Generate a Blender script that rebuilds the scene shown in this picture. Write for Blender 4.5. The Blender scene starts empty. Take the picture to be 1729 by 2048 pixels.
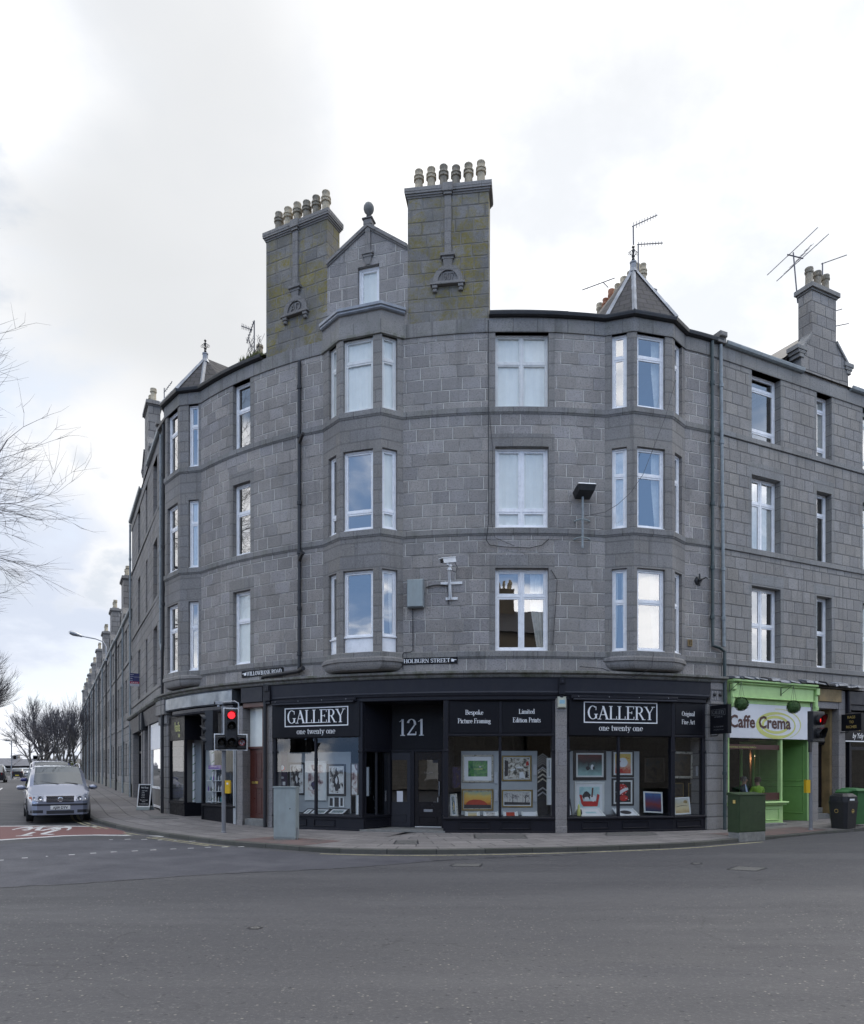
import bpy, bmesh, math, random
from mathutils import Vector, Matrix, noise
from math import sin, cos, pi, radians, sqrt, atan2, hypot
random.seed(7)
SC = bpy.context.scene
COL = SC.collection

# ---------------------------------------------------------------- camera, world, sun, exposure
F_, CX_, HY_, EYE = 1500.0, 864.5, 1543.0, 1.65      # focal length in photo pixels, principal column, horizon row, eye height
cam = bpy.data.cameras.new('Camera'); camo = bpy.data.objects.new('Camera', cam); COL.objects.link(camo)
camo.location = (0, 0, EYE); camo.rotation_euler = (radians(90), 0, 0)
cam.sensor_fit = 'AUTO'; cam.sensor_width = 36.0
cam.lens = 36.0 * F_ / 2048.0
cam.shift_y = (HY_ - 1024.0) / 2048.0
cam.clip_start = 0.1; cam.clip_end = 4000
SC.camera = camo

EXPO = 1.2
SUN_AZ, SUN_EL = radians(18), radians(50)            # azimuth clockwise from +Y (behind the building, a little to the right)
w = bpy.data.worlds.new("World"); SC.world = w; w.use_nodes = True
wt = w.node_tree; wt.nodes.clear()
def wn(t, **k):
    n = wt.nodes.new(t)
    for a, b in k.items(): setattr(n, a, b)
    return n
def wl(a, b): wt.links.new(a, b)
def wmath(op, a, b=None, c=None):
    n = wn('ShaderNodeMath', operation=op)
    for i, v in enumerate((a, b, c)):
        if v is None: continue
        if hasattr(v, 'links'): wl(v, n.inputs[i])
        else: n.inputs[i].default_value = v
    return n.outputs[0]
def wrange(v, a, b, c=0.0, d=1.0, smooth=True):
    n = wn('ShaderNodeMapRange'); n.interpolation_type = 'SMOOTHSTEP' if smooth else 'LINEAR'
    wl(v, n.inputs[0])
    for i, q in enumerate((a, b, c, d)): n.inputs[i + 1].default_value = q
    return n.outputs[0]
def wmix(f, a, b):
    n = wn('ShaderNodeMix', data_type='RGBA')
    if hasattr(f, 'links'): wl(f, n.inputs[0])
    else: n.inputs[0].default_value = f
    for i, v in ((6, a), (7, b)):
        if hasattr(v, 'links'): wl(v, n.inputs[i])
        else: n.inputs[i].default_value = (*v, 1)
    return n.outputs[2]
sky = wn('ShaderNodeTexSky'); sky.sky_type = 'NISHITA'; sky.sun_disc = False
sky.sun_elevation = SUN_EL; sky.sun_rotation = SUN_AZ; sky.air_density = 1.2; sky.dust_density = 1.0; sky.ozone_density = 1.5
tc = wn('ShaderNodeTexCoord')
sp = wn('ShaderNodeSeparateXYZ'); wl(tc.outputs['Generated'], sp.inputs[0])
dx, dy, dz = sp.outputs
zc = wmath('MAXIMUM', dz, 0.02)
# clouds lie on a layer: direction divided by height, so they shrink towards the horizon
cb = wn('ShaderNodeCombineXYZ')
wl(wmath('DIVIDE', dx, wmath('ADD', zc, 0.35)), cb.inputs[0]); wl(wmath('DIVIDE', dy, wmath('ADD', zc, 0.35)), cb.inputs[1])
n1 = wn('ShaderNodeTexNoise'); n1.inputs['Scale'].default_value = 1.9; n1.inputs['Detail'].default_value = 8; n1.inputs['Roughness'].default_value = .56; n1.inputs['Distortion'].default_value = .25
mp = wn('ShaderNodeMapping'); mp.inputs['Location'].default_value = (3.1, 1.4, 0); wl(cb.outputs[0], mp.inputs[0]); wl(mp.outputs[0], n1.inputs['Vector'])
n2 = wn('ShaderNodeTexNoise'); n2.inputs['Scale'].default_value = 1.6; n2.inputs['Detail'].default_value = 3; n2.inputs['Roughness'].default_value = .4
mp2 = wn('ShaderNodeMapping'); mp2.inputs['Location'].default_value = (7.7, 5.2, 2); wl(cb.outputs[0], mp2.inputs[0]); wl(mp2.outputs[0], n2.inputs['Vector'])
front = wrange(dy, -0.25, 0.45)                       # more cloud on the sun's side of the sky
right = wrange(dx, -0.45, 0.05)
cover = wmath('ADD', n1.outputs[0], wmath('ADD', wmath('MULTIPLY', front, 0.10), wmath('MULTIPLY', wmath('MULTIPLY', right, front), 0.10)))
mask = wrange(cover, 0.46, 0.62)
shade = wrange(n2.outputs[0], 0.40, 0.68)
K = 1.0 / (0.10 * 2 ** EXPO)                          # sky value that shows as plain white
bright = wmath('MULTIPLY', wmath('SUBTRACT', 3.6, wmath('MULTIPLY', front, 2.05)), wmath('SUBTRACT', 1.0, wmath('MULTIPLY', shade, 0.15)))
cc = wn('ShaderNodeVectorMath', operation='SCALE'); cc.inputs[0].default_value = (0.985, 0.985, 1.0); wl(wmath('MULTIPLY', bright, K), cc.inputs['Scale'])
veil = wmath('MAXIMUM', wrange(dz, 0.0, 0.5, 0.6, 0.22), wmath('MULTIPLY', front, 0.8))
vc = wn('ShaderNodeVectorMath', operation='SCALE'); vc.inputs[0].default_value = (0.86, 0.92, 1.0); vc.inputs['Scale'].default_value = 1.12 * K
skyv = wmix(veil, sky.outputs[0], vc.outputs[0])
skyc = wmix(mask, skyv, cc.outputs[0])
def patch(base, d, lo, hi, colr, amt, nz, amp=.30):
    """a bank of thinner or greyer cloud round one compass direction"""
    v = Vector(d).normalized(); dp = wn('ShaderNodeVectorMath', operation='DOT_PRODUCT'); nrm = wn('ShaderNodeVectorMath', operation='NORMALIZE'); wl(tc.outputs['Generated'], nrm.inputs[0]); wl(nrm.outputs[0], dp.inputs[0]); dp.inputs[1].default_value = v
    e = wmath('ADD', dp.outputs['Value'], wmath('MULTIPLY', wmath('SUBTRACT', nz, 0.5), amp))
    return wmix(wmath('MULTIPLY', wrange(e, lo, hi), amt), base, tuple(c * K for c in colr))
lowback = wmath('MULTIPLY', wmath('MULTIPLY', wrange(dy, -0.12, -0.42), wrange(dz, 0.72, 0.34)), wrange(n1.outputs[0], 0.66, 0.52))
skyc = wmix(wmath('MULTIPLY', lowback, 0.92), skyc, (0.47 * K, 0.80 * K, 1.42 * K))
skyc = patch(skyc, (-.53, 1, .36), .935, 1.0, (.69, .76, .90), .95, n1.outputs[0], .2)
skyc = patch(skyc, (-.44, 1, .53), .975, .995, (1.06, 1.06, 1.06), .9, n1.outputs[0], .12)
skyc = patch(skyc, (-.34, 1, .70), .955, .995, (.745, .765, .79), .9, n2.outputs[0], .2)
skyc = patch(skyc, (-.62, 1, .62), .985, 1.005, (.60, .68, .80), .6, n1.outputs[0])
skyc = patch(skyc, (.36, 1, .86), .95, 1.01, (.86, .90, .96), .9, n1.outputs[0])
skyc = patch(skyc, (-.15, 1, 1.1), .90, 1.01, (.86, .87, .885), .7, n2.outputs[0])
bg = wn('ShaderNodeBackground'); wl(skyc, bg.inputs[0]); bg.inputs[1].default_value = 0.10
wo = wn('ShaderNodeOutputWorld'); wl(bg.outputs[0], wo.inputs[0])
w.cycles.sampling_method = 'MANUAL'; w.cycles.sample_map_resolution = 1024

sl = bpy.data.lights.new('sun', 'SUN'); sl.energy = 0.6; sl.angle = radians(18); sl.color = (1.0, .96, .9)
so = bpy.data.objects.new('sun', sl); COL.objects.link(so)
sd = Vector((sin(SUN_AZ) * cos(SUN_EL), cos(SUN_AZ) * cos(SUN_EL), sin(SUN_EL)))
so.rotation_euler = sd.to_track_quat('Z', 'Y').to_euler(); so.location = (0, 0, 60)
SC.view_settings.view_transform = 'Standard'; SC.view_settings.look = 'None'
SC.view_settings.exposure = EXPO; SC.view_settings.gamma = 1.0; SC.view_settings.use_curve_mapping = False
SC.cycles.max_bounces = 6; SC.cycles.transparent_max_bounces = 12; SC.cycles.caustics_reflective = False; SC.cycles.caustics_refractive = False
SC.cycles.use_denoising = True

# ---------------------------------------------------------------- materials
class NT:
    def __init__(s, name):
        s.m = bpy.data.materials.new(name); s.m.use_nodes = True; s.t = s.m.node_tree; s.t.nodes.clear()
        s.o = s.t.nodes.new('ShaderNodeOutputMaterial')
    def n(s, typ, ins=None, **k):
        x = s.t.nodes.new('ShaderNode' + typ)
        for a, b in k.items(): setattr(x, a, b)
        for a, b in (ins or {}).items(): s.set(x.inputs[a], b)
        return x
    def set(s, sock, v):
        if hasattr(v, 'links'): s.t.links.new(v, sock)
        elif isinstance(v, (tuple, list)) and sock.type == 'RGBA': sock.default_value = (*v[:3], 1)
        else: sock.default_value = v
    def mth(s, op, a, b=0.0, c=0.0): return s.n('Math', {0: a, 1: b, 2: c}, operation=op).outputs[0]
    def rng(s, v, a, b, c=0.0, d=1.0, sm=False):
        return s.n('MapRange', {0: v, 1: a, 2: b, 3: c, 4: d}, interpolation_type='SMOOTHSTEP' if sm else 'LINEAR').outputs[0]
    def mix(s, f, a, b, mode='MIX'):
        return s.n('Mix', {0: f, 6: a, 7: b}, data_type='RGBA', blend_type=mode).outputs[2]
    def noise(s, vec, scale, detail=3, rough=.5, dist=0.0):
        return s.n('TexNoise', {'Vector': vec, 'Scale': scale, 'Detail': detail, 'Roughness': rough, 'Distortion': dist}).outputs[0]
    def obj(s): return s.n('TexCoord').outputs['Object']
    def pos(s): return s.n('NewGeometry').outputs['Position']
    def uv(s): return s.n('TexCoord').outputs['UV']
    def scl(s, vec, v): return s.n('Mapping', {0: vec, 3: v}).outputs[0]
    def bump(s, h, dist, st=1.0): return s.n('Bump', {'Height': h, 'Distance': dist, 'Strength': st}).outputs[0]
    def pr(s, col, rough=.6, nrm=None, **k):
        p = s.n('BsdfPrincipled', {'Base Color': col, 'Roughness': rough})
        if nrm is not None: s.set(p.inputs['Normal'], nrm)
        for a, b in k.items(): s.set(p.inputs[a.replace('_', ' ')], b)
        s.t.links.new(p.outputs[0], s.o.inputs[0]); return p

def plain(name, col, rough=.55, var=.12, scale=6.0, metal=0.0, dirt=0.0, dirtcol=(.08, .075, .06), coat=0.0, bump=0.0, spec=.5):
    T = NT(name); p = T.pos()
    a = T.noise(p, scale, 4, .6)
    f = T.rng(a, .3, .7, 1 - var, 1 + var)
    c = T.mix(1.0, col, T.n('CombineColor', {0: f, 1: f, 2: f}).outputs[0], 'MULTIPLY')
    if dirt:
        b = T.noise(T.scl(p, (2.2, 2.2, .5)), 1.6, 5, .65)
        c = T.mix(T.rng(b, .48, .75, 0, dirt), c, dirtcol)
    r = T.rng(T.noise(p, scale * 2.3, 3), .3, .7, max(0, rough - .08), min(1, rough + .1))
    nb = T.bump(T.noise(p, scale * 9, 3), .01, bump) if bump else None
    T.pr(c, r, nb, Metallic=metal, Coat_Weight=coat, Specular_IOR_Level=spec)
    return T.m

def granite(name, base=(.315, .296, .280), bw=.50, rnd=.55, hrow=.344, var=.20, mortar=(.52, .50, .46), dark=(.10, .095, .088), rough_face=1.0,
            lichen=0.0, moss=0.0, jw=.0100, jstr=1.0, stain=.35):
    T = NT(name); p = T.pos(); uv = T.uv()
    sx = T.n('SeparateXYZ', {0: uv}); u, v = sx.outputs[0], sx.outputs[1]
    row = T.mth('FLOOR', v); fr = T.mth('FRACT', v)
    dv_top = T.mth('MULTIPLY', T.mth('SUBTRACT', 1.0, fr), hrow); dv_bot = T.mth('MULTIPLY', fr, hrow)
    dv = T.mth('MINIMUM', dv_top, dv_bot)
    W = T.mth('ADD', T.mth('DIVIDE', u, bw), T.mth('MULTIPLY', row, 17.373))
    ed = T.n('TexVoronoi', {'W': W, 'Scale': 1.0, 'Randomness': rnd}, voronoi_dimensions='1D', feature='DISTANCE_TO_EDGE').outputs['Distance']
    cl = T.n('TexVoronoi', {'W': W, 'Scale': 1.0, 'Randomness': rnd}, voronoi_dimensions='1D', feature='F1').outputs['Color']
    du = T.mth('MULTIPLY', ed, bw)
    wob = T.mth('MULTIPLY', T.mth('SUBTRACT', T.noise(p, 9, 3), .5), .010 * rough_face)
    d = T.mth('ADD', T.mth('MINIMUM', du, dv), wob)
    jm = T.rng(d, jw * .6, jw * 1.5, 1, 0, True)
    cs = T.n('SeparateColor', {0: cl})
    t1 = T.rng(cs.outputs[0], 0, 1, 1 - var, 1 + var)
    tint = T.mix(cs.outputs[1], (.985, .99, 1.03), (1.03, 1.0, .965))
    c = T.mix(1.0, base, T.n('CombineColor', {0: t1, 1: t1, 2: t1}).outputs[0], 'MULTIPLY')
    c = T.mix(1.0, c, tint, 'MULTIPLY')
    sp1 = T.noise(p, 30, 4, .8); c = T.mix(T.rng(sp1, .34, .47, .75, 0), c, (.05, .05, .055))
    c = T.mix(T.rng(sp1, .56, .70, 0, .45), c, (.46, .45, .45))
    sp2 = T.noise(p, 17, 4, .7); c = T.mix(T.rng(sp2, .3, .7, .20, 0), c, (.08, .08, .085))
    big = T.noise(p, .9, 4, .6)
    c = T.mix(T.rng(big, .38, .7, 0, .42), c, (.13, .122, .112)); c = T.mix(T.rng(T.noise(p, .33, 3, .5), .45, .65, 0, .25), c, (.34, .32, .29))
    # run-down streaks of dirt
    stv = T.noise(T.scl(p, (3.2, 3.2, .22)), 1.5, 4, .6)
    c = T.mix(T.rng(stv, .56, .76, 0, stain), c, (.085, .08, .075))
    if lichen:
        ln = T.noise(p, 1.5, 7, .75, .5); lf = T.noise(p, 14, 4, .7)
        lm = T.mth('MULTIPLY', T.rng(ln, .45, .58, 0, 1), T.rng(lf, .35, .6, .15, 1))
        c = T.mix(T.mth('MULTIPLY', lm, lichen), c, (.21, .17, .025))
        c = T.mix(T.mth('MULTIPLY', T.rng(T.noise(p, 1.3, 5, .6), .4, .65, 0, .5), lichen), c, (.09, .085, .06))
    if moss:
        mn = T.noise(T.scl(p, (1, 1, .6)), 3.1, 5, .7)
        c = T.mix(T.rng(mn, .45, .68, 0, moss), c, (.065, .075, .028))
    jn = T.noise(T.scl(p, (1, 1, 1)), 1.1, 3)
    jc = T.mix(T.rng(jn, .50, .64, 0, .8), mortar, dark); jm = T.mth('MULTIPLY', jm, T.rng(T.noise(p, 3.7, 4, .7), .35, .55, .6, 1))
    c = T.mix(T.mth('MULTIPLY', jm, jstr), c, jc)
    low = T.mth('MULTIPLY', T.rng(dv_top, .010, .026, .75, 0), T.rng(dv_top, .006, .011, 0, 1))                       # joints sit back: their shadow is painted dark along each block's top arris
    c = T.mix(low, c, (.06, .058, .055))
    h = T.mth('ADD', T.rng(d, 0, .03, 0, 1, True), T.mth('MULTIPLY', T.noise(p, 22, 4, .6), .55 * rough_face))
    T.pr(c, T.rng(sp2, .3, .7, .72, .9), T.bump(h, .016 * rough_face + .003, .8), Specular_IOR_Level=.35)
    return T.m

M = {}
M['ash'] = granite('granite_ashlar')
M['dress'] = granite('granite_dressed', base=(.238, .228, .215), bw=.95, rnd=.5, hrow=.344, var=.06, rough_face=.25, mortar=(.15, .145, .135), jw=.008, jstr=.8, stain=.55)
M['band'] = granite('granite_band', base=(.245, .24, .232), bw=.75, rnd=.5, hrow=1.0, var=.08, rough_face=.25, mortar=(.10, .095, .09), jw=.009, jstr=.9, stain=.8, moss=.25)
M['wet'] = granite('granite_mossy', base=(.22, .215, .20), bw=1.1, rnd=.4, hrow=1.0, var=.08, rough_face=.3, mortar=(.10, .10, .09), jw=.006, jstr=.8, stain=.9, moss=.75)
M['ashlich'] = granite('granite_lichen', base=(.225, .22, .212), lichen=.95, stain=.5, mortar=(.2, .19, .17))
M['ashR'] = granite('granite_ashlar_pale', base=(.295, .282, .262), bw=.42, rnd=.45, hrow=.36, var=.13, mortar=(.13, .125, .12), stain=.55, rough_face=.8)
M['ashL'] = granite('granite_terrace', base=(.25, .24, .23), bw=.42, rnd=.45, hrow=.34, var=.16, mortar=(.12, .115, .11), stain=.5)
M['dressR'] = granite('granite_dressed_pale', base=(.26, .258, .245), bw=.8, rnd=.4, hrow=.36, var=.08, rough_face=.25, mortar=(.12, .115, .11), jw=.005, jstr=.8, stain=.5)
M['quoin'] = granite('granite_quoin', base=(.25, .243, .235), bw=2.5, rnd=.2, hrow=.34, var=.08, rough_face=.35, mortar=(.07, .07, .065), jw=.010, jstr=.95, stain=.4, moss=.1)
M['pil'] = granite('granite_pilaster', base=(.27, .255, .245), bw=3, rnd=.1, hrow=1.3, var=.04, rough_face=.2, mortar=(.06, .06, .055), jw=.007, jstr=.9, stain=.25)

def paint(name, col, rough=.4, dirt=.15, **k): return plain(name, col, rough, .07, 5, dirt=dirt, **k)
M['upvc'] = paint('white_upvc', (.84, .84, .85), .3, .12)
M['upvc_pale'] = paint('old_white_paint', (.72, .72, .70), .45, .3)
M['navy'] = paint('black_blue_paint', (.012, .012, .017), .42, .10, dirtcol=(.04, .04, .04), spec=.25)
M['navy2'] = paint('dark_grey_fascia_paint', (.026, .027, .035), .5, .25, dirtcol=(.05, .048, .045), spec=.3)
M['signblk'] = paint('black_sign_board', (.006, .006, .009), .45, .05, spec=.2)
M['white_let'] = plain('white_vinyl_lettering', (.80, .80, .80), .4, .04)
M['grey_let'] = plain('grey_vinyl_lettering', (.20, .20, .20), .4, .04)
M['green'] = paint('apple_green_paint', (.42, .62, .25), .5, .3, dirtcol=(.24, .38, .15))
M['green2'] = paint('leaf_green_paint', (.13, .28, .065), .45, .12, dirtcol=(.06, .12, .03))
M['signwhite'] = plain('white_sign_board', (.68, .69, .72), .4, .03, 3, dirt=.05)
M['lime'] = plain('lime_sign_ink', (.56, .58, .17), .4, .05)
M['brown_let'] = plain('brown_lettering', (.07, .022, .018), .4, .05)
M['gold'] = plain('gold_lettering', (.62, .44, .13), .4, .08)
M['lead'] = plain('lead_sheet', (.27, .285, .31), .5, .25, 3, metal=.2, dirt=.3)
M['iron'] = plain('black_cast_iron', (.012, .012, .014), .45, .2, 8, dirt=.3, dirtcol=(.05, .045, .04))
M['irongreen'] = plain('green_cast_iron', (.035, .055, .055), .5, .25, 8, dirt=.4, dirtcol=(.12, .12, .11))
M['pipegrey'] = plain('grey_painted_pipe', (.24, .27, .28), .5, .2, 8, dirt=.4, dirtcol=(.11, .10, .08))
M['galv'] = plain('galvanised_steel', (.36, .37, .39), .4, .15, 8, metal=.6, dirt=.2)
M['steel'] = plain('brushed_steel_sheet', (.20, .225, .255), .38, .3, 2, metal=.7, dirt=.6, dirtcol=(.12, .13, .15))
M['alu'] = plain('aerial_aluminium', (.10, .10, .12), .5, .2)
M['pot_buff'] = plain('buff_clay', (.42, .36, .26), .8, .25, 5, dirt=.75, dirtcol=(.10, .09, .07), bump=.4)
M['pot_grey'] = plain('sooty_clay', (.25, .22, .17), .8, .3, 5, dirt=.8, dirtcol=(.06, .05, .045), bump=.4)
M['pot_red'] = plain('red_clay', (.34, .15, .085), .8, .25, 5, dirt=.5, bump=.4)
M['slate'] = None
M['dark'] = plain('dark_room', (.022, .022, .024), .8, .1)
M['room'] = plain('room_wall', (.17, .16, .15), .9, .1, 1.5)
M['blind'] = plain('pale_blind', (.86, .85, .80), .8, .05, 3)
M['curtain'] = plain('cream_curtain', (.74, .72, .67), .9, .12, 8)
M['curtain_dark'] = plain('grey_curtain', (.14, .16, .18), .9, .2, 8)
M['panelgrey'] = plain('grey_display_panel', (.34, .36, .37), .8, .06, 2)
M['cab_grey'] = plain('grey_cabinet_paint', (.275, .315, .315), .5, .08, 3, dirt=.35, dirtcol=(.14, .14, .12), bump=.1)
M['cab_green'] = plain('dark_green_cabinet_paint', (.028, .048, .020), .55, .15, 3, dirt=.25, dirtcol=(.05, .06, .035), bump=.1, spec=.3)
M['concrete'] = plain('weathered_concrete', (.20, .20, .19), .9, .2, 8, dirt=.4, bump=.5)
M['yellow'] = plain('yellow_plastic', (.62, .38, .015), .4, .06)
M['plastic_blk'] = plain('black_plastic', (.014, .014, .016), .45, .15)
M['polegrey'] = plain('grey_painted_pole', (.17, .175, .19), .45, .1, 5, dirt=.3)
M['white'] = plain('white_paint', (.74, .74, .74), .5, .05)
M['cream'] = plain('cream_plastic', (.50, .50, .40), .45, .08, 4, dirt=.2)
M['door_brown'] = plain('brown_door_paint', (.085, .022, .015), .35, .15, 3, dirt=.2)
M['brass'] = plain('brass', (.60, .42, .12), .3, .1, 5, metal=.9)
M['black_gloss'] = plain('black_gloss_paint', (.008, .008, .012), .18, .1)
M['oldwood'] = plain('worn_ochre_board', (.26, .185, .085), .7, .3, 2.5, dirt=.6, dirtcol=(.10, .08, .05))
M['bin_green'] = plain('green_bin_plastic', (.04, .135, .045), .45, .12)
M['topiary'] = plain('topiary_leaves', (.045, .10, .025), .7, .5, 30)
M['tape'] = plain('torn_roofing_felt', (.20, .21, .23), .4, .5, 4, dirt=.5)
M['moss_tuft'] = plain('dry_moss_and_weeds', (.12, .13, .045), .9, .4, 9)
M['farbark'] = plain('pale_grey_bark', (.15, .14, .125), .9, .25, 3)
M['twig'] = plain('bare_twigs', (.085, .08, .088), .85, .25, 6)
M['bark'] = plain('tree_bark', (.075, .068, .058), .9, .3, 6, bump=.5)

T = NT('slates'); p = T.pos(); uv = T.uv()
br = T.n('TexBrick', {'Vector': uv, 'Color1': (.030, .027, .031), 'Color2': (.055, .049, .053), 'Mortar': (.008, .008, .008), 'Scale': 1.0, 'Mortar Size': .018, 'Brick Width': .30, 'Row Height': .20})
c = T.mix(T.rng(T.noise(p, 5, 4), .4, .7, 0, .4), br.outputs['Color'], (.07, .065, .05))
T.pr(c, .7, T.bump(br.outputs['Fac'], .02, -.8)); M['slate'] = T.m

def glassmat(name, tint=(.96, .98, .98), r0=.10, wav=.0, rough=.0, refl=(1, 1, 1), power=.5):
    T = NT(name); p = T.pos()
    nb = T.bump(T.noise(p, .9, 2, .5), .05, wav) if wav else None
    g = T.n('BsdfGlossy', {'Color': refl, 'Roughness': rough})
    if nb: T.set(g.inputs['Normal'], nb)
    tr = T.n('BsdfTransparent', {'Color': tint})
    lw = T.n('LayerWeight', {'Blend': .5}).outputs['Facing']
    f = T.rng(T.mth('POWER', lw, 3.0), 0, 1, r0, min(1, r0 + power))
    mx = T.n('MixShader', {0: f}); T.t.links.new(tr.outputs[0], mx.inputs[1]); T.t.links.new(g.outputs[0], mx.inputs[2])
    T.t.links.new(mx.outputs[0], T.o.inputs[0]); return T.m
M['glass'] = glassmat('window_glass', r0=.25, wav=.06, tint=(.9, .92, .92), power=.75)
M['glass_soft'] = glassmat('window_glass_over_blind', r0=.05, wav=.06, power=.6)
M['glass_shop'] = glassmat('shop_window_glass', tint=(.95, .97, .97), r0=.05, wav=.05)
M['glass_dark'] = glassmat('dark_door_glass', tint=(.75, .78, .8), r0=.11, wav=.05)
M['glass_car'] = glassmat('car_glass', tint=(.25, .28, .28), r0=.35, wav=.0)

def artmat(name, cols, scale=3.0, z=0.0, detail=5, dist=.6, bands=False):
    """a painted or printed picture: colours wander over the sheet"""
    T = NT(name); uv = T.uv()
    n = T.noise(T.n('Mapping', {0: uv, 1: (z, z * 1.7, 0)}).outputs[0], scale, detail, .6, dist)
    if bands:
        v = T.n('SeparateXYZ', {0: uv}).outputs[1]
        n = T.mth('ADD', T.mth('MULTIPLY', v, .8), T.mth('MULTIPLY', T.mth('SUBTRACT', n, .5), .5))
    cr = T.n('ValToRGB', {0: n}); r = cr.color_ramp
    while len(r.elements) > 1: r.elements.remove(r.elements[-1])
    lo, hi = (0.05, .85) if bands else (.36, .64)
    for i, c in enumerate(cols):
        ps = lo + (hi - lo) * i / max(1, len(cols) - 1)
        e = r.elements[0] if i == 0 else r.elements.new(ps)
        e.position = ps; e.color = (*c, 1)
    T.pr(cr.outputs[0], .5); return T.m

def emit(name, col, st):
    T = NT(name); e = T.n('Emission', {0: col, 1: st}); T.t.links.new(e.outputs[0], T.o.inputs[0]); return T.m
M['red_lamp'] = emit('lit_red_lamp', (1.0, .02, .03), 1.2)
M['warm_lamp'] = emit('lit_spot_lamp', (1.0, .75, .5), 5.0)

# ---------------------------------------------------------------- mesh helpers
WORLD = {}
class MB:
    def __init__(s): s.v = []; s.f = []; s.m = []; s.uv = []; s.mats = []
    def mi(s, m):
        if isinstance(m, str): m = M[m]
        if m not in s.mats: s.mats.append(m)
        return s.mats.index(m)
    def face(s, pts, m, uvs=None):
        k = len(s.v); s.v += [tuple(p) for p in pts]; s.f.append(tuple(range(k, k + len(pts)))); s.m.append(s.mi(m))
        if uvs is None:
            a, b, c = Vector(pts[0]), Vector(pts[1]), Vector(pts[2]); n = (b - a).cross(c - a)
            if n.length < 1e-12: n = Vector((0, 0, 1))
            n.normalize()
            if abs(n.z) > .7: uvs = [(p[0], p[1] / .344) for p in pts]
            else:
                t = Vector((-n.y, n.x, 0)).normalized()
                uvs = [(Vector(p).dot(t), rowmap(p[2])) for p in pts]
        s.uv += list(uvs)
    def hexa(s, b, t, m, uv=None):
        """b, t: four bottom and four top corners, counter-clockwise seen from above"""
        s.face([b[3], b[2], b[1], b[0]], m); s.face(t, m)
        for i in range(4):
            j = (i + 1) % 4; s.face([b[i], b[j], t[j], t[i]], m)
    def box(s, x0, x1, y0, y1, z0, z1, m, rot=0, piv=None):
        P = [(x0, y0), (x1, y0), (x1, y1), (x0, y1)]
        if rot:
            px, py = piv or ((x0 + x1) / 2, (y0 + y1) / 2); c, q = cos(rot), sin(rot)
            P = [(px + (x - px) * c - (y - py) * q, py + (x - px) * q + (y - py) * c) for x, y in P]
        s.hexa([(x, y, z0) for x, y in P], [(x, y, z1) for x, y in P], m)
    def fbox(s, fr, x0, x1, n0, n1, z0, z1, m, ev=0.0):
        """box in a facade frame; n0 inner, n1 outer; ev bevels the outer face"""
        q = lambda x, n, z: fr.pt(x, n, z)
        if ev:
            b = [q(x0, n0, z0), q(x0, n1 - ev, z0), q(x1, n1 - ev, z0), q(x1, n0, z0)]
            t = [q(x0, n0, z1), q(x0, n1 - ev, z1), q(x1, n1 - ev, z1), q(x1, n0, z1)]
            F = [q(x0 + ev, n1, z0 + ev), q(x1 - ev, n1, z0 + ev), q(x1 - ev, n1, z1 - ev), q(x0 + ev, n1, z1 - ev)]
            R = [b[1], b[2], t[2], t[1]]
            s.face([b[0], b[3], b[2], b[1]], m); s.face([t[0], t[1], t[2], t[3]], m)
            s.face([b[0], b[1], t[1], t[0]], m); s.face([b[2], b[3], t[3], t[2]], m); s.face([b[3], b[0], t[0], t[3]], m)
            s.face(F, m)
            for i in range(4): j = (i + 1) % 4; s.face([R[i], R[j], F[j], F[i]], m)
            return
        s.hexa([q(x0, n1, z0), q(x1, n1, z0), q(x1, n0, z0), q(x0, n0, z0)], [q(x0, n1, z1), q(x1, n1, z1), q(x1, n0, z1), q(x0, n0, z1)], m)
    def ring(s, fr, x0, x1, z0, z1, w, n0, n1, m, wb=None, ev=0.0):
        wb = wb or w
        s.fbox(fr, x0, x0 + w, n0, n1, z0, z1, m, ev); s.fbox(fr, x1 - w, x1, n0, n1, z0, z1, m, ev)
        s.fbox(fr, x0 + w, x1 - w, n0, n1 - .0015, z1 - w, z1, m, ev); s.fbox(fr, x0 + w, x1 - w, n0, n1 - .0015, z0, z0 + wb, m, ev)
    def tube(s, pts, r, m, n=8, cap=True, r1=None):
        pts = [Vector(p) for p in pts]; k0 = None; N = len(pts)
        rings = []
        up = Vector((0, 0, 1))
        for i, p in enumerate(pts):
            d = (pts[min(i + 1, N - 1)] - pts[max(i - 1, 0)])
            if d.length < 1e-9: d = Vector((0, 0, 1))
            d.normalize()
            a = d.cross(up if abs(d.z) < .95 else Vector((1, 0, 0))).normalized(); b = d.cross(a)
            rr = r if r1 is None else r + (r1 - r) * i / max(1, N - 1)
            if isinstance(r, (list, tuple)): rr = r[i]
            rings.append([p + a * rr * cos(2 * pi * j / n) + b * rr * sin(2 * pi * j / n) for j in range(n)])
        k = len(s.v); mi = s.mi(m)
        for R in rings: s.v += [tuple(x) for x in R]
        for i in range(N - 1):
            for j in range(n):
                a, b = k + i * n + j, k + i * n + (j + 1) % n
                s.f.append((a, b, b + n, a + n)); s.m.append(mi); s.uv += [(0, 0), (1, 0), (1, 1), (0, 1)]
        if cap:
            for R, fl in ((rings[0], 1), (rings[-1], 0)):
                k = len(s.v); s.v += [tuple(x) for x in R]; f = tuple(range(k, k + n)); s.f.append(f if not fl else f[::-1]); s.m.append(mi); s.uv += [(0, 0)] * n
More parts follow.
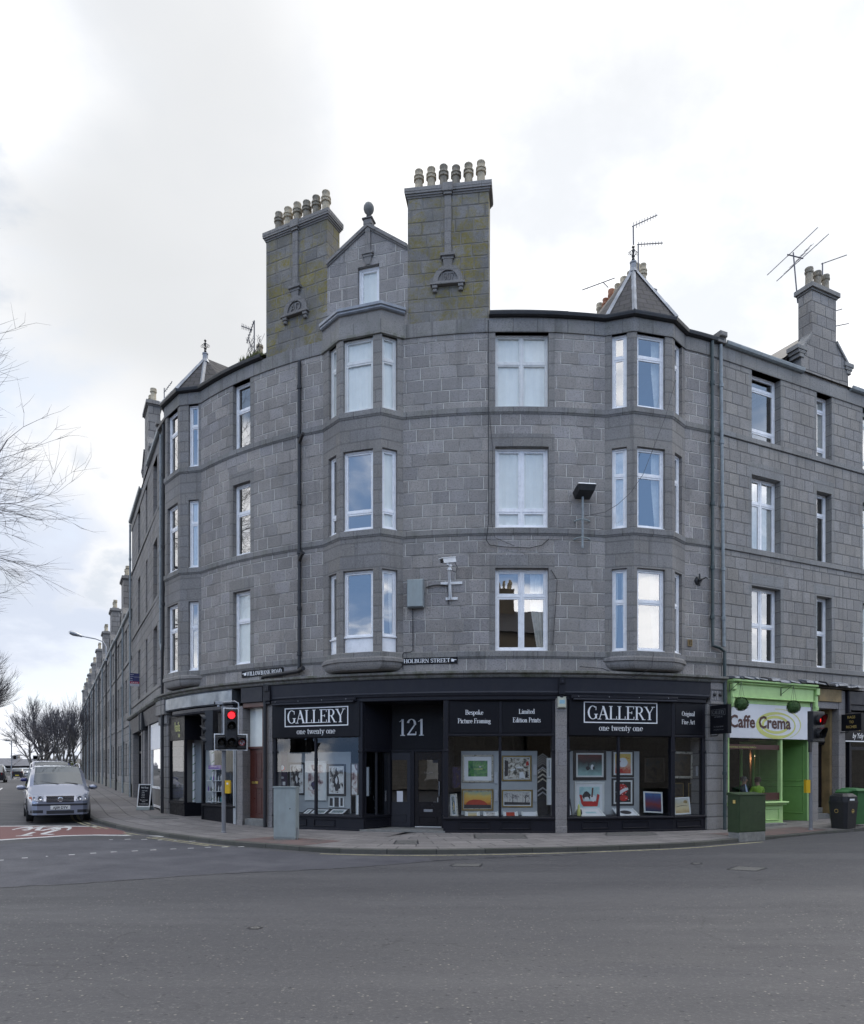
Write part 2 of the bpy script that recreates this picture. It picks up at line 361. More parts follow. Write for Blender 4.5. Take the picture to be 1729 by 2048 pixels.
    def lathe(s, c, prof, m, n=16, axis=None, mats=None):
        """prof: list of (r, h) about the z axis (or axis) at c"""
        c = Vector(c); ax = Vector(axis).normalized() if axis is not None else Vector((0, 0, 1))
        a = ax.cross(Vector((0, 0, 1)) if abs(ax.z) < .9 else Vector((1, 0, 0))).normalized(); b = ax.cross(a)
        k = len(s.v)
        for r, h in prof:
            for j in range(n): s.v.append(tuple(c + ax * h + (a * cos(2 * pi * j / n) + b * sin(2 * pi * j / n)) * r))
        for i in range(len(prof) - 1):
            mi = s.mi(mats[i] if mats else m)
            for j in range(n):
                p, q = k + i * n + j, k + i * n + (j + 1) % n
                s.f.append((p, q, q + n, p + n)); s.m.append(mi); s.uv += [(0, 0), (1, 0), (1, 1), (0, 1)]
    def build(s, name, parent=None, smooth=False, local=False, label=None, **tags):
        me = bpy.data.meshes.new(name)
        V = s.v
        if parent is not None and not local:
            W = WORLD[parent.name].inverted(); V = [tuple(W @ Vector(p)) for p in V]
        me.from_pydata(V, [], s.f)
        for m in s.mats: me.materials.append(m)
        me.polygons.foreach_set('material_index', s.m)
        u = me.uv_layers.new(name='UVMap'); u.data.foreach_set('uv', [c for t in s.uv for c in t])
        if smooth:
            me.polygons.foreach_set('use_smooth', [True] * len(s.f))
        me.update()
        o = bpy.data.objects.new(name, me); COL.objects.link(o)
        if smooth and smooth != 'all':
            bm = bmesh.new(); bm.from_mesh(me); bmesh.ops.remove_doubles(bm, verts=bm.verts, dist=.0004)
            for e in bm.edges:
                if len(e.link_faces) == 2 and e.calc_face_angle(0) > radians(38): e.smooth = False
            bm.to_mesh(me); bm.free()
        if parent is not None:
            o.parent = parent; WORLD[o.name] = WORLD[parent.name]
        else: WORLD[o.name] = Matrix.Identity(4)
        if label: o['label'] = label
        for a, b in tags.items(): o[a] = b
        return o
def thing(name, label, cat, loc=(0, 0, 0), rz=0.0, group=None):
    o = bpy.data.objects.new(name, None); COL.objects.link(o); o.empty_display_size = .2
    o.location = loc; o.rotation_euler = (0, 0, rz); o['label'] = label; o['category'] = cat
    if group: o['group'] = group
    WORLD[o.name] = Matrix.Translation(Vector(loc)) @ Matrix.Rotation(rz, 4, 'Z')
    return o
def copy_tree(src, loc, rz, label, group=None):
    r = src.copy(); COL.objects.link(r); r.location = loc; r.rotation_euler = (0, 0, rz); r['label'] = label
    if group: r['group'] = group
    WORLD[r.name] = Matrix.Translation(Vector(loc)) @ Matrix.Rotation(rz, 4, 'Z')
    def kids(a, b):
        for ch in list(a.children):
            c = ch.copy(); COL.objects.link(c); c.parent = b; kids(ch, c)
    kids(src, r); return r

# ---------------------------------------------------------------- the street's plan: a quarter-round corner between two straight streets
CC, RR = (2.3, 34.0), 13.95
AR = math.atan(.503); AL = pi / 2 - AR
SR, SL = RR * AR, -RR * AL
def P2(s, n=0.0):
    if s > SR: a = AR; e = s - SR
    elif s < SL: a = -AL; e = s - SL
    else: a = s / RR; e = 0
    o = (sin(a), -cos(a)); t = (cos(a), sin(a))
    return (CC[0] + o[0] * (RR + n) + t[0] * e, CC[1] + o[1] * (RR + n) + t[1] * e)
def PT(s, n, z): x, y = P2(s, n); return (x, y, z)
def pxof(x, y): return CX_ + F_ * x / y
def S(px, n=0.0):
    a, b = -150.0, 40.0
    for _ in range(50):
        m = (a + b) / 2; x, y = P2(m, n)
        if pxof(x, y) < px: a = m
        else: b = m
    return (a + b) / 2
def Z(px, py, n=0.0):
    x, y = P2(S(px, n), n); return EYE + (HY_ - py) * y / F_
def at(px, py, Y): return ((px - CX_) / F_ * Y, Y, EYE + (HY_ - py) / F_ * Y)
def smooth_interp(x, T_):
    if x <= T_[0][0]: return T_[0][1]
    for (a, p), (b, q) in zip(T_, T_[1:]):
        if x <= b: return p + (q - p) * (x - a) / (b - a)
    return T_[-1][1]
TL = [(21, 0), (23, .05), (25.5, .16), (28.3, .2), (37, .385), (48, .5), (61, .6), (105, .7), (300, 1.2)]
TR = [(17.5, 0), (18.5, .04), (20.5, .13), (26, .25), (60, .5)]
def H(x, y):
    """height of the pavement: both streets climb gently away from the corner"""
    t = -.449 * x + .893 * y; u = .893 * x + .449 * y
    return smooth_interp(t, TL) + smooth_interp(u, TR) * (1 if t < 26 else max(0, 1 - (t - 26) / 10))
def G(px, py, dz=0.0):
    """point of the ground seen at a photo pixel"""
    Y = 18.0
    for _ in range(60):
        X = (px - CX_) / F_ * Y
        Y = Y * .5 + .5 * max(3, min(300, (EYE - H(X, Y) - dz) * F_ / max(1.0, py - HY_)))
    X = (px - CX_) / F_ * Y
    return (X, Y, H(X, Y) + dz)
ROWS = [(-1, -3), (0, 0), (4.33, 12), (4.73, 13), (4.88, 13.5), (8.02, 22.5), (8.18, 23), (11.26, 32), (11.41, 32.5), (13.40, 38.5), (13.77, 39), (19.96, 57)]
def rowmap(z): return smooth_interp(z, ROWS) if z < 19.96 else 57 + (z - 19.96) / .344
class Fr:
    """straight frame between two plan points; x runs left to right seen from the street, n points to the street"""
    def __init__(s, A, B):
        s.A = Vector((A[0], A[1], 0)); d = Vector((B[0] - A[0], B[1] - A[1], 0)); s.L = d.length; s.ex = d.normalized(); s.en = Vector((s.ex.y, -s.ex.x, 0))
    def pt(s, x, n, z): p = s.A + s.ex * x + s.en * n; return (p.x, p.y, z)
def FS(s0, s1, n=0.0): return Fr(P2(s0, n), P2(s1, n))
def FP(a, b, n=0.0): return FS(S(a, n), S(b, n), n)

def sweep(mb, s0, s1, prof, m, step=.5, caps=True):
    """sweep a closed (n, z) profile along the facade line"""
    N = max(1, int(math.ceil((s1 - s0) / step))); ss = [s0 + (s1 - s0) * i / N for i in range(N + 1)]
    per = [0]
    for i in range(len(prof)): a, b = prof[i], prof[(i + 1) % len(prof)]; per.append(per[-1] + hypot(a[0] - b[0], a[1] - b[1]))
    for a, b in zip(ss, ss[1:]):
        for i in range(len(prof)):
            p, q = prof[i], prof[(i + 1) % len(prof)]
            mb.face([PT(a, *p), PT(b, *p), PT(b, *q), PT(a, *q)], m, [(a, per[i] * .9 + .05), (b, per[i] * .9 + .05), (b, per[i + 1] * .9 + .05), (a, per[i + 1] * .9 + .05)])
    if caps:
        mb.face([PT(s0, *p) for p in prof][::-1], m); mb.face([PT(s1, *p) for p in prof], m)

def wall(mb, s0, s1, z0, z1, ops, ma='ash', md='dress', n=0.0, dep=.2, mar=.16, lint=.34, step=.55, sill=.0):
    """curved or straight wall sheet with openings (a, b, z0, z1); dressed margins and reveals round each"""
    xs = {round(s0, 5), round(s1, 5)}; zs = {round(z0, 5), round(z1, 5)}
    for a, b, c, d in ops:
        for x in (a - mar, a, b, b + mar):
            if s0 < x < s1: xs.add(round(x, 5))
        for z in (c, d, min(d + lint, z1)):
            if z0 < z < z1: zs.add(round(z, 5))
    xs = sorted(xs); out = []
    for a, b in zip(xs, xs[1:]):
        k = max(1, int(math.ceil((b - a) / step)))
        out += [a + (b - a) * i / k for i in range(k)]
    xs = out + [xs[-1]]; zs = sorted(zs)
    for a, b in zip(xs, xs[1:]):
        for c, d in zip(zs, zs[1:]):
            x, z = (a + b) / 2, (c + d) / 2
            if any(o[0] < x < o[1] and o[2] < z < o[3] for o in ops): continue
            dr = any(o[0] - mar < x < o[1] + mar and o[2] < z < min(o[3] + lint, z1) for o in ops)
            mb.face([PT(a, n, c), PT(b, n, c), PT(b, n, d), PT(a, n, d)], md if dr else ma, [(a, rowmap(c)), (b, rowmap(c)), (b, rowmap(d)), (a, rowmap(d))])
    for a, b, c, d in ops:
        mb.face([PT(a, n, c), PT(a, n, d), PT(a, n - dep, d), PT(a, n - dep, c)], md)
        mb.face([PT(b, n, d), PT(b, n, c), PT(b, n - dep, c), PT(b, n - dep, d)], md)
        mb.face([PT(a, n, d), PT(b, n, d), PT(b, n - dep, d), PT(a, n - dep, d)], md)
        mb.face([PT(a, n, c), PT(a, n - dep, c), PT(b, n - dep, c), PT(b, n, c)], md)

def window(parent, fr, x0, x1, z0, z1, cols=1, rows=(), frame='upvc', n=-.17, fw=.055, iw=.045, cover=None, side=None, colx=None, panel=0.0, glass='glass', lab=None):
    """upvc or painted window: fixed frame, casements with a glazing bead, transoms; pane and curtain or blind as children"""
    mb = MB(); W = x1 - x0
    if panel:
        mb.fbox(fr, x0 + .01, x1 - .01, n - .06, n + .035, z0, z0 + panel - .012, 'upvc'); mb.fbox(fr, x0, x1, n - .02, n + .06, z0 + panel - .012, z0 + panel + .012, 'upvc'); z0 += panel
    mb.ring(fr, x0, x1, z0, z1, fw, n - .05, n + .03, frame, wb=fw * 1.25, ev=.006)
    mb.fbox(fr, x0 - .012, x1 + .012, n - .02, n + .085, z0 - .004, z0 + .03, frame)
    cx = [x0 + fw] + ([x0 + W * c for c in colx] if colx else [x0 + W * i / cols for i in range(1, cols)]) + [x1 - fw]
    zr = [z0 + fw] + [z0 + (z1 - z0) * r for r in rows] + [z1 - fw]
    for c in cx[1:-1]: mb.fbox(fr, c - .032, c + .032, n - .05, n + .022, z0 + fw, z1 - fw, frame, .005)
    for i, (a, b) in enumerate(zip(cx, cx[1:])):
        a2 = a + (.032 if i else 0); b2 = b - (.032 if i < len(cx) - 2 else 0)
        for r in zr[1:-1]: mb.fbox(fr, a2, b2, n - .05, n + .017, r - .028, r + .028, frame, .005)
        for j, (c, d) in enumerate(zip(zr, zr[1:])):
            mb.ring(fr, a2, b2, c + (.028 if j else 0), d - (.028 if j < len(zr) - 2 else 0), iw, n - .045, n + .008, frame, ev=.004)
    if z1 - z0 > 1.0 and frame == 'upvc' and not panel and cover != 'blind':
        m = (x0 + x1) / 2; k = min(.2, W * .2); mb.fbox(fr, m - k, m + k, n + .028, n + .04, z1 - fw * .75, z1 - fw * .45, frame)
    w_ = mb.build('window', parent, label=lab)
    if cover in ('blind', 'venetian'): glass = 'glass_soft'
    pb = MB(); g = fw + iw * .5
    pb.face([fr.pt(x0 + g, n - .012, z0 + g), fr.pt(x1 - g, n - .012, z0 + g), fr.pt(x1 - g, n - .012, z1 - g), fr.pt(x0 + g, n - .012, z1 - g)], glass)
    pb.build('pane', w_)
    if cover in ('blind', 'venetian', 'nets'):
        cb_ = MB(); y = n - .05; a, b, c, d = x0 + .03, x1 - .03, z0 + .04, z1 - .03
        if cover == 'venetian':
            k = int((d - c) / .05)
            for i in range(k):
                z = c + (d - c) * i / k
                cb_.face([fr.pt(a, y + .005, z), fr.pt(b, y + .005, z), fr.pt(b, y - .005, z + .047), fr.pt(a, y - .005, z + .047)], 'blind')
        else:
            k = max(6, int((b - a) / (.09 if cover == 'blind' else .05))); am = .006 if cover == 'blind' else .018
            for i in range(k):
                p, q = a + (b - a) * i / k, a + (b - a) * (i + 1) / k
                o1, o2 = (am, -am) if i % 2 else (-am, am)
                cb_.face([fr.pt(p, y + o1, c), fr.pt(q, y + o2, c), fr.pt(q, y + o2, d), fr.pt(p, y + o1, d)], 'blind' if cover == 'blind' else 'curtain')
        cb_.build('blind' if cover != 'nets' else 'net_curtain', w_)
    for sd_ in (side or ''):
        cb_ = MB(); y = n - .16; kk = 9; mt = 'curtain' if sd_ in 'lr' else 'curtain_dark'; left = sd_ in 'lL'
        for i in range(kk):
            def xq(j, z):
                t = j / kk; wdt = (.30 if z > .55 else .30 * (.55 + z * .8)) * W * (1.15 if mt == 'curtain_dark' else 1)
                return (x0 + .03 + wdt * t) if left else (x1 - .03 - wdt * t)
            for z_a, z_b in ((0, .3), (.3, .55), (.55, 1)):
                za, zb = z0 + .03 + (z1 - z0 - .06) * z_a, z0 + .03 + (z1 - z0 - .06) * z_b
                o1, o2 = .03 * (i % 2), .03 * ((i + 1) % 2)
                pts = [fr.pt(xq(i, z_a), y + o1, za), fr.pt(xq(i + 1, z_a), y + o2, za), fr.pt(xq(i + 1, z_b), y + o2, zb), fr.pt(xq(i, z_b), y + o1, zb)]
                cb_.face(pts if left else pts[::-1], mt)
        cb_.build('curtain', w_)
    return w_
# ---------------------------------------------------------------- lettering
GLY = {}
def gl(ch, w, *st): GLY[ch] = (w, st)
gl('A', .74, ('d', .09, 0, .37, 1, .05), ('d', .35, 1, .64, 0, .13), ('h', .2, .52, .34), ('s', .09, 0), ('s', .64, 0))
gl('B', .64, ('v', .15, 0, 1), ('h', .15, .32, .98), ('h', .15, .34, .52), ('h', .15, .34, .02), ('a', .32, .75, .2, .23, -90, 90), ('a', .34, .27, .23, .25, -90, 90), ('s', .12, 0), ('s', .12, 1))
gl('C', .68, ('a', .38, .5, .29, .49, 50, 310), ('v', .60, .68, .95, 1), ('b', .58, .2))
gl('D', .74, ('v', .15, 0, 1), ('h', .15, .34, .98), ('h', .15, .34, .02), ('a', .34, .5, .31, .48, -90, 90), ('s', .12, 0), ('s', .12, 1))
gl('E', .62, ('v', .15, 0, 1), ('h', .1, .55, .98), ('h', .1, .56, .02), ('h', .15, .42, .52), ('v', .55, .8, 1, 1), ('v', .57, 0, .22, 1), ('v', .42, .42, .62, 1), ('s', .12, 0), ('s', .12, 1))
gl('F', .58, ('v', .15, 0, 1), ('h', .1, .55, .98), ('h', .15, .42, .52), ('v', .55, .78, 1, 1), ('v', .42, .42, .62, 1), ('s', .15, 0), ('s', .12, 1))
gl('G', .74, ('a', .38, .5, .29, .49, 52, 310), ('v', .60, .68, .95, 1), ('v', .60, .06, .40), ('s', .60, .40))
gl('H', .78, ('v', .15, 0, 1), ('v', .62, 0, 1), ('h', .15, .62, .52), ('s', .15, 0), ('s', .15, 1), ('s', .62, 0), ('s', .62, 1))
gl('I', .32, ('v', .16, 0, 1), ('s', .16, 0), ('s', .16, 1))
gl('K', .74, ('v', .15, 0, 1), ('d', .18, .42, .56, 1, .05), ('d', .30, .58, .62, 0, .13), ('s', .15, 0), ('s', .15, 1), ('s', .62, 0), ('s', .55, 1))
gl('L', .60, ('v', .15, 0, 1), ('h', .1, .55, .02), ('v', .55, 0, .24, 1), ('s', .15, 1), ('s', .12, 0))
gl('M', .92, ('v', .13, 0, 1, 1), ('v', .76, 0, 1), ('d', .15, 1, .44, 0, .12), ('d', .44, 0, .74, 1, .05), ('s', .13, 0), ('s', .13, 1), ('s', .76, 0), ('s', .76, 1))
gl('N', .78, ('v', .14, 0, 1, 1), ('v', .64, 0, 1, 1), ('d', .14, 1, .64, 0, .13), ('s', .14, 0), ('s', .1, 1), ('s', .64, 1))
gl('O', .74, ('a', .37, .5, .29, .49, 0, 360))
gl('P', .60, ('v', .15, 0, 1), ('h', .15, .32, .98), ('h', .15, .32, .47), ('a', .32, .725, .21, .255, -90, 90), ('s', .15, 0), ('s', .12, 1))
gl('R', .70, ('v', .15, 0, 1), ('h', .15, .32, .98), ('h', .15, .32, .50), ('a', .32, .74, .2, .24, -90, 90), ('d', .34, .5, .62, 0, .12), ('s', .15, 0), ('s', .12, 1), ('s', .64, 0))
gl('S', .56, ('a', .28, .74, .18, .24, 20, 230), ('a', .28, .27, .2, .25, -160, 70), ('d', .15, .62, .42, .42, .11), ('v', .46, .74, .96, 1), ('v', .09, .04, .26, 1))
gl('T', .66, ('v', .33, 0, 1), ('h', .05, .61, .98), ('v', .05, .78, 1, 1), ('v', .61, .78, 1, 1), ('s', .33, 0))
gl('U', .74, ('v', .15, .3, 1), ('v', .60, .3, 1, 1), ('a', .375, .3, .225, .28, 180, 360), ('s', .15, 1), ('s', .60, 1))
gl('W', 1.0, ('d', .1, 1, .32, 0, .12), ('d', .32, 0, .5, 1, .05), ('d', .48, 1, .7, 0, .12), ('d', .7, 0, .9, 1, .05), ('s', .1, 1), ('s', .5, 1), ('s', .9, 1))
gl('Y', .70, ('d', .08, 1, .36, .45, .12), ('d', .36, .45, .62, 1, .05), ('v', .36, 0, .48), ('s', .08, 1), ('s', .62, 1), ('s', .36, 0))
gl('a', .46, ('v', .32, .05, .5), ('a', .2, .47, .12, .16, 10, 160), ('a', .2, .17, .13, .16, 0, 360), ('s', .36, .02))
gl('c', .44, ('a', .24, .31, .17, .31, 45, 315), ('b', .36, .5))
gl('d', .50, ('v', .36, 0, 1), ('a', .22, .3, .16, .3, 0, 360), ('s', .33, 1), ('s', .39, 0))
gl('e', .46, ('a', .24, .31, .17, .31, 0, 315), ('h', .09, .4, .34))
gl('g', .46, ('a', .2, .42, .13, .2, 0, 360), ('a', .22, -.1, .17, .16, 0, 360), ('d', .14, .24, .2, .06, .05), ('d', .3, .56, .42, .64, .05))
gl('i', .26, ('v', .13, 0, .62), ('b', .13, .85), ('s', .13, 0), ('s', .1, .62))
gl('k', .50, ('v', .12, 0, 1), ('d', .14, .26, .38, .6, .05), ('d', .22, .36, .42, 0, .1), ('s', .12, 0), ('s', .1, 1), ('s', .42, 0))
gl('l', .26, ('v', .13, 0, 1), ('s', .13, 0), ('s', .1, 1))
gl('m', .76, ('v', .12, 0, .62), ('v', .38, 0, .5), ('v', .64, 0, .5), ('a', .26, .44, .12, .16, 0, 150), ('a', .52, .44, .12, .16, 0, 150), ('s', .12, 0), ('s', .38, 0), ('s', .64, 0), ('s', .08, .62))
gl('n', .52, ('v', .12, 0, .62), ('v', .39, 0, .5), ('a', .26, .44, .13, .17, 0, 150), ('s', .12, 0), ('s', .39, 0), ('s', .08, .62))
gl('o', .50, ('a', .25, .31, .18, .31, 0, 360))
gl('p', .50, ('v', .12, -.3, .62), ('a', .27, .31, .17, .3, 0, 360), ('s', .12, -.3), ('s', .08, .62))
gl('r', .38, ('v', .12, 0, .62), ('a', .25, .44, .12, .16, 50, 150), ('b', .34, .54), ('s', .12, 0), ('s', .08, .62))
gl('s', .40, ('a', .2, .46, .12, .15, 20, 230), ('a', .2, .17, .13, .16, -160, 70), ('d', .12, .39, .28, .26, .09))
gl('t', .34, ('v', .15, .08, .85), ('h', .02, .3, .6), ('a', .23, .12, .09, .12, 190, 320))
gl('u', .52, ('v', .12, .12, .62), ('v', .39, 0, .62), ('a', .25, .16, .13, .16, 190, 340), ('s', .08, .62), ('s', .35, .62), ('s', .42, 0))
gl('w', .70, ('d', .06, .62, .22, 0, .1), ('d', .22, 0, .35, .62, .04), ('d', .33, .62, .49, 0, .1), ('d', .49, 0, .62, .62, .04), ('s', .06, .62), ('s', .35, .62), ('s', .62, .62))
gl('y', .48, ('d', .07, .62, .25, 0, .1), ('d', .42, .62, .16, -.28, .05), ('b', .11, -.26), ('s', .07, .62), ('s', .42, .62))
gl('1', .44, ('v', .24, 0, 1), ('d', .08, .84, .24, .98, .05), ('s', .24, 0))
gl('2', .58, ('a', .28, .72, .19, .27, -15, 170), ('d', .45, .64, .08, .04, .08), ('h', .06, .52, .04), ('h', .06, .52, .09), ('v', .52, .04, .24, 1))
gl(' ', .30)
def serif(mb, fr, txt, xc, z0, h, n, m, sx=1.0, th=.13, tn=.045, track=0.0, depth=0.0):
    """roman lettering cut as strokes; returns its width"""
    W = sum((GLY[c][0] + track) for c in txt) * h * sx; x = xc - W / 2; e = 0
    def q(pts):
        nonlocal e; e += 1; nn = n + (e % 12) * .0004
        mb.face([fr.pt(x + a * h * sx, nn, z0 + b * h) for a, b in pts], m)
        if depth:
            k = len(pts)
            for i in range(k):
                (a, b), (c, d) = pts[i], pts[(i + 1) % k]
                mb.face([fr.pt(x + a * h * sx, nn - depth, z0 + b * h), fr.pt(x + c * h * sx, nn - depth, z0 + d * h), fr.pt(x + c * h * sx, nn, z0 + d * h), fr.pt(x + a * h * sx, nn, z0 + b * h)], m)
    for ch in txt:
        w_, st = GLY[ch]
        for t in st:
            k = t[0]
            if k == 'v':
                ww = (tn if len(t) > 4 else th) / 2 / sx ** .5; q([(t[1] - ww, t[2]), (t[1] + ww, t[2]), (t[1] + ww, t[3]), (t[1] - ww, t[3])])
            elif k == 'h': q([(t[1], t[3] - tn / 2), (t[2], t[3] - tn / 2), (t[2], t[3] + tn / 2), (t[1], t[3] + tn / 2)])
            elif k == 's': q([(t[1] - .13, t[2] - tn * .2 if t[2] < .3 else t[2] - tn), (t[1] + .13, t[2] - tn * .2 if t[2] < .3 else t[2] - tn), (t[1] + .13, t[2] + tn * .8 if t[2] < .3 else t[2]), (t[1] - .13, t[2] + tn * .8 if t[2] < .3 else t[2])])
            elif k == 'd':
                ww = t[5] / 2 * 1.08; q([(t[1] - ww, t[2]), (t[1] + ww, t[2]), (t[3] + ww, t[4]), (t[3] - ww, t[4])] if t[4] > t[2] else [(t[3] - ww, t[4]), (t[3] + ww, t[4]), (t[1] + ww, t[2]), (t[1] - ww, t[2])])
            elif k == 'b': q([(t[1] + .06 * cos(i * pi / 3), t[2] + .06 * sin(i * pi / 3)) for i in range(6)])
            elif k == 'a':
                _, cx, cy, rx, ry, a0, a1 = t; N = max(6, int(abs(a1 - a0) / 18)); prev = None
                for i in range(N + 1):
                    a = radians(a0 + (a1 - a0) * i / N); ww = (tn + (th - tn) * abs(cos(a)) ** 1.3) / 2
                    p_in = (cx + (rx - ww) * cos(a), cy + (ry - ww * .9) * sin(a)); p_out = (cx + (rx + ww) * cos(a), cy + (ry + ww * .9) * sin(a))
                    if prev: q([prev[0], prev[1], p_out, p_in])
                    prev = (p_in, p_out)
        x += (w_ + track) * h * sx
    return W
_tc = {}
def sans(mb, fr, txt, xc, z0, h, n, m, sx=1.0, bold=0.0, align='c', shear=0.0):
    k = (txt, bold, shear)
    if k not in _tc:
        cu = bpy.data.curves.new('lettering', 'FONT'); cu.body = txt; cu.size = 1.0; cu.offset = bold; cu.resolution_u = 2; cu.shear = shear
        o = bpy.data.objects.new('lettering', cu); COL.objects.link(o)
        me = bpy.data.meshes.new_from_object(o.evaluated_get(bpy.context.evaluated_depsgraph_get()))
        _tc[k] = ([tuple(v.co) for v in me.vertices], [tuple(p.vertices) for p in me.polygons])
        bpy.data.objects.remove(o); bpy.data.curves.remove(cu); bpy.data.meshes.remove(me)
    V, Fc = _tc[k]
    if not V: return 0
    x0, x1 = min(v[0] for v in V), max(v[0] for v in V); s = h / .72; W = (x1 - x0) * s * sx
    off = xc - W / 2 if align == 'c' else xc
    for f in Fc:
        mb.face([fr.pt(off + (V[i][0] - x0) * s * sx, n, z0 + V[i][1] * s) for i in f], m)
    return W

# ---------------------------------------------------------------- geometry shared by the corner building's storeys
FL = [(4.88, 7.10), (8.18, 10.35), (11.41, 13.40)]
def fx(fr, px, n=0.0):
    k = (px - CX_) / F_; A = fr.A + fr.en * n
    return (k * A.y - A.x) / (fr.ex.x - k * fr.ex.y)
def fz(fr, px, py, n=0.0):
    p = fr.pt(fx(fr, px, n), n, 0); return EYE + (HY_ - py) * p[1] / F_
class Bay:
    def __init__(s, sa, sb, x1, x2, o):
        s.sa, s.sb = sa, sb; f = FS(sa, sb); s.f = f; s.o = o
        s.p = [f.pt(0, 0, 0)[:2], f.pt(x1, o, 0)[:2], f.pt(x2, o, 0)[:2], f.pt(f.L, 0, 0)[:2]]
        s.fr = [Fr(s.p[i], s.p[i + 1]) for i in range(3)]; s.x1, s.x2 = x1, x2
_s = S(403); BL = Bay(_s - 2.45, _s, .62, 1.84, .45)
BM = Bay(S(647), S(807), .72, 1.93, .46)
BR = Bay(S(1210), S(1370), .64, 1.80, .41)
BAYS = [BL, BM, BR]
def facpath(s0, s1, bays=BAYS, step=.45):
    pts = []; s = s0; bs = sorted([b for b in bays if b.sa > s0 and b.sb < s1], key=lambda b: b.sa)
    def run(a, b, last):
        k = max(1, int(math.ceil((b - a) / step)))
        for i in range(k + (1 if last else 0)): pts.append(P2(a + (b - a) * i / k))
    for b in bs: run(s, b.sa, False); pts.extend(b.p[:3]); s = b.sb
    run(s, s1, True)
    return pts
def psweep(mb, pts, prof, m, caps=True, closed=True):
    n = len(pts); nr = []
    for i in range(n - 1):
        d = Vector((pts[i + 1][0] - pts[i][0], pts[i + 1][1] - pts[i][1])).normalized(); nr.append(Vector((d.y, -d.x)))
    mit = []
    for i in range(n):
        a = nr[max(0, i - 1)]; b = nr[min(n - 2, i)]; v = (a + b) / (1 + a.dot(b)); mit.append(v)
    q = lambda i, p: (pts[i][0] + mit[i].x * p[0], pts[i][1] + mit[i].y * p[0], p[1])
    u = 0; K = len(prof)
    per = [0.0]
    for i in range(K): per.append(per[-1] + hypot(prof[i][0] - prof[(i + 1) % K][0], prof[i][1] - prof[(i + 1) % K][1]))
    for i in range(n - 1):
        L = hypot(pts[i + 1][0] - pts[i][0], pts[i + 1][1] - pts[i][1])
        for j in range(K if closed else K - 1):
            a, b = prof[j], prof[(j + 1) % K]; va, vb = .08 + per[j] * .8, .08 + per[j + 1] * .8
            mb.face([q(i, a), q(i + 1, a), q(i + 1, b), q(i, b)], m, [(u, va), (u + L, va), (u + L, vb), (u, vb)])
        u += L
    if caps and closed:
        mb.face([q(0, p) for p in prof][::-1], m); mb.face([q(n - 1, p) for p in prof], m)
def wallF(mb, fr, z0, z1, ops, ma='dress', md='dress', dep=.15, x0=0.0, x1=None, mar=.0, uo=0.0):
    x1 = fr.L if x1 is None else x1
    xs = sorted({x0, x1} | {v for o in ops for v in (o[0], o[1])}); zs = sorted({z0, z1} | {v for o in ops for v in (o[2], o[3]) if z0 < v < z1})
    for a, b in zip(xs, xs[1:]):
        for c, d in zip(zs, zs[1:]):
            x, z = (a + b) / 2, (c + d) / 2
            if any(o[0] < x < o[1] and o[2] < z < o[3] for o in ops): continue
            mb.face([fr.pt(a, 0, c), fr.pt(b, 0, c), fr.pt(b, 0, d), fr.pt(a, 0, d)], ma, [(a + uo, rowmap(c)), (b + uo, rowmap(c)), (b + uo, rowmap(d)), (a + uo, rowmap(d))])
    for a, b, c, d in ops:
        mb.face([fr.pt(a, 0, c), fr.pt(a, 0, d), fr.pt(a, -dep, d), fr.pt(a, -dep, c)], md)
        mb.face([fr.pt(b, 0, d), fr.pt(b, 0, c), fr.pt(b, -dep, c), fr.pt(b, -dep, d)], md)
        mb.face([fr.pt(a, 0, d), fr.pt(b, 0, d), fr.pt(b, -dep, d), fr.pt(a, -dep, d)], md)
        mb.face([fr.pt(a, 0, c), fr.pt(a, -dep, c), fr.pt(b, -dep, c), fr.pt(b, 0, c)], md)

def chimney_pot(mb, c, h=.62, r=.12, m='pot_buff', style=0):
    x, y, z = c
    if style == 0:
        pr = [(r * 1.1, 0), (r * 1.08, h * .10), (r * .90, h * .13), (r * .80, h * .50), (r * .82, h * .56), (r * 1.08, h * .58), (r * 1.10, h * .63), (r * .92, h * .65), (r * .92, h * .69), (r * 1.08, h * .71), (r * 1.06, h * .76), (r * .82, h * .79), (r * .80, h * .92), (r * .88, h * .94), (r * .84, h * .98), (r * .6, h), (0.001, h)]
    elif style == 1:
        pr = [(r * 1.0, 0), (r * .95, h * .08), (r * .85, h * .1), (r * .85, h * .86), (r * 1.05, h * .88), (r * 1.05, h), (r * .8, h), (r * .75, h * .7)]
    else:
        pr = [(r * 1.1, 0), (r * 1.05, h * .1), (r * .88, h * .16), (r * .82, h * .7), (r * 1.02, h * .74), (r * 1.05, h * .82), (r * .9, h * .86), (r * 1.0, h * .95), (r * .95, h), (r * .7, h), (r * .65, h * .7)]
    mb.lathe((x, y, z), pr, m, 10)

def drainpipe(name, parent, pts, r=.045, m='iron', collars=(), lab=None):
    mb = MB(); mb.tube(pts, r, m, 8)
    for (x, y, z) in collars: mb.lathe((x, y, z - .06), [(r, 0), (r * 1.35, .01), (r * 1.35, .11), (r, .12)], m, 8)
    return mb.build(name, parent, smooth=True, label=lab)

def opening(s0, s1, fl): return (s0, s1, FL[fl][0], FL[fl][1])

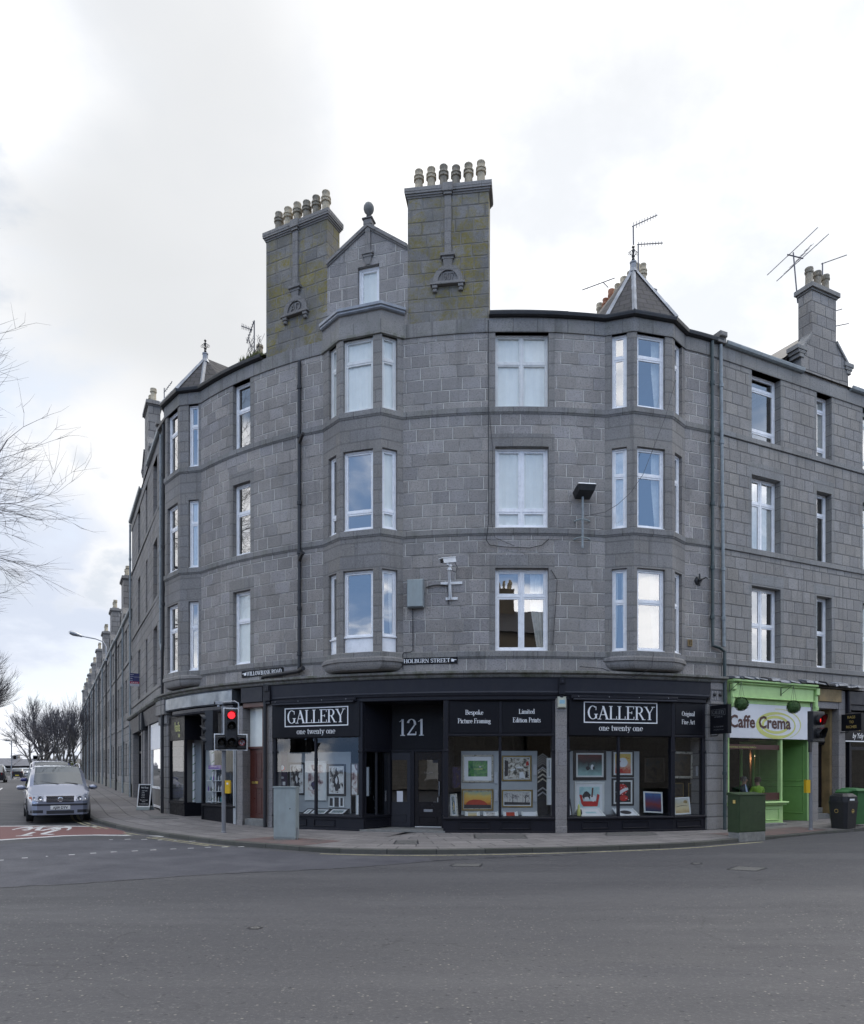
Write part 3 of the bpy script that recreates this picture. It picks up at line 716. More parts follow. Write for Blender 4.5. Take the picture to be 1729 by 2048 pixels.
# ================================================================ corner building
SLB, SRB = S(325), S(1443)
P0 = P2(0)
CB = thing('corner_building', 'four storey curved corner tenement of grey granite above the black gallery shop', 'building', (P0[0], P0[1], 0))
WW = [(S(991), S(1098)), (S(466), S(501))]
ops = [opening(a, b, k) for a, b in WW for k in range(3)]
mb = MB()
segs = [(SLB, BL.sa), (BL.sb, BM.sa), (BM.sb, BR.sa), (BR.sb, SRB)]
for a, b in segs:
    wall(mb, a, b, 4.25, 13.62, [o for o in ops if a < o[0] < b])
for b_ in BAYS: wall(mb, b_.sa, b_.sb, 4.25, 4.75, []); 
wallm = mb.build('wall', CB)
# the three canted bays
def bay(b, name_lab, wins, top=13.77):
    mb = MB(); allops = []
    for i in range(3):
        fr = b.fr[i]; o = []
        for k in range(3):
            if i == 1: a, c = wins[1]
            elif i == 0: a, c = wins[0]
            else: a, c = wins[2]
            o.append((a, c, FL[k][0], FL[k][1]))
        wallF(mb, fr, 4.6, top, o, uo=i * 1.37); allops.append(o)
    # corbelled base: moulded rings shrinking towards the wall
    f = b.f; cx = f.L / 2
    prof = [(4.74, 1.03, 1.04), (4.70, 1.06, 1.08), (4.62, 1.06, 1.08), (4.60, 1.01, 1.02), (4.52, 1.0, 1.0), (4.46, .965, .96), (4.41, .90, .90), (4.38, .79, .76), (4.365, .6, .5)]
    P_ = [(-.0, 0), (.0, .0)]
    base = [(0, 0), (b.x1 * .45, b.o * .55), (b.x1, b.o), (cx, b.o * 1.0), (b.x2, b.o), (b.x2 + (f.L - b.x2) * .55, b.o * .55), (f.L, 0)]
    rings = []
    for z, kx, kn in prof:
        rings.append([f.pt(cx + (x - cx) * kx, n * kn + (.03 if 0 < i < 6 else -.02), z) for i, (x, n) in enumerate(base)])
    k0 = len(mb.v)
    for r1, r2 in zip(rings, rings[1:]):
        for i in range(6): mb.face([r2[i], r2[i + 1], r1[i + 1], r1[i]], 'dress', [(i * .4, .2), (i * .4 + .4, .2), (i * .4 + .4, .3), (i * .4, .3)])
    mb.face(rings[-1], 'dress'); mb.face(rings[0][::-1], 'dress')
    return mb.build('bay', CB, label=name_lab)
def symw(fr, m0, m1): return (m0, fr.L - m1)
wl_ = [(fx(BL.fr[0], 0) * 0 + .17, BL.fr[0].L - .15), (fx(BL.fr[1], 349), fx(BL.fr[1], 362)), (fx(BL.fr[2], 377.5), fx(BL.fr[2], 397.5))]
wl_[1] = (.20, BL.fr[1].L - .17)
bay(BL, 'canted granite bay nearest the side street', wl_)
wm_ = [(fx(BM.fr[0], 657.5), fx(BM.fr[0], 673)), (fx(BM.fr[1], 687), fx(BM.fr[1], 746.5)), (fx(BM.fr[2], 765), fx(BM.fr[2], 795.5))]
bay(BM, 'canted granite bay under the gable', wm_)
wr_ = [(fx(BR.fr[0], 1224), fx(BR.fr[0], 1254)), (fx(BR.fr[1], 1275), fx(BR.fr[1], 1331)), (.15, BR.fr[2].L - .17)]
bay(BR, 'canted granite bay below the slated turret', wr_)
# windows
def frs(a, b): f = FS(a, b); return f
for k in range(3):
    z0, z1 = FL[k]
    f = frs(*WW[0])
    if k == 0: window(CB, f, 0, f.L, z0, z1, 2, (.67,), side='r', fw=.07, iw=.05)
    if k == 1: window(CB, f, 0, f.L, z0, z1, 2, (.225,), cover='blind', fw=.07, iw=.05)
    if k == 2: window(CB, f, 0, f.L, z0, z1, 2, (.615,), cover='blind', frame='upvc_pale', fw=.05, iw=.035)
    f = frs(*WW[1]); window(CB, f, 0, f.L, z0, z1, 1, (.60,), cover='blind' if k == 0 else None)
    for b, ws, cf in ((BL, wl_, 'L'), (BM, wm_, 'M'), (BR, wr_, 'R')):
        for i in range(3):
            fr = b.fr[i]; a, c = ws[i]; kw = dict(n=-.12)
            if cf == 'L': window(CB, fr, a, c, z0, z1, 1, (.66 if k else .63,), cover='nets' if (i == 2 and k == 1) else None, side='r' if k == 0 else None, **kw)
            if cf == 'M':
                if k == 2: window(CB, fr, a, c, z0, z1, 1, (.68,), cover='blind', frame='upvc_pale', **kw)
                if k == 1: window(CB, fr, a, c, z0, z1, 1, (.235,), cover='blind' if i == 2 else None, **kw)
                if k == 0: window(CB, fr, a, c, z0, z1, 1, (), panel=.40, side='r' if i == 2 else None, **kw)
            if cf == 'R':
                if k == 2: window(CB, fr, a, c, z0, z1, 1, (.69,), side='r' if i == 1 else None, **kw)
                if k == 1: window(CB, fr, a, c, z0, z1, 1, (.66,), cover='nets' if i == 0 else None, side='r' if i == 1 else None, **kw)
                if k == 0: window(CB, fr, a, c, z0, z1, 1, (.60,), side='lr' if i == 0 else 'R', **kw)
# bands and cornices
path = facpath(SLB, SRB)
for z in (4.73, 8.02, 11.26):
    mb = MB()
    psweep(mb, path, [(-.05, z), (.035, z - .012), (.045, z + .0), (.045, z + .13), (.005, z + .15), (-.05, z + .15)], 'band')
    psweep(mb, path, [(-.01, z - .05), (.015, z - .05), (.03, z - .012), (-.01, z - .012)], 'band')
    mb.build('sill_band', CB)
mb = MB(); psweep(mb, path, [(-.3, 13.40), (.03, 13.40), (.035, 13.44), (.035, 13.77), (-.3, 13.77)], 'band'); mb.build('eaves_band', CB)
# rooms behind the windows
mb = MB()
for b_ in BAYS:
    pass
Ns = 40
for i in range(Ns):
    a, b = SLB + (SRB - SLB) * i / Ns, SLB + (SRB - SLB) * (i + 1) / Ns
    mb.face([PT(a, -3, 4.3), PT(b, -3, 4.3), PT(b, -3, 13.7), PT(a, -3, 13.7)], 'room')
    for z in (4.35, 7.65, 10.95, 13.8): mb.face([PT(a, .3 if z > 13 and 0 else -.06, z), PT(b, -.06, z), PT(b, -3, z), PT(a, -3, z)], 'room')
for s_ in [SLB + .02, S(430), S(560), S(860), S(1160), S(1400), SRB - .02]:
    mb.face([PT(s_, -.2, 4.3), PT(s_, -3, 4.3), PT(s_, -3, 13.7), PT(s_, -.2, 13.7)], 'room')
mb.build('interior', CB)
# roof: slated slope behind the eaves, all round the corner
mb = MB()
def roofstrip(mb, s0, s1, zE, n0=.08, dn=5.0, dz_=2.55, step=.8, back=9.0):
    k = int((s1 - s0) / step) + 1
    for i in range(k):
        a, b = s0 + (s1 - s0) * i / k, s0 + (s1 - s0) * (i + 1) / k
        L = hypot(dn, dz_)
        mb.face([PT(a, n0, zE), PT(b, n0, zE), PT(b, n0 - dn, zE + dz_), PT(a, n0 - dn, zE + dz_)], 'slate', [(a, 0), (b, 0), (b, L), (a, L)])
        mb.face([PT(a, n0 - dn, zE + dz_), PT(b, n0 - dn, zE + dz_), PT(b, n0 - back, zE), PT(a, n0 - back, zE)], 'slate', [(a, 0), (b, 0), (b, L), (a, L)])
        mb.face([PT(b, -back + n0, 0), PT(a, -back + n0, 0), PT(a, -back + n0, zE), PT(b, -back + n0, zE)], 'dress', [(b, 0), (a, 0), (a, rowmap(zE)), (b, rowmap(zE))])
roofstrip(mb, SLB, S(532), 13.86); roofstrip(mb, S(532), S(979), 13.86, n0=-.66, dn=4.26); roofstrip(mb, S(979), SRB, 13.86)
# mossy slate edge that shows above the gutter by the right hand chimney
psweep(mb, [P2(S(980) + i * .35) for i in range(7)], [(.02, 13.86), (.09, 13.90), (.05, 13.97), (-.3, 14.0), (-.3, 13.86)], 'slate')
mb.build('roof', CB)
# gutters
mb = MB()
GP = [(.02, 13.77), (.10, 13.77), (.15, 13.80), (.165, 13.86), (.165, 13.89), (.13, 13.89), (.11, 13.83), (.05, 13.82), (.02, 13.86)]
psweep(mb, facpath(S(979), S(1440)), GP, 'iron'); mb.build('gutter', CB); mb = MB(); psweep(mb, facpath(SLB + .2, S(528)), GP, 'iron')
mb.build('gutter', CB)
mb = MB()   # bracket ends of the gutter line at the two party walls
for s_ in (SRB - .02,):
    f = FS(s_ - .25, s_ + .05); mb.fbox(f, 0, .3, -.3, .16, 13.78, 13.92, 'dress'); mb.fbox(f, .02, .28, -.3, .24, 13.92, 14.06, 'dress', .02)
mb.build('skew_putt', CB); mb = MB(); s_ = SLB + .05; f = FS(s_ - .1, s_ + .2); mb.fbox(f, 0, .3, -.3, .16, 13.78, 13.92, 'dress'); mb.fbox(f, .02, .28, -.3, .24, 13.92, 14.06, 'dress', .02)
mb.build('skew_putt', CB)
# wallhead chimneys
def big_chimney(pa, pb, letters, label, potpx):
    f = FP(pa, pb); mb = MB(); L = f.L; zt = 17.18; d = .62
    def q(x, n, z): return f.pt(x, n, z)
    for a, b in (((0, 0), (L, 0)), ((L, 0), (L, -d)), ((L, -d), (0, -d)), ((0, -d), (0, 0))):
        lo = 13.70 if a[1] == 0 and b[1] == 0 else 13.7
        mb.face([q(a[0], a[1], lo), q(b[0], b[1], lo), q(b[0], b[1], zt), q(a[0], a[1], zt)], 'ashlich' if True else 'ash', [(a[0] - a[1], rowmap(lo)), (b[0] - b[1] + (L if b[1] == 0 and b[0] == 0 else 0), rowmap(lo)), (b[0] - b[1], rowmap(zt)), (a[0] - a[1], rowmap(zt))] if a[0] != b[0] or True else None)
    c = mb.build('chimney', CB, label=label)
    mb = MB()
    mb.fbox(f, -.0, L, -d, .0, zt, zt + .06, 'dress'); 
    for z, e in ((zt + .0, .02), (zt + .05, .045), (zt + .10, .075)): mb.fbox(f, -e, L + e, -d - e, e, z, z + .052, 'dress')
    mb.fbox(f, -.085, L + .085, -d - .085, .085, zt + .152, zt + .26, 'dress', .01)
    xm = L / 2
    mb.fbox(f, xm - .14, xm + .14, -.05, .13, zt + .05, zt + .275, 'dress', .01); mb.fbox(f, xm - .11, xm + .11, -.05, .10, zt - .02, zt + .05, 'dress')
    mb.build('coping', c)
    mb = MB()
    mb.fbox(f, xm - .09, xm + .09, -.05, .055, 15.55, zt - .02, 'dress', .008)
    mb.fbox(f, xm - .20, xm + .20, -.05, .12, 15.50, 15.58, 'dress', .01); mb.fbox(f, xm - .16, xm + .16, -.05, .08, 15.43, 15.50, 'dress')
    mb.face([q(xm - .13, .07, 15.43), q(xm - .08, .05, 15.13), q(xm + .08, .05, 15.13), q(xm + .13, .07, 15.43)], 'dress')
    mb.face([q(xm - .13, 0, 15.43), q(xm - .08, 0, 15.13), q(xm - .08, .05, 15.13), q(xm - .13, .07, 15.43)], 'dress'); mb.face([q(xm + .08, 0, 15.13), q(xm + .13, 0, 15.43), q(xm + .13, .07, 15.43), q(xm + .08, .05, 15.13)], 'dress')
    zc_ = 14.86; R1, R2 = .40, .27; N = 18
    for i in range(N):
        a, b = pi * i / N, pi * (i + 1) / N
        P_ = lambda r, t, n: q(xm + r * cos(t), n, zc_ + r * sin(t) * 1.05)
        mb.face([P_(R2, a, .06), P_(R1, a, .06), P_(R1, b, .06), P_(R2, b, .06)], 'dress'); mb.face([P_(R1, a, 0), P_(R1, b, 0), P_(R1, b, .06), P_(R1, a, .06)][::-1], 'dress')
        mb.face([P_(R2, a, .02), P_(R2, a, .06), P_(R2, b, .06), P_(R2, b, .02)], 'dress'); mb.face([q(xm, .02, zc_), P_(R2, a, .02), P_(R2, b, .02)], 'dress')
    mb.fbox(f, xm - R1, xm + R1, -.02, .06, zc_ - .06, zc_, 'dress')
    mb.fbox(f, xm - R1 - .07, xm + R1 + .07, -.02, .12, zc_ - .12, zc_ - .06, 'dress', .01)
    for x in (xm - R1 + .05, xm + R1 - .05):
        mb.fbox(f, x - .07, x + .07, -.02, .10, zc_ - .20, zc_ - .12, 'dress', .01); mb.fbox(f, x - .055, x + .055, -.02, .08, zc_ - .29, zc_ - .20, 'dress', .02)
    W_ = R2 * 1.5; hh = .23
    sans(mb, f, letters, xm, zc_ + .01, hh, .045, 'dress', sx=.8 if letters == 'AD' else .62, bold=0.0)
    sans(mb, f, letters, xm + .006, zc_ + .004, hh, .030, 'dark', sx=.8 if letters == 'AD' else .62, bold=0.012)
    mb.build('date_stone', c, label='carved arched panel reading ' + letters)
    for i, x in enumerate([L * (.5 + i) / 6 for i in range(6)]):
        mb = MB(); m = ['pot_buff', 'pot_buff', 'pot_grey', 'pot_grey', 'pot_buff', 'pot_buff'][i] if letters == '1907' else ['pot_grey', 'pot_buff', 'pot_buff', 'pot_grey', 'pot_grey', 'pot_buff'][i]
        chimney_pot(mb, q(x * .93 + L * .045, -d / 2 + .05, zt + .26), .70 + .03 * (i % 3), .135, m)
        mb.build('chimney_pot', c, smooth=True)
    return c
big_chimney(533, 655, 'AD', 'lichen stained wallhead chimney with the carved letters', None)
big_chimney(816, 978, '1907', 'lichen stained wallhead chimney with the carved date', None)
# gable between the chimneys with its attic window
f = FP(655, 816); L = f.L; mb = MB()
xa = fx(f, 737); zE_, zA = 15.80, 16.62; zb = 13.7
wx0, wx1 = fx(f, 716), fx(f, 759); wz0, wz1 = 14.40, 15.62
def gtop(x): return zE_ + (zA - zE_) * (x / xa if x < xa else (L - x) / (L - xa))
xs = sorted([0, wx0, wx1, xa, L] + [L * i / 6 for i in range(1, 6)])
for a, b in zip(xs, xs[1:]):
    inw = wx0 - 1e-6 <= a and b <= wx1 + 1e-6
    for c, d in (((zb, wz0), (wz1, None)) if inw else ((zb, None),)):
        da, db = (d, d) if d else (gtop(a), gtop(b))
        mb.face([f.pt(a, 0, c), f.pt(b, 0, c), f.pt(b, 0, db), f.pt(a, 0, da)], 'ash', [(a, rowmap(c)), (b, rowmap(c)), (b, rowmap(db)), (a, rowmap(da))])
for a, b, c, d in ((wx0, wx1, wz0, wz1),):
    mb.face([f.pt(a, 0, c), f.pt(a, 0, d), f.pt(a, -.18, d), f.pt(a, -.18, c)], 'dress'); mb.face([f.pt(b, 0, d), f.pt(b, 0, c), f.pt(b, -.18, c), f.pt(b, -.18, d)], 'dress'); mb.face([f.pt(a, 0, d), f.pt(b, 0, d), f.pt(b, -.18, d), f.pt(a, -.18, d)], 'dress')
g = mb.build('gable', CB)
window(CB, f, wx0, wx1, wz0, wz1, 1, (), cover='blind', n=-.13, fw=.07, iw=.05)
mb = MB()
for (x0, z0_), (x1, z1_) in (((0, zE_), (xa, zA)), ((xa, zA), (L, zE_))):
    for n0, n1, h0, h1 in ((-.3, .035, 0, .05), (-.3, .075, .05, .15)):
        k = 5
        for i in range(k):
            a, b = x0 + (x1 - x0) * i / k, x0 + (x1 - x0) * (i + 1) / k; za, zb_ = z0_ + (z1_ - z0_) * i / k, z0_ + (z1_ - z0_) * (i + 1) / k
            mb.hexa([f.pt(a, n1, za + h0), f.pt(b, n1, zb_ + h0), f.pt(b, n0, zb_ + h0), f.pt(a, n0, za + h0)], [f.pt(a, n1, za + h1), f.pt(b, n1, zb_ + h1), f.pt(b, n0, zb_ + h1), f.pt(a, n0, za + h1)], 'dress')
mb.build('gable_coping', g)
mb = MB()
mb.fbox(f, xa - .075, xa + .075, -.05, .05, 15.95, 16.72, 'dress', .006); mb.fbox(f, xa - .17, xa + .17, -.05, .09, 15.90, 15.96, 'dress', .01); mb.fbox(f, xa - .14, xa + .14, -.05, .06, 15.84, 15.90, 'dress')
mb.face([f.pt(xa - .12, .05, 15.84), f.pt(xa - .07, .03, 15.64), f.pt(xa + .07, .03, 15.64), f.pt(xa + .12, .05, 15.84)], 'dress')
mb.fbox(f, xa - .12, xa + .12, -.16, .08, 16.72, 16.86, 'dress', .01); mb.fbox(f, xa - .15, xa + .15, -.19, .11, 16.86, 16.90, 'dress', .01)
cpt = f.pt(xa, -.04, 16.90)
mb.lathe(cpt, [(.11, 0), (.05, .05), (.04, .09), (.07, .11), (.04, .13), (.075, .17), (.125, .23), (.145, .30), (.14, .37), (.10, .44), (.04, .48), (0.001, .49)], 'concrete', 16)
mb.build('finial', g, smooth=True)
# roof behind the gable
mb = MB()
bk = lambda x, z, n: f.pt(x, n, z)
for (x0, z0_), (x1, z1_) in (((-.6, 15.2), (xa, zA)), ((xa, zA), (L + .6, 15.2))):
    mb.face([bk(x0, z0_, -.2), bk(x1, z1_, -.2), bk(x1, z1_, -5), bk(x0, z0_, -5)], 'slate', [(0, x0), (0, x1), (5, x1), (5, x0)])
mb.build('gable_roof', CB)
# parapet and lead roof of the middle bay
mb = MB(); bp = [BM.f.pt(-.02, 0, 0)[:2]] + BM.p[1:3] + [BM.f.pt(BM.f.L + .02, 0, 0)[:2]]
psweep(mb, bp, [(-.4, 13.77), (.0, 13.77), (.0, 14.02), (.02, 14.04), (-.4, 14.04)], 'dress')
psweep(mb, bp, [(-.02, 13.38), (.045, 13.40), (.045, 13.47), (-.02, 13.47)], 'wet')
mb.build('bay_parapet', CB)
mb = MB(); psweep(mb, bp, [(-.42, 14.04), (.05, 14.04), (.085, 14.07), (.085, 14.11), (.12, 14.13), (.12, 14.20), (.06, 14.24), (-.42, 14.36)], 'lead')
cfr = BM.f; mb.face([cfr.pt(.15, 0.02, 14.33), cfr.pt(BM.x1, BM.o - .35, 14.33), cfr.pt(BM.x2, BM.o - .35, 14.33), cfr.pt(cfr.L - .15, .02, 14.33)], 'lead')
mb.build('lead_roof', CB, label='blue grey lead roof of the middle bay')
# slated turrets over the outer bays
def turret(b, apex_px, apex_py, back=.35, right_tail=None, finial=True):
    f = b.f; e = .13; zb = 13.88
    k = (apex_px - CX_) / F_; xm = fx(f, apex_px, -back); A = f.pt(xm, -back, 0); za = EYE + (HY_ - apex_py) * A[1] / F_
    A = Vector((A[0], A[1], za))
    base = [f.pt(.05, -.9, zb + .35), f.pt(.02, .0, zb), f.pt(b.x1 - .05, b.o + e, zb), f.pt(b.x2 + .05, b.o + e, zb), f.pt(f.L - .02, .0, zb), f.pt(f.L - .05, -.9, zb + .35)]
    backpt = f.pt(xm, -3.2, za - .05)
    mb = MB()
    bl = base
    for i in range(5):
        p, q = Vector(bl[i]), Vector(bl[i + 1]); L = (q - p).length; hgt = ((A - p).cross(q - p)).length / L; t = (A - p).dot((q - p).normalized())
        mb.face([p, q, A], 'slate', [(0 + i * .13, 0), (L + i * .13, 0), (t + i * .13, hgt)])
    mb.face([bl[5], backpt, A], 'slate', [(0, 0), (3, 1.8), (.5, 1.8)]); mb.face([backpt, bl[0], A], 'slate', [(3, 1.8), (0, 0), (.5, 1.8)])
    r = mb.build('turret_roof', CB)
    mb = MB()
    for i in range(6):
        p = Vector(bl[i]); d = (A - p); K = 4
        for j in range(K):
            a, c = p + d * (j / K) * .97, p + d * ((j + 1) / K + .02) * .97; wd = .065
            side = (d.cross(Vector((0, 0, 1)))).normalized() * wd; up = side.cross(d).normalized()
            if up.z < 0: up = -up
            o = up * (.035 + .006 * (K - j))
            a0, a1 = a + side - up * .01, a - side - up * .01; c0, c1 = c + side * .9 - up * .01, c - side * .9 - up * .01
            if i in (0, 5): continue
            mb.face([a1, a + o, c + o, c1], 'lead'); mb.face([a + o, a0, c0, c + o], 'lead'); mb.face([a1, a0, a + o], 'lead')
    mb.lathe(A - Vector((0, 0, .16)), [(.14, 0), (.09, .12), (.085, .26), (.10, .27), (.10, .31), (.02, .33)], 'lead', 8)
    mb.build('lead_flashing', r)
    mb = MB(); t = A + Vector((0, 0, .15))
    mb.tube([t, t + Vector((0, 0, .42))], .018, 'iron', 6)
    mb.lathe(t + Vector((0, 0, .02)), [(.0, 0), (.045, .05), (.03, .1), (.05, .14), (.015, .2), (.04, .27), (.02, .36), (.045, .40), (.0, .46)], 'iron', 8)
    for a in (0, pi / 2, pi, 3 * pi / 2):
        pts = [t + Vector((cos(a) * (.02 + .085 * sin(u * pi)), sin(a) * (.02 + .085 * sin(u * pi)), .18 + .16 * u)) for u in [j / 8 for j in range(9)]]
        mb.tube(pts, .009, 'iron', 5)
        c = t + Vector((cos(a) * .10, sin(a) * .10, .24)); mb.tube([c + Vector((cos(a) * .045 * cos(v), sin(a) * .045 * cos(v), .045 * sin(v))) for v in [j * pi / 5 for j in range(11)]], .007, 'iron', 4)
    mb.build('finial', r, smooth=True)
    return A
AL_ = turret(BL, 411, 716, back=.45)
AR_ = turret(BR, 1267, 535, back=.35)
# drainpipes of the corner building
def onw(px, n, z): s_ = S(px, n); return PT(s_, n, z)
drainpipe('drainpipe', CB, [onw(599, .07, z) for z in (13.35, 4.72)] + [onw(599, .07, 4.6)], .05, 'iron', [onw(599, .07, z) for z in (12.6, 11.2, 9.3, 7.9, 6.3, 5.0)], 'black downpipe left of the middle bay')
mb = MB()
a = onw(599, .09, 4.58); b_ = onw(527, .12, 4.42); mb.tube([a, onw(599, .12, 4.50), b_, onw(524, .12, 4.30)], .06, 'iron', 8)
mb.tube([onw(599, .1, 4.52), onw(607, .22, 4.56)], .065, 'iron', 10)
mb.build('soil_pipe', CB, smooth=True)
for z in (11.1, 7.75): mb = MB(); mb.tube([onw(599, .07, z - .1), onw(604, .2, z + .02), onw(607, .26, z + .05)], .05, 'iron', 8); mb.build('pipe_branch', CB, smooth=True)
mb = MB(); mb.tube([onw(530.5, .10, z) for z in (4.3, .02)], .055, 'iron', 8)
mb.build('soil_pipe', CB, smooth=True)
drainpipe('drainpipe', CB, [onw(1425, .08, 13.8), onw(1426, .08, 5.35), onw(1426, .1, 5.2), onw(1440, .1, 5.15), onw(1450, .12, 5.05), onw(1450, .12, 3.6), onw(1450, .14, .0)], .05, 'irongreen', [onw(1425.5, .08, z) for z in (12.6, 11.0, 9.2, 7.4, 6.0)] + [onw(1450, .13, z) for z in (3.2, 1.6)], 'green black downpipe that crosses over above the cafe')
drainpipe('drainpipe', CB, [onw(1442, .08, 13.75), onw(1448.5, .08, 5.2)], .05, 'pipegrey', [onw(1443 + (12.6 - z) * .75, .08, z) for z in (12.6, 11.0, 9.2, 7.4, 6.0)], 'pale grey downpipe at the party wall')
drainpipe('drainpipe', CB, [onw(327.5, .10, 13.75), onw(326.5, .1, 6.1), onw(325, .12, 5.8), onw(325, .14, .2)], .055, 'iron', [onw(327, .1, z) for z in (12, 9.5, 7.5)], 'black downpipe by the left bay')
drainpipe('drainpipe', CB, [onw(322, .08, 13.6), onw(321, .08, 6.2), onw(323.5, .1, 5.9)], .045, 'pipegrey', [onw(321.5, .08, z) for z in (12, 9.5, 7.5)], 'grey downpipe by the left bay')
# ================================================================ neighbouring tenements
def gable(root, f, L, c0, c1, base=13.40, sh=14.52, pk=15.10, ct=16.50, cd=.47, rd=4.0, pots=3, mw='ashR', md='dressR', dz=0.0, mirror=False, pot='pot_grey'):
    base += dz; sh += dz; pk += dz; ct += dz
    mb = MB(); R = rowmap
    if mirror: X = lambda x: L - x
    else: X = lambda x: x
    def quadx(x0, z00, z01, x1, z10, z11, n=0.0, m=mw):
        p = [f.pt(X(x0), n, z00), f.pt(X(x1), n, z10), f.pt(X(x1), n, z11), f.pt(X(x0), n, z01)]; uv = [(x0, R(z00)), (x1, R(z10)), (x1, R(z11)), (x0, R(z01))]
        if mirror: p, uv = p[::-1], uv[::-1]
        mb.face(p, m, uv)
    quadx(0, base, sh, c0, base, pk); quadx(c0, base, pk, c1, base, pk); quadx(c1, base, pk, L, base, sh)
    for x in (0, L):
        mb.face([f.pt(X(x), 0, base), f.pt(X(x), -rd, base), f.pt(X(x), -rd, sh), f.pt(X(x), 0, sh)], md)
    g = root_part = mb.build('gable', root)
    mb = MB()
    a, b = X(c0), X(c1)
    if a > b: a, b = b, a
    mb.fbox(f, a, b, -cd, -.004, pk - .8, ct, mw)
    c = mb.build('chimney', root)
    mb = MB(); mb.fbox(f, a - .03, b + .03, -cd - .03, .03, ct, ct + .06, md); mb.fbox(f, a - .09, b + .09, -cd - .09, .09, ct + .06, ct + .20, md, .01)
    mb.fbox(f, a + .05, b - .05, -cd + .05, -.05, ct + .2, ct + .28, md)
    mb.build('coping', c)
    for i in range(pots):
        mb = MB(); x = a + (b - a) * (i + .5) / pots; chimney_pot(mb, f.pt(x, -cd / 2, ct + .27), .58, .13, pot, 2); mb.build('chimney_pot', c, smooth=True)
    for (x0, z0), (x1, z1) in (((0, sh), (c0, pk)), ((c1, pk), (L, sh))):
        q = [(X(x0), z0), (X(x1), z1)]; q.sort()
        (x0, z0), (x1, z1) = q
        mb = MB()
        for n0, n1, h0, h1 in ((-.35, .05, 0, .10),):
            mb.hexa([f.pt(x0, n1, z0 + h0), f.pt(x1, n1, z1 + h0), f.pt(x1, n0, z1 + h0), f.pt(x0, n0, z0 + h0)], [f.pt(x0, n1, z0 + h1), f.pt(x1, n1, z1 + h1), f.pt(x1, n0, z1 + h1), f.pt(x0, n0, z0 + h1)], md)
        mb.build('skew_coping', g)
    for x0, x1 in ((-.22, .22), (L - .22, L + .22)):
        mb = MB(); mb.fbox(f, x0, x1, -.35, .055, sh, sh + .13, md, .01); mb.fbox(f, x0 + .06, x1 - .06, -.35, .04, sh - .10, sh - .003, md, .01); mb.fbox(f, x0 + .12, x1 - .12, -.35, .03, sh - .22, sh - .103, md, .01)
        mb.build('skew_stone', g)
    mb = MB(); xm = L / 2; ez = sh - .12; rz_ = pk + .52; ez2 = sh - .12
    for x0, z0, x1, z1 in ((-.3, ez, xm, rz_), (xm, rz_, L + .25, ez2)):
        mb.face([f.pt(x0, -.34, z0), f.pt(x1, -.34, z1), f.pt(x1, -rd, z1), f.pt(x0, -rd, z0)], 'slate', [(0, x0 * 1.2), (0, x1 * 1.2), (rd, x1 * 1.2), (rd, x0 * 1.2)])
        mb.face([f.pt(x0, -.3, z0 - .08), f.pt(x0, -rd, z0 - .08), f.pt(x1, -rd, z1 - .08), f.pt(x1, -.3, z1 - .08)], 'slate')
    mb.face([f.pt(-.2, -.36, base), f.pt(-.2, -rd, base), f.pt(-.2, -rd, ez), f.pt(-.2, -.36, ez)][::-1], md); mb.face([f.pt(0, -cd, pk - .6), f.pt(L, -cd, pk - .6), f.pt(xm, -cd, rz_)], md)
    mb.build('gable_roof', root)

def tenement_shell(root, s0, s1, ops, ma='ashR', md='dressR', zlo=4.25, ztop=13.62, pal='band', roof=True, eaves=(13.40, 13.77), bands=(4.73, 8.02, 11.26), floors=(4.35, 7.65, 10.95, 13.8), gut='pipegrey', mar=.13, lint=.36, dep=.26, gutters=None):
    mb = MB(); wall(mb, s0, s1, zlo, ztop, ops, ma, md, dep=dep, mar=mar, lint=lint, step=1.2); mb.build('wall', root)
    pth = [P2(s0), P2((s0 + s1) / 2), P2(s1)]
    for z in bands:
        mb = MB(); psweep(mb, pth, [(-.05, z), (.035, z - .012), (.045, z), (.045, z + .13), (.005, z + .15), (-.05, z + .15)], md); mb.build('sill_band', root)
    a, b = eaves; mb = MB(); psweep(mb, pth, [(-.3, a), (.03, a), (.035, a + .04), (.035, b), (-.3, b)], md); mb.build('eaves_band', root)
    mb = MB()
    mb.face([PT(s0, -3, zlo), PT(s1, -3, zlo), PT(s1, -3, b), PT(s0, -3, b)], 'room')
    for z in floors: mb.face([PT(s0, -.06, z), PT(s1, -.06, z), PT(s1, -3, z), PT(s0, -3, z)], 'room')
    k = max(2, int((s1 - s0) / 3.2))
    for i in range(k + 1):
        s_ = s0 + (s1 - s0) * i / k + (.02 if i == 0 else -.02 if i == k else 0)
        if any(o[0] - .1 < s_ < o[1] + .1 for o in ops): s_ = [o for o in ops if o[0] - .1 < s_ < o[1] + .1][0][1] + .2
        mb.face([PT(s_, -.2, zlo), PT(s_, -3, zlo), PT(s_, -3, b), PT(s_, -.2, b)], 'room')
    mb.build('interior', root)
    mb = MB(); roofstrip(mb, s0, s1, b + .09, step=20)
    for s_ in (s0, s1):
        mb.face([PT(s_, .0, b), PT(s_, -4.92, b + 2.64), PT(s_, -9, b), PT(s_, -9, 0), PT(s_, -.3, 0), PT(s_, -.3, b)], 'dress')
    mb.build('roof', root)
    for g0, g1 in (gutters or [(s0, s1)]): mb = MB(); psweep(mb, [P2(g0), P2(g1)], [(n, z + b - 13.77) for n, z in GP], gut); mb.build('gutter', root)

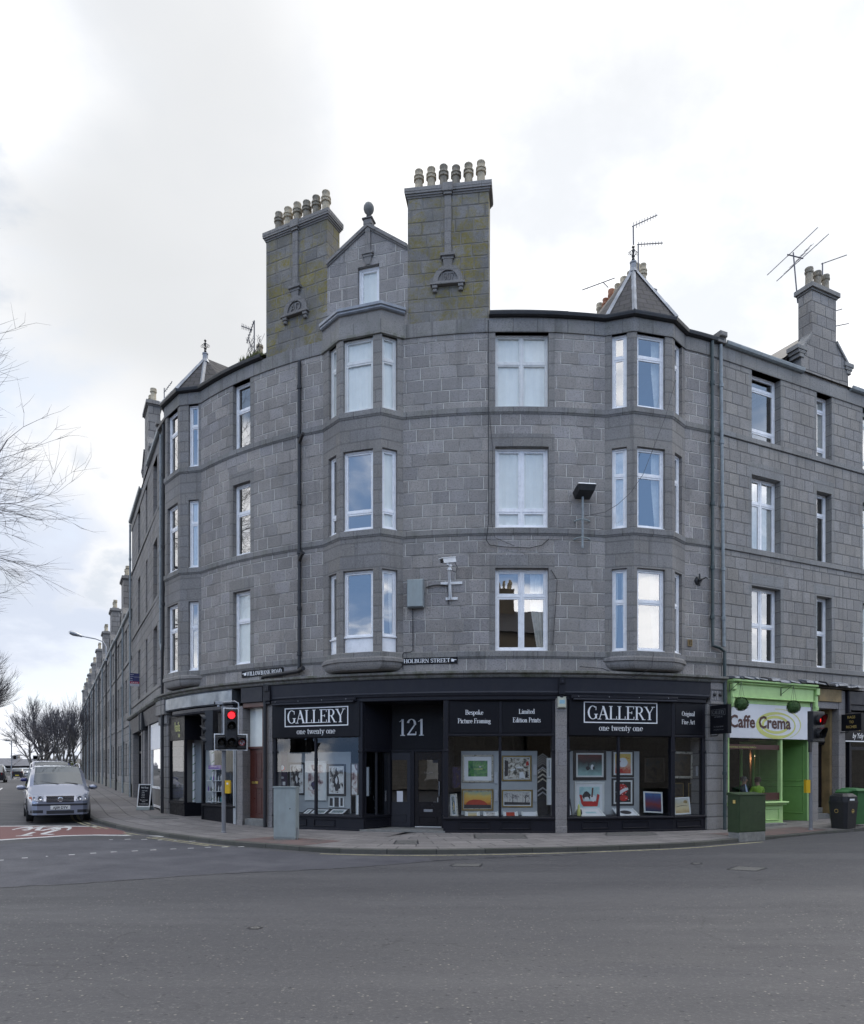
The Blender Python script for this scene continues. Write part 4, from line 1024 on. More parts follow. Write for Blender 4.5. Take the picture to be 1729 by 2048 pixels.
# right hand tenement
s0, s1 = SRB + .015, S(1729) + 6.5
r0 = P2(s0)
RB = thing('right_tenement', 'straight pale granite tenement with a wallhead gable above the green cafe', 'building', (r0[0], r0[1], 0))
cols = [(S(1504), S(1562)), (S(1634), S(1664)), (S(1726), S(1726) + 1.3)]
ops = [opening(a, b, k) for a, b in cols for k in range(3)]
g0, g1 = S(1603), S(1697)
tenement_shell(RB, s0, s1, ops, gutters=[(S(1447), g0 - .02), (g1 + .02, s1)])
for ci, (a, b) in enumerate(cols):
    f = FS(a, b)
    for k in range(3):
        z0, z1 = FL[k]; kw = dict(n=-.24)
        if ci == 0: window(RB, f, 0, f.L, z0, z1, 2 if k < 2 else 1, [(.5,), (.66,), (.18, .80)][k], cover='nets' if k == 1 else None, **kw)
        else: window(RB, f, 0, f.L, z0, z1, 1, [(.5,), (.70,), (.18, .78)][k], cover='nets' if k == 2 and ci == 1 else None, **kw)
f = FS(g0, g1); gable(RB, f, f.L, fx(f, 1624) , fx(f, 1673))
drainpipe('drainpipe', RB, [PT(S(1729) + .6, .08, z) for z in (13.7, 4.5)], .05, 'pipegrey')

# left hand tall tenement with shops, along the side street
s1, s0 = SLB - .015, S(264.5)
l0 = P2(s1)
LB = thing('left_tenement', 'tall granite tenement seen obliquely along the side street above the nail shop', 'building', (l0[0], l0[1], 0))
cols = [(S(276.5), S(281)), (S(292), S(295.3)), (S(307), S(315))]
ops = [opening(a, b, k) for a, b in cols for k in range(3)]
g1 = S(300); g0 = g1 - 2.6
tenement_shell(LB, s0, s1, ops, 'ashL', 'dress', gutters=[(s0, g0 - .02), (g1 + .02, s1)])
for ci, (a, b) in enumerate(cols):
    f = FS(a, b)
    for k in range(3): window(LB, f, 0, f.L, *FL[k], 1, (.6,), n=-.24)
f = FS(g0, g1); gable(LB, f, f.L, .75, 2.05, mw='ashL', md='dress', pots=2, pot='pot_buff')
drainpipe('drainpipe', LB, [PT(s0 + .15, .1, z) for z in (13.7, .4)], .05, 'pipegrey', [PT(s0 + .15, .1, z) for z in (12, 9, 6, 3)])

# terrace further up the side street: one tenement built, the rest copied along the line
LT = 9.7
def terrace_unit(s1, label):
    s0 = s1 - LT; p = P2(s1); z0 = H(*p) - .02; hz = .42
    R_ = thing('terrace_house', label, 'building', (p[0], p[1], z0), 0, 'terraced tenements along the side street')
    xs = [(.9, 1.8), (2.9, 3.8), (4.85, 5.3), (6.2, 7.1), (8.1, 9.0)]
    fl = [(1.0, 2.75), (4.35, 6.1), (6.97 + .1, 8.72)]
    fl = [(a + z0, b + z0) for a, b in fl]
    ops = [(s1 - b, s1 - a, *fl[k]) for a, b in xs for k in range(3)]
    ops = [o if not (abs(o[0] - (s1 - 5.3)) < .01 and o[2] < 3) else (s1 - 5.6, s1 - 4.6, z0 + .15, z0 + 2.9) for o in ops]
    tenement_shell(R_, s0, s1, ops, 'ashL', 'dress', zlo=z0 + .0, ztop=z0 + 8.98, eaves=(z0 + 8.72, z0 + 9.12), bands=(z0 + 6.80, z0 + 3.6), floors=(z0 + .1, z0 + 3.3, z0 + 6.4, z0 + 9.0), dep=.18)
    for o in ops:
        f = FS(o[0], o[1])
        if o[3] - o[2] > 2.5:
            mb = MB(); mb.fbox(f, 0, f.L, -.2, -.12, o[2], o[3] - .5, 'navy2', .01); mb.fbox(f, 0, f.L, -.2, -.14, o[3] - .5, o[3], 'glass_dark'); mb.build('door', R_)
        else:
            mb = MB(); mb.ring(f, 0, f.L, o[2], o[3], .07, -.16, -.12, 'upvc'); mb.fbox(f, .07, f.L - .07, -.16, -.125, (o[2] + o[3]) / 2 - .03, (o[2] + o[3]) / 2 + .03, 'upvc')
            w_ = mb.build('window', R_); pb = MB(); pb.face([f.pt(.07, -.14, o[2] + .07), f.pt(f.L - .07, -.14, o[2] + .07), f.pt(f.L - .07, -.14, o[3] - .07), f.pt(.07, -.14, o[3] - .07)], 'glass'); pb.build('pane', w_)
    g1 = s1 - 4.6; f = FS(g1 - 2.6, g1); gable(R_, f, f.L, .6, 2.1, base=8.72 + z0, sh=9.7 + z0, pk=10.2 + z0, ct=11.85 + z0, cd=.52, mw='ashL', md='dress', pots=2, pot='pot_buff', rd=3.0)
    drainpipe('drainpipe', R_, [PT(s0 + .2, .09, z0 + z) for z in (9.1, .1)], .055, 'iron', [PT(s0 + .2, .09, z0 + z) for z in (8, 5, 2)])
    drainpipe('drainpipe', R_, [PT(s0 + 5.2, .09, z0 + z) for z in (9.1, .1)], .05, 'pipegrey')
    mb = MB(); psweep(mb, [P2(s0), P2(s1)], [(0, z0 - .5), (.05, z0 - .5), (.05, z0 + .62), (.0, z0 + .66)], 'wet'); mb.build('plinth', R_)
    return R_, z0
sT = S(264.5) - .02
first, zf = terrace_unit(sT, 'terraced granite tenement, lower than the corner block and the one nearest it')
dirL = (P2(sT - 1)[0] - P2(sT)[0], P2(sT - 1)[1] - P2(sT)[1])
place = ['second', 'third', 'fourth', 'fifth', 'sixth', 'seventh', 'eighth']
for i, w_ in enumerate(place):
    d = (LT + .02) * (i + 1); x, y = P2(sT - d)
    copy_tree(first, (x, y, H(x, y) - .02), 0, 'terraced granite tenement, %s along the side street counting away from the corner block' % w_, 'terraced tenements along the side street')

# ================================================================ shopfronts on the ground floor of the corner building
def fits(mb, fr, txt, xc, z0, h, n, m, want, **k):
    W0 = sum((GLY[c][0] + k.get('track', 0)) for c in txt) * h
    serif(mb, fr, txt, xc, z0, h, n, m, sx=want / W0, **k)
# stone cornice over the shops
mb = MB(); psweep(mb, facpath(SLB + .1, SRB + .05, []), [(-.3, 4.16), (.12, 4.16), (.15, 4.20), (.15, 4.225), (.20, 4.25), (.24, 4.27), (.24, 4.325), (.03, 4.36), (-.3, 4.36)], 'wet'); mb.build('shop_cornice', CB)
# granite piers
def pier(pa, pb, z0=-.1, z1=3.62, n=.03, m='pil', name='pilaster'):
    f = FP(pa, pb); mb = MB(); mb.fbox(f, 0, f.L, -.5, n, z0, z1, m, .01); mb.fbox(f, -.0, f.L, -.5, n + .02, z0 - .1, z0 + .28, m, .01); return mb.build(name, CB)
for a, b in ((535.5, 546), (1111, 1134), (476, 487)): pier(a, b)
f = FP(1412, 1444.5); mb = MB(); mb.fbox(f, 0, f.L * .62, -.6, .05, -.1, 3.55, 'quoin', .008); mb.fbox(f, f.L * .62 + .01, f.L, -.6, .0, -.1, 3.55, 'quoin'); mb.build('quoin_pier', CB)
mb = MB(); f = FP(1417, 1442); w_ = f.L   # carved console above it
mb.fbox(f, 0, w_, -.3, .10, 3.95, 4.16, 'pil', .01); mb.fbox(f, .03, w_ - .03, -.3, .07, 3.62, 3.95, 'pil', .01)
for i in range(4): mb.fbox(f, .05 + i * (w_ - .1) / 4, .05 + (i + .7) * (w_ - .1) / 4, -.1, .085, 3.66, 3.92, 'pil', .01)
mb.fbox(f, -.02, w_ + .02, -.3, .12, 3.55, 3.62, 'pil', .01); mb.fbox(f, .03, w_ - .03, -.3, .08, 3.46, 3.55, 'pil', .01); mb.fbox(f, .06, w_ - .06, -.3, .06, 3.32, 3.46, 'pil', .02)
for x in (w_ * .3, w_ * .75): mb.lathe(f.pt(x, .10, 3.82), [(.05, -.01), (.05, .02), (.03, .03), (0, .035)], 'iron', 10, axis=f.en)
mb.build('console', CB)
f = FP(322.5, 338); mb = MB(); mb.fbox(f, 0, f.L, -.5, .03, .1, 3.5, 'quoin', .012); mb.fbox(f, -.03, f.L + .03, -.5, .09, 3.3, 3.62, 'quoin', .02); mb.fbox(f, -.05, f.L + .05, -.5, .18, 3.62, 4.14, 'quoin', .02); mb.build('quoin_pier', CB)

GS = MB()      # gallery shopfront timber
def sframe(f, x0, x1, z0, z1, w=.07, n0=-.12, n1=.0): GS.ring(f, x0, x1, z0, z1, w, n0, n1, 'navy', ev=.006)
FI = MB(); sweep(FI, S(535), S(1416), [(-.25, 3.72), (.06, 3.72), (.085, 3.76), (.075, 3.80), (.11, 4.12), (.13, 4.155), (-.25, 4.155)], 'navy2', .4)
FI2 = MB(); sweep(FI2, S(548), S(1411), [(-.25, 3.56), (.0, 3.56), (.03, 3.58), (.03, 3.66), (.055, 3.70), (.055, 3.718), (-.25, 3.718)], 'navy', .4)
for px in (541, 1122):
    f = FP(px - 6, px + 6); FI.fbox(f, 0, f.L, -.1, .15, 3.70, 4.15, 'navy', .01); FI.fbox(f, .02, f.L - .02, -.1, .19, 3.98, 4.15, 'navy', .01); FI.fbox(f, .03, f.L - .03, -.1, .12, 3.60, 3.70, 'navy', .02)
    FI.lathe(f.pt(f.L / 2, .17, 4.05), [(.03, 0), (.03, .025), (0, .03)], 'navy2', 8, axis=f.en)
fW1, fEN, fW2, fW3, fW4 = FP(546.5, 727), FP(727, 887), FP(887, 1110.5), FP(1135, 1347), FP(1347, 1411)
ZG0, ZG1, ZS1 = .42, 2.60, 3.56
# pillars, sills, stall risers
def riser(f, x0, x1, panels):
    GS.fbox(f, x0, x1, -.3, -.01, -.1, .36, 'navy'); GS.fbox(f, x0, x1, -.3, .05, .36, .42, 'navy', .012)
    GS.fbox(f, x0, x1, -.3, .015, -.1, .05, 'navy', .005)
    for a, b in panels: GS.ring(f, a, b, .10, .30, .025, -.02, .02, 'navy', ev=.008)
riser(fW1, 0, fW1.L, [(.5, 1.15), (1.4, 2.1)])
riser(fW2, 0, fW2.L, [(.42, 1.25), (1.55, 2.35)])
riser(fW3, 0, fW3.L, [(.42, 1.2), (1.6, 2.4)])
riser(fW4, 0, fW4.L, [(.12, fW4.L - .12)])
def post(f, x, w=.11, n=.04, z1=ZS1):
    GS.fbox(f, x - w / 2, x + w / 2, -.14, n, .42, z1, 'navy', .012); GS.fbox(f, x - w / 2 - .015, x + w / 2 + .015, -.14, n + .02, 2.18, 2.24, 'navy', .01)
post(fW1, .05, .09, .0); post(fW1, fW1.L - .07, .13); post(fW2, .07, .13); post(fW2, fW2.L - .04, .08, .0); post(fW3, .04, .08, .0); post(fW3, fW3.L - .02, .12); post(fW4, fW4.L - .05, .1, .0)
for f, px in ((fW1, 632.5), (fW2, 1000.5), (fW3, 1237)):
    x = fx(f, px, -.05); GS.fbox(f, x - .035, x + .035, -.10, -.01, .42, ZG1, 'navy', .006)
for f, x0, x1 in ((fW1, 0, fW1.L), (fW2, .1, fW2.L), (fW3, 0, fW3.L), (fW4, 0, fW4.L)):
    GS.fbox(f, x0, x1, -.12, .015, ZG1, ZG1 + .06, 'navy', .01); GS.fbox(f, x0, x1, -.35, -.02, ZG1 + .06, ZS1, 'navy')
x = fx(fW2, 1001.5); GS.fbox(fW2, x - .035, x + .035, -.1, .01, ZG1 + .06, ZS1, 'navy', .006)
# recessed entrance: splayed return windows and the doors
D = 1.05; RX0, RX1 = .72, fEN.L - .0
eb0, eb1 = fEN.pt(RX0 - .02, -D, 0), fEN.pt(fEN.L, -D, 0)
fRt = Fr(fEN.pt(.0, -.06, 0), fEN.pt(RX0 - .22, -D, 0))    # left return, facing the doors
GS.fbox(fRt, 0, fRt.L, -.1, -.0, 0, .36, 'navy'); GS.fbox(fRt, 0, fRt.L, -.12, .03, .36, .42, 'navy', .01); GS.fbox(fRt, 0, fRt.L, -.12, .03, 2.2, 2.28, 'navy', .01); GS.ring(fRt, .05, fRt.L - .05, .08, .3, .025, -.02, .02, 'navy', ev=.008)
GS.fbox(fRt, 0, fRt.L, -.1, -.0, 2.28, 3.56, 'navy'); GS.fbox(fRt, 0, .08, -.12, .02, .42, 3.56, 'navy'); GS.fbox(fRt, fRt.L - .07, fRt.L, -.12, .02, .42, 3.56, 'navy')
fD = Fr(fEN.pt(RX0 - .24, -D, 0), fEN.pt(fEN.L + .05, -D, 0))
GS.fbox(fD, -.05, fD.L, -.1, .0, 2.27, 3.6, 'signblk'); GS.fbox(fD, 0, fD.L, -.12, .035, 2.21, 2.27, 'navy', .01)
xd = [fx(fD, 770), fx(fD, 822), fx(fD, 830), fx(fD, 884)]
GS.fbox(fD, 0, xd[0], -.12, .02, .05, 2.25, 'navy', .01); GS.fbox(fD, xd[1], xd[2], -.12, .03, .05, 2.25, 'navy', .01); GS.fbox(fD, xd[3], fD.L, -.12, .03, .05, 2.25, 'navy', .01)
fRr = Fr(fEN.pt(fEN.L, -D, 0), fEN.pt(fEN.L, -.06, 0))
GS.fbox(fRr, 0, fRr.L, -.1, 0, .0, 3.56, 'navy')
GS.face([fEN.pt(-.1, -.05, 3.555), fEN.pt(fEN.L + .1, -.05, 3.555), fEN.pt(fEN.L + .1, -D - .3, 3.555), fEN.pt(-.1, -D - .3, 3.555)][::-1], 'navy')
shop = GS.build('shopfront', CB, label='black and dark grey gallery shopfront')
FI.build('fascia', shop); FI2.build('frieze', shop)
GL = MB()
for f, a, b in ((fW1, .08, fW1.L - .13), (fW2, .13, fW2.L - .07), (fW3, .07, fW3.L - .07), (fW4, .04, fW4.L - .09)):
    GL.face([f.pt(a, -.05, ZG0), f.pt(b, -.05, ZG0), f.pt(b, -.05, ZG1), f.pt(a, -.05, ZG1)], 'glass_shop')
    GL.build('window_glass', shop); GL = MB()
for zq in (1.1,): GS2 = MB(); GS2.fbox(fRt, fRt.L * .48, fRt.L * .48 + .03, -.09, -.02, .42, 2.2, 'navy2'); GS2.build('mullion', shop)
GL.face([fRt.pt(.08, -.05, .42), fRt.pt(fRt.L - .07, -.05, .42), fRt.pt(fRt.L - .07, -.05, 2.2), fRt.pt(.08, -.05, 2.2)], 'glass_dark'); GL.build('window_glass', shop)
def door(f, x0, x1, z0, z1, n, m, parent, glz, letter=None, panels=(), handle=None, gm='glass_dark', hm='brass'):
    mb = MB(); st = .10; a, b = x0 + .008, x1 - .008
    zs = [z0] + ([z for z in glz] if glz else []) + [z1]
    if glz:
        mb.fbox(f, a, b, n - .045, n, z0, glz[0], m); mb.fbox(f, a, b, n - .045, n, glz[1], z1, m); mb.fbox(f, a, a + st, n - .045, n, glz[0], glz[1], m); mb.fbox(f, b - st, b, n - .045, n, glz[0], glz[1], m)
    else: mb.fbox(f, a, b, n - .045, n, z0, z1, m)
    for p0, p1, q0, q1 in panels: mb.ring(f, a + (b - a) * p0, a + (b - a) * p1, q0, q1, .022, n - .01, n + .012, m, ev=.006)
    d = mb.build('door', parent)
    if glz: g = MB(); g.face([f.pt(a + st, n - .02, glz[0]), f.pt(b - st, n - .02, glz[0]), f.pt(b - st, n - .02, glz[1]), f.pt(a + st, n - .02, glz[1])], gm); g.build('door_glass', d)
    if letter: l = MB(); xm = (a + b) / 2; l.fbox(f, xm - .13, xm + .13, n, n + .012, letter, letter + .075, hm, .004); l.build('letter_plate', d)
    if handle:
        h = MB(); hx, hz, hh = handle; h.tube([f.pt(a + (b - a) * hx, n + .05, hz), f.pt(a + (b - a) * hx, n + .05, hz + hh)], .012, hm, 6)
        for z in (hz + .02, hz + hh - .02): h.tube([f.pt(a + (b - a) * hx, n, z), f.pt(a + (b - a) * hx, n + .05, z)], .010, hm, 5)
        h.build('handle', d)
    return d
door(fD, xd[0], xd[1], .06, 2.20, 0.0, 'navy2', CB, (.78, 1.98), None, [(.15, .85, .2, .42)])
door(fD, xd[2], xd[3], .06, 2.20, 0.0, 'black_gloss', CB, (.78, 1.98), .50, [(.15, .85, .16, .36)], (.93, .95, .42), hm='galv')
for pa, pb, ya, yb, m_, nm_ in ((794, 806, 1582, 1612, 'signwhite', 'notice'), (866, 879.5, 1513, 1526, 'navy2', 'sticker'), (867, 874, 1604, 1613.5, 'signwhite', 'sticker'), (875.5, 879, 1595, 1614, 'signwhite', 'sticker')):
    mb = MB(); mb.fbox(fD, fx(fD, pa), fx(fD, pb), -.018, -.012, fz(fD, pa, yb), fz(fD, pa, ya), m_); mb.build(nm_, CB)
mb = MB(); fits(mb, fD, 'GALLERY', fx(fD, 857.5), fz(fD, 857, 1547), .05, -.012, 'grey_let', .26); mb.build('door_lettering', CB)
mb = MB(); mb.fbox(fD, xd[2] + .01, xd[3] - .01, .0, .03, .06, .085, 'white', .004); mb.fbox(fEN, -.1, fEN.L + .05, -D - .1, .02, -.1, .05, 'concrete'); mb.build('threshold', CB)
# sign boards with their lettering
def signboard(f, x0, x1, z0, z1, n, name='sign_board', m='signblk', parent=None, lab=None):
    mb = MB(); mb.fbox(f, x0, x1, n - .05, n, z0, z1, m, .008); return mb.build(name, parent or shop, label=lab)
def gallery_sign(f, p0, p1, q0, q1, zb0, zb1, lz, lh, la, lb, oz, oh, oa, ob, awn):
    x0, x1 = fx(f, p0), fx(f, p1); n = .07
    b = signboard(f, x0, x1, ZG1 + .02, 3.60, n); L = MB()
    bx0, bx1 = fx(f, q0, n), fx(f, q1, n); t = .028
    for a, c, d, e in ((bx0, bx1, zb0, zb0 + t), (bx0, bx1, zb1 - t, zb1), (bx0, bx0 + t, zb0 + t, zb1 - t), (bx1 - t, bx1, zb0 + t, zb1 - t)): L.fbox(f, a, c, n, n + .006, d, e, 'white_let')
    a, c = fx(f, la, n), fx(f, lb, n); fits(L, f, 'GALLERY', (a + c) / 2, lz, lh, n + .003, 'white_let', c - a)
    a, c = fx(f, oa, n), fx(f, ob, n); fits(L, f, 'one twenty one', (a + c) / 2, oz, oh, n + .003, 'white_let', c - a, th=.11)
    L.build('lettering', shop)
    A = MB(); a, c = fx(f, awn[0]), fx(f, awn[1])
    A.fbox(f, a, c, -.05, .16, 3.60, 3.70, 'navy', .03); A.fbox(f, a + .05, c - .05, .10, .19, 3.56, 3.61, 'navy2', .01)
    for i in range(4): xq = a + (c - a) * (.06 + .28 * i); A.lathe(f.pt(xq, .165, 3.655), [(.012, 0), (.012, .01), (0, .014)], 'galv', 6, axis=f.en)
    A.build('awning_box', shop)
gallery_sign(fW1, 547.5, 722, 570, 697, 2.93, 3.47, 3.03, .37, 575, 690, 2.72, .16, 594, 671, (548, 716))
gallery_sign(fW3, 1137.5, 1341, 1168, 1315, 2.96, 3.53, 3.06, .36, 1175, 1309, 2.755, .16, 1198, 1286, (1140, 1352))
def textboard(f, p0, p1, lines, side='signblk'):
    b = signboard(f, fx(f, p0), fx(f, p1), ZG1 + .08, 3.53, .0); L = MB(); n = .003
    for t, a, c, z in lines: x, y = fx(f, a, n), fx(f, c, n); fits(L, f, t, (x + y) / 2, z, .125, n, 'white_let', y - x, th=.13, tn=.055)
    L.build('lettering', shop)
textboard(fW2, 899, 999, [('Bespoke', 931, 967, 3.18), ('Picture Framing', 916, 982, 2.95)])
textboard(fW2, 1004, 1104, [('Limited', 1038, 1070, 3.20), ('Edition Prints', 1026, 1082, 2.97)])
textboard(fW4, 1351, 1406, [('Original', 1364, 1390, 3.20), ('Fine Art', 1364, 1390, 2.97)])
L = MB(); a, c = fx(fD, 797), fx(fD, 851); fits(L, fD, '121', (a + c) / 2, 2.68, .47, .006, 'white_let', c - a); L.build('lettering', shop, label='the number 121 over the doors')
# window beds, back panels, shop interior
mb = MB()
for f in (fW1, fW2, fW3, fW4):
    mb.face([f.pt(-.05, -.1, .43), f.pt(f.L + .05, -.1, .43), f.pt(f.L + .02, -1.1, .43), f.pt(-.02, -1.1, .43)], 'navy2')
    mb.face([f.pt(-.05, -.1, 3.1), f.pt(f.L + .05, -.1, 3.1), f.pt(f.L + .02, -1.6, 3.1), f.pt(-.02, -1.6, 3.1)][::-1], 'room')
mb.build('window_bed', shop)
NP = -.62
def bpanel(f, pa, pb, z1=2.22, n=NP - .03, m='panelgrey', z0=.44):
    mb = MB(); mb.fbox(f, fx(f, pa, n), fx(f, pb, n), n - .03, n, z0, z1, m); mb.build('display_panel', shop)
bpanel(fW1, 573, 702); bpanel(fW2, 923, 1075); bpanel(fW3, 1139, 1279)
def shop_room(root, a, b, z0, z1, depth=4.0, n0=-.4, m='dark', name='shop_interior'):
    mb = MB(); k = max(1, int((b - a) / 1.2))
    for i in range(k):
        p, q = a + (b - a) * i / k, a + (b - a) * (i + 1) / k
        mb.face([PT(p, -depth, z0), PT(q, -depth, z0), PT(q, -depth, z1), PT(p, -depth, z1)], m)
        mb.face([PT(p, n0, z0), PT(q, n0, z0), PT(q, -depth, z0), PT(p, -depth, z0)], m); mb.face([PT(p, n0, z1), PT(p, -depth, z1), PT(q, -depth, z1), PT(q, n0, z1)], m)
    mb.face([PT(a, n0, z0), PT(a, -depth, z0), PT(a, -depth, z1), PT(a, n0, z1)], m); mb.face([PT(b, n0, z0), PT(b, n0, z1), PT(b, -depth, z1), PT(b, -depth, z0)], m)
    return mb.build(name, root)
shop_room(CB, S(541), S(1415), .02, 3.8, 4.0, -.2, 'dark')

# ---- brown door and the hairdresser's shop to the left
HS = MB(); fB = FP(487, 530)
xa_, xb_ = fx(fB, 491.5, -.25), fx(fB, 528, -.25)
HS.fbox(fB, 0, fB.L, -.4, .10, 3.70, 4.15, 'navy2', .01); HS.fbox(fB, 0, fB.L, -.4, .02, 3.56, 3.70, 'door_brown', .01)
HS.fbox(fB, -.05, xa_, -.45, -.18, .1, 3.56, 'door_brown', .01); HS.fbox(fB, xb_, fB.L + .08, -.45, -.18, .1, 3.56, 'door_brown', .01); HS.fbox(fB, xa_, xb_, -.35, -.2, 2.33, 2.40, 'door_brown', .01)
HS.fbox(fB, xa_, xb_, -.30, -.27, 2.4, 3.56, 'blind')
HS.fbox(fB, -.1, fB.L + .1, -.6, -.05, -.1, .24, 'concrete', .01)
hs = HS.build('doorway', CB, label='brown panelled doorway between the shops')
g = MB(); g.face([fB.pt(xa_, -.24, 2.4), fB.pt(xb_, -.24, 2.4), fB.pt(xb_, -.24, 3.56), fB.pt(xa_, -.24, 3.56)], 'glass_shop'); g.build('transom_glass', hs)
door(fB, xa_, xb_, .25, 2.33, -.27, 'door_brown', CB, None, 1.28, [(.12, .44, 1.45, 2.2), (.56, .88, 1.45, 2.2), (.12, .44, .38, 1.15), (.56, .88, .38, 1.15)], (.08, 1.2, .16))
f = FP(472, 480); 
V = MB()
fV = FP(333.5, 471); K = 10
sa_, sb_ = S(334), S(471.5)
sweep(V, sa_, sb_, [(-.2, 3.70), (.10, 3.70), (.14, 3.74), (.14, 4.10), (.10, 4.15), (-.2, 4.15)], 'steel', .3)
vs = V.build('fascia', CB, label='curved brushed steel fascia above the hairdresser')
V = MB(); sweep(V, S(352), sb_, [(-.1, 3.50), (.09, 3.50), (.12, 3.56), (.10, 3.66), (-.1, 3.68)], 'navy2', .4); V.build('awning_box', vs)
V = MB()
fV1, fV2 = FP(339, 369), FP(404.5, 471)
for f, zb in ((fV1, .62), (fV2, .60)):
    V.fbox(f, 0, f.L, -.4, -.02, 0, zb - .06, 'signblk', .01); V.fbox(f, -.01, f.L + .01, -.4, .02, zb - .06, zb, 'signblk', .01)
    V.ring(f, 0, f.L, zb, 3.52, .05, -.1, .0, 'signblk'); V.fbox(f, .05, f.L - .05, -.08, -.01, 2.70, 3.47, 'signblk', .01)
V.fbox(fV2, fV2.L - .12, fV2.L + .02, -.1, .0, .0, 3.5, 'panelgrey', .01)
# recess between the two windows
fr1 = Fr(fV1.pt(fV1.L, 0, 0), fV1.pt(fV1.L + .10, -1.2, 0)); V.fbox(fr1, 0, fr1.L, -.05, .0, 0, .6, 'signblk'); V.fbox(fr1, 0, .09, -.06, .02, .1, 3.5, 'signblk'); V.fbox(fr1, fr1.L - .08, fr1.L, -.06, .02, .1, 3.5, 'signblk'); V.fbox(fr1, .09, fr1.L - .08, -.06, .02, 2.7, 3.5, 'signblk')
fr2 = Fr(fV2.pt(-.15, -1.2, 0), fV2.pt(0, 0, 0)); V.fbox(fr2, 0, fr2.L, -.05, .0, 0, .6, 'signblk'); V.fbox(fr2, 0, fr2.L, -.06, .01, 2.7, 3.5, 'signblk'); V.fbox(fr2, fr2.L - .1, fr2.L, -.05, .03, .1, 3.5, 'signblk')
vsh = V.build('shopfront', CB, label='black framed hairdresser shopfront')
g = MB()
g.face([fV1.pt(.05, -.05, .62), fV1.pt(fV1.L - .05, -.05, .62), fV1.pt(fV1.L - .05, -.05, 2.7), fV1.pt(.05, -.05, 2.7)], 'glass_shop'); g.build('window_glass', vsh)
g = MB(); g.face([fV2.pt(.05, -.05, .6), fV2.pt(fV2.L - .1, -.05, .6), fV2.pt(fV2.L - .1, -.05, 2.7), fV2.pt(.05, -.05, 2.7)], 'glass_shop'); g.build('window_glass', vsh)
fdv = Fr(fr1.pt(fr1.L, 0, 0), fr2.pt(0, 0, 0)); g = MB(); g.ring(fdv, 0, fdv.L, .12, 2.7, .08, -.04, .0, 'signblk'); dv = g.build('door', CB); g = MB(); g.face([fdv.pt(.08, -.02, .2), fdv.pt(fdv.L - .08, -.02, .2), fdv.pt(fdv.L - .08, -.02, 2.62), fdv.pt(.08, -.02, 2.62)], 'glass_shop'); g.build('door_glass', dv)
shop_room(CB, S(338), S(472), .1, 3.6, 3.2, -.25, 'room')
g = MB(); g.fbox(fV1, .0, fV1.L + .3, -.9, -.87, .4, 2.9, 'panelgrey'); g.build('display_panel', vsh); g = MB(); g.fbox(fV2, .5, fV2.L, -1.0, -.97, .4, 3.0, 'panelgrey'); g.build('display_panel', vsh)
L = MB(); sans(L, fV1, 'Vanilla', fx(fV1, 355), 3.0, .34, .004, 'lime', sx=.42); sans(L, fV1, 'hair', fx(fV1, 359), 2.80, .15, .004, 'lime', sx=.6); sans(L, fV2, 'hair', fx(fV2, 412), 2.84, .05, .004, 'lime'); L.build('lettering', vsh)

# ---- nail shop on the left tenement
def sh(pa, pb): return FP(pa, pb)
s_a, s_b = S(266), S(324)
N_ = MB(); sweep(N_, S(264.6), S(324), [(-.3, 4.10), (.20, 4.12), (.26, 4.18), (.26, 4.26), (.03, 4.34), (-.3, 4.34)], 'wet', 2); N_.build('shop_cornice', LB)
N_ = MB()
sweep(N_, S(266), S(286), [(-.3, 3.45), (.06, 3.45), (.14, 4.08), (-.3, 4.08)], 'navy2', 2); sweep(N_, S(293), S(322.5), [(-.3, 3.50), (.06, 3.50), (.14, 4.08), (-.3, 4.08)], 'navy2', 2)
for px in (288, 292.5): f = FS(S(px) - .15, S(px) + .15); N_.fbox(f, 0, .3, -.2, .22, 3.35, 4.1, 'iron', .05)
N_.build('fascia', LB)
for px in (267, 285.5, 289.5, 299): N_ = MB(); f = FS(S(px) - .18, S(px) + .18); N_.fbox(f, 0, .36, -.5, .03, .1, 3.5, 'pil', .01); N_.build('pilaster', LB)
f = FP(301, 321.5); N_ = MB(); N_.ring(f, 0, f.L, .3, 3.48, .09, -.12, -.02, 'upvc'); N_.fbox(f, .09, f.L - .09, -.1, -.03, 2.5, 3.39, 'signwhite'); N_.fbox(f, .09, f.L - .09, -.1, -.02, 1.0, 1.08, 'upvc'); N_.fbox(f, .09, f.L - .09, -.1, -.05, .39, 1.0, 'room')
nf = N_.build('shopfront', LB, label='white framed nail shop window with a blank white board above'); g = MB(); g.face([f.pt(.09, -.06, 1.08), f.pt(f.L - .09, -.06, 1.08), f.pt(f.L - .09, -.06, 2.5), f.pt(.09, -.06, 2.5)], 'glass'); g.build('window_glass', nf)
for pa, pb, m_ in ((269, 284.5, 'signblk'), (291, 297.8, 'navy2')):
    f = FP(pa, pb); N_ = MB(); N_.ring(f, 0, f.L, .3, 3.45, .1, -.3, -.2, m_); N_.fbox(f, .1, f.L - .1, -.28, -.22, 2.5, 2.6, m_); dd = N_.build('door', LB); g = MB(); g.face([f.pt(.1, -.25, .4), f.pt(f.L - .1, -.25, .4), f.pt(f.L - .1, -.25, 3.35), f.pt(.1, -.25, 3.35)], 'glass'); g.build('door_glass', dd)
shop_room(LB, S(265.5), S(323), .1, 4.1, 3.0, -.35, 'dark')

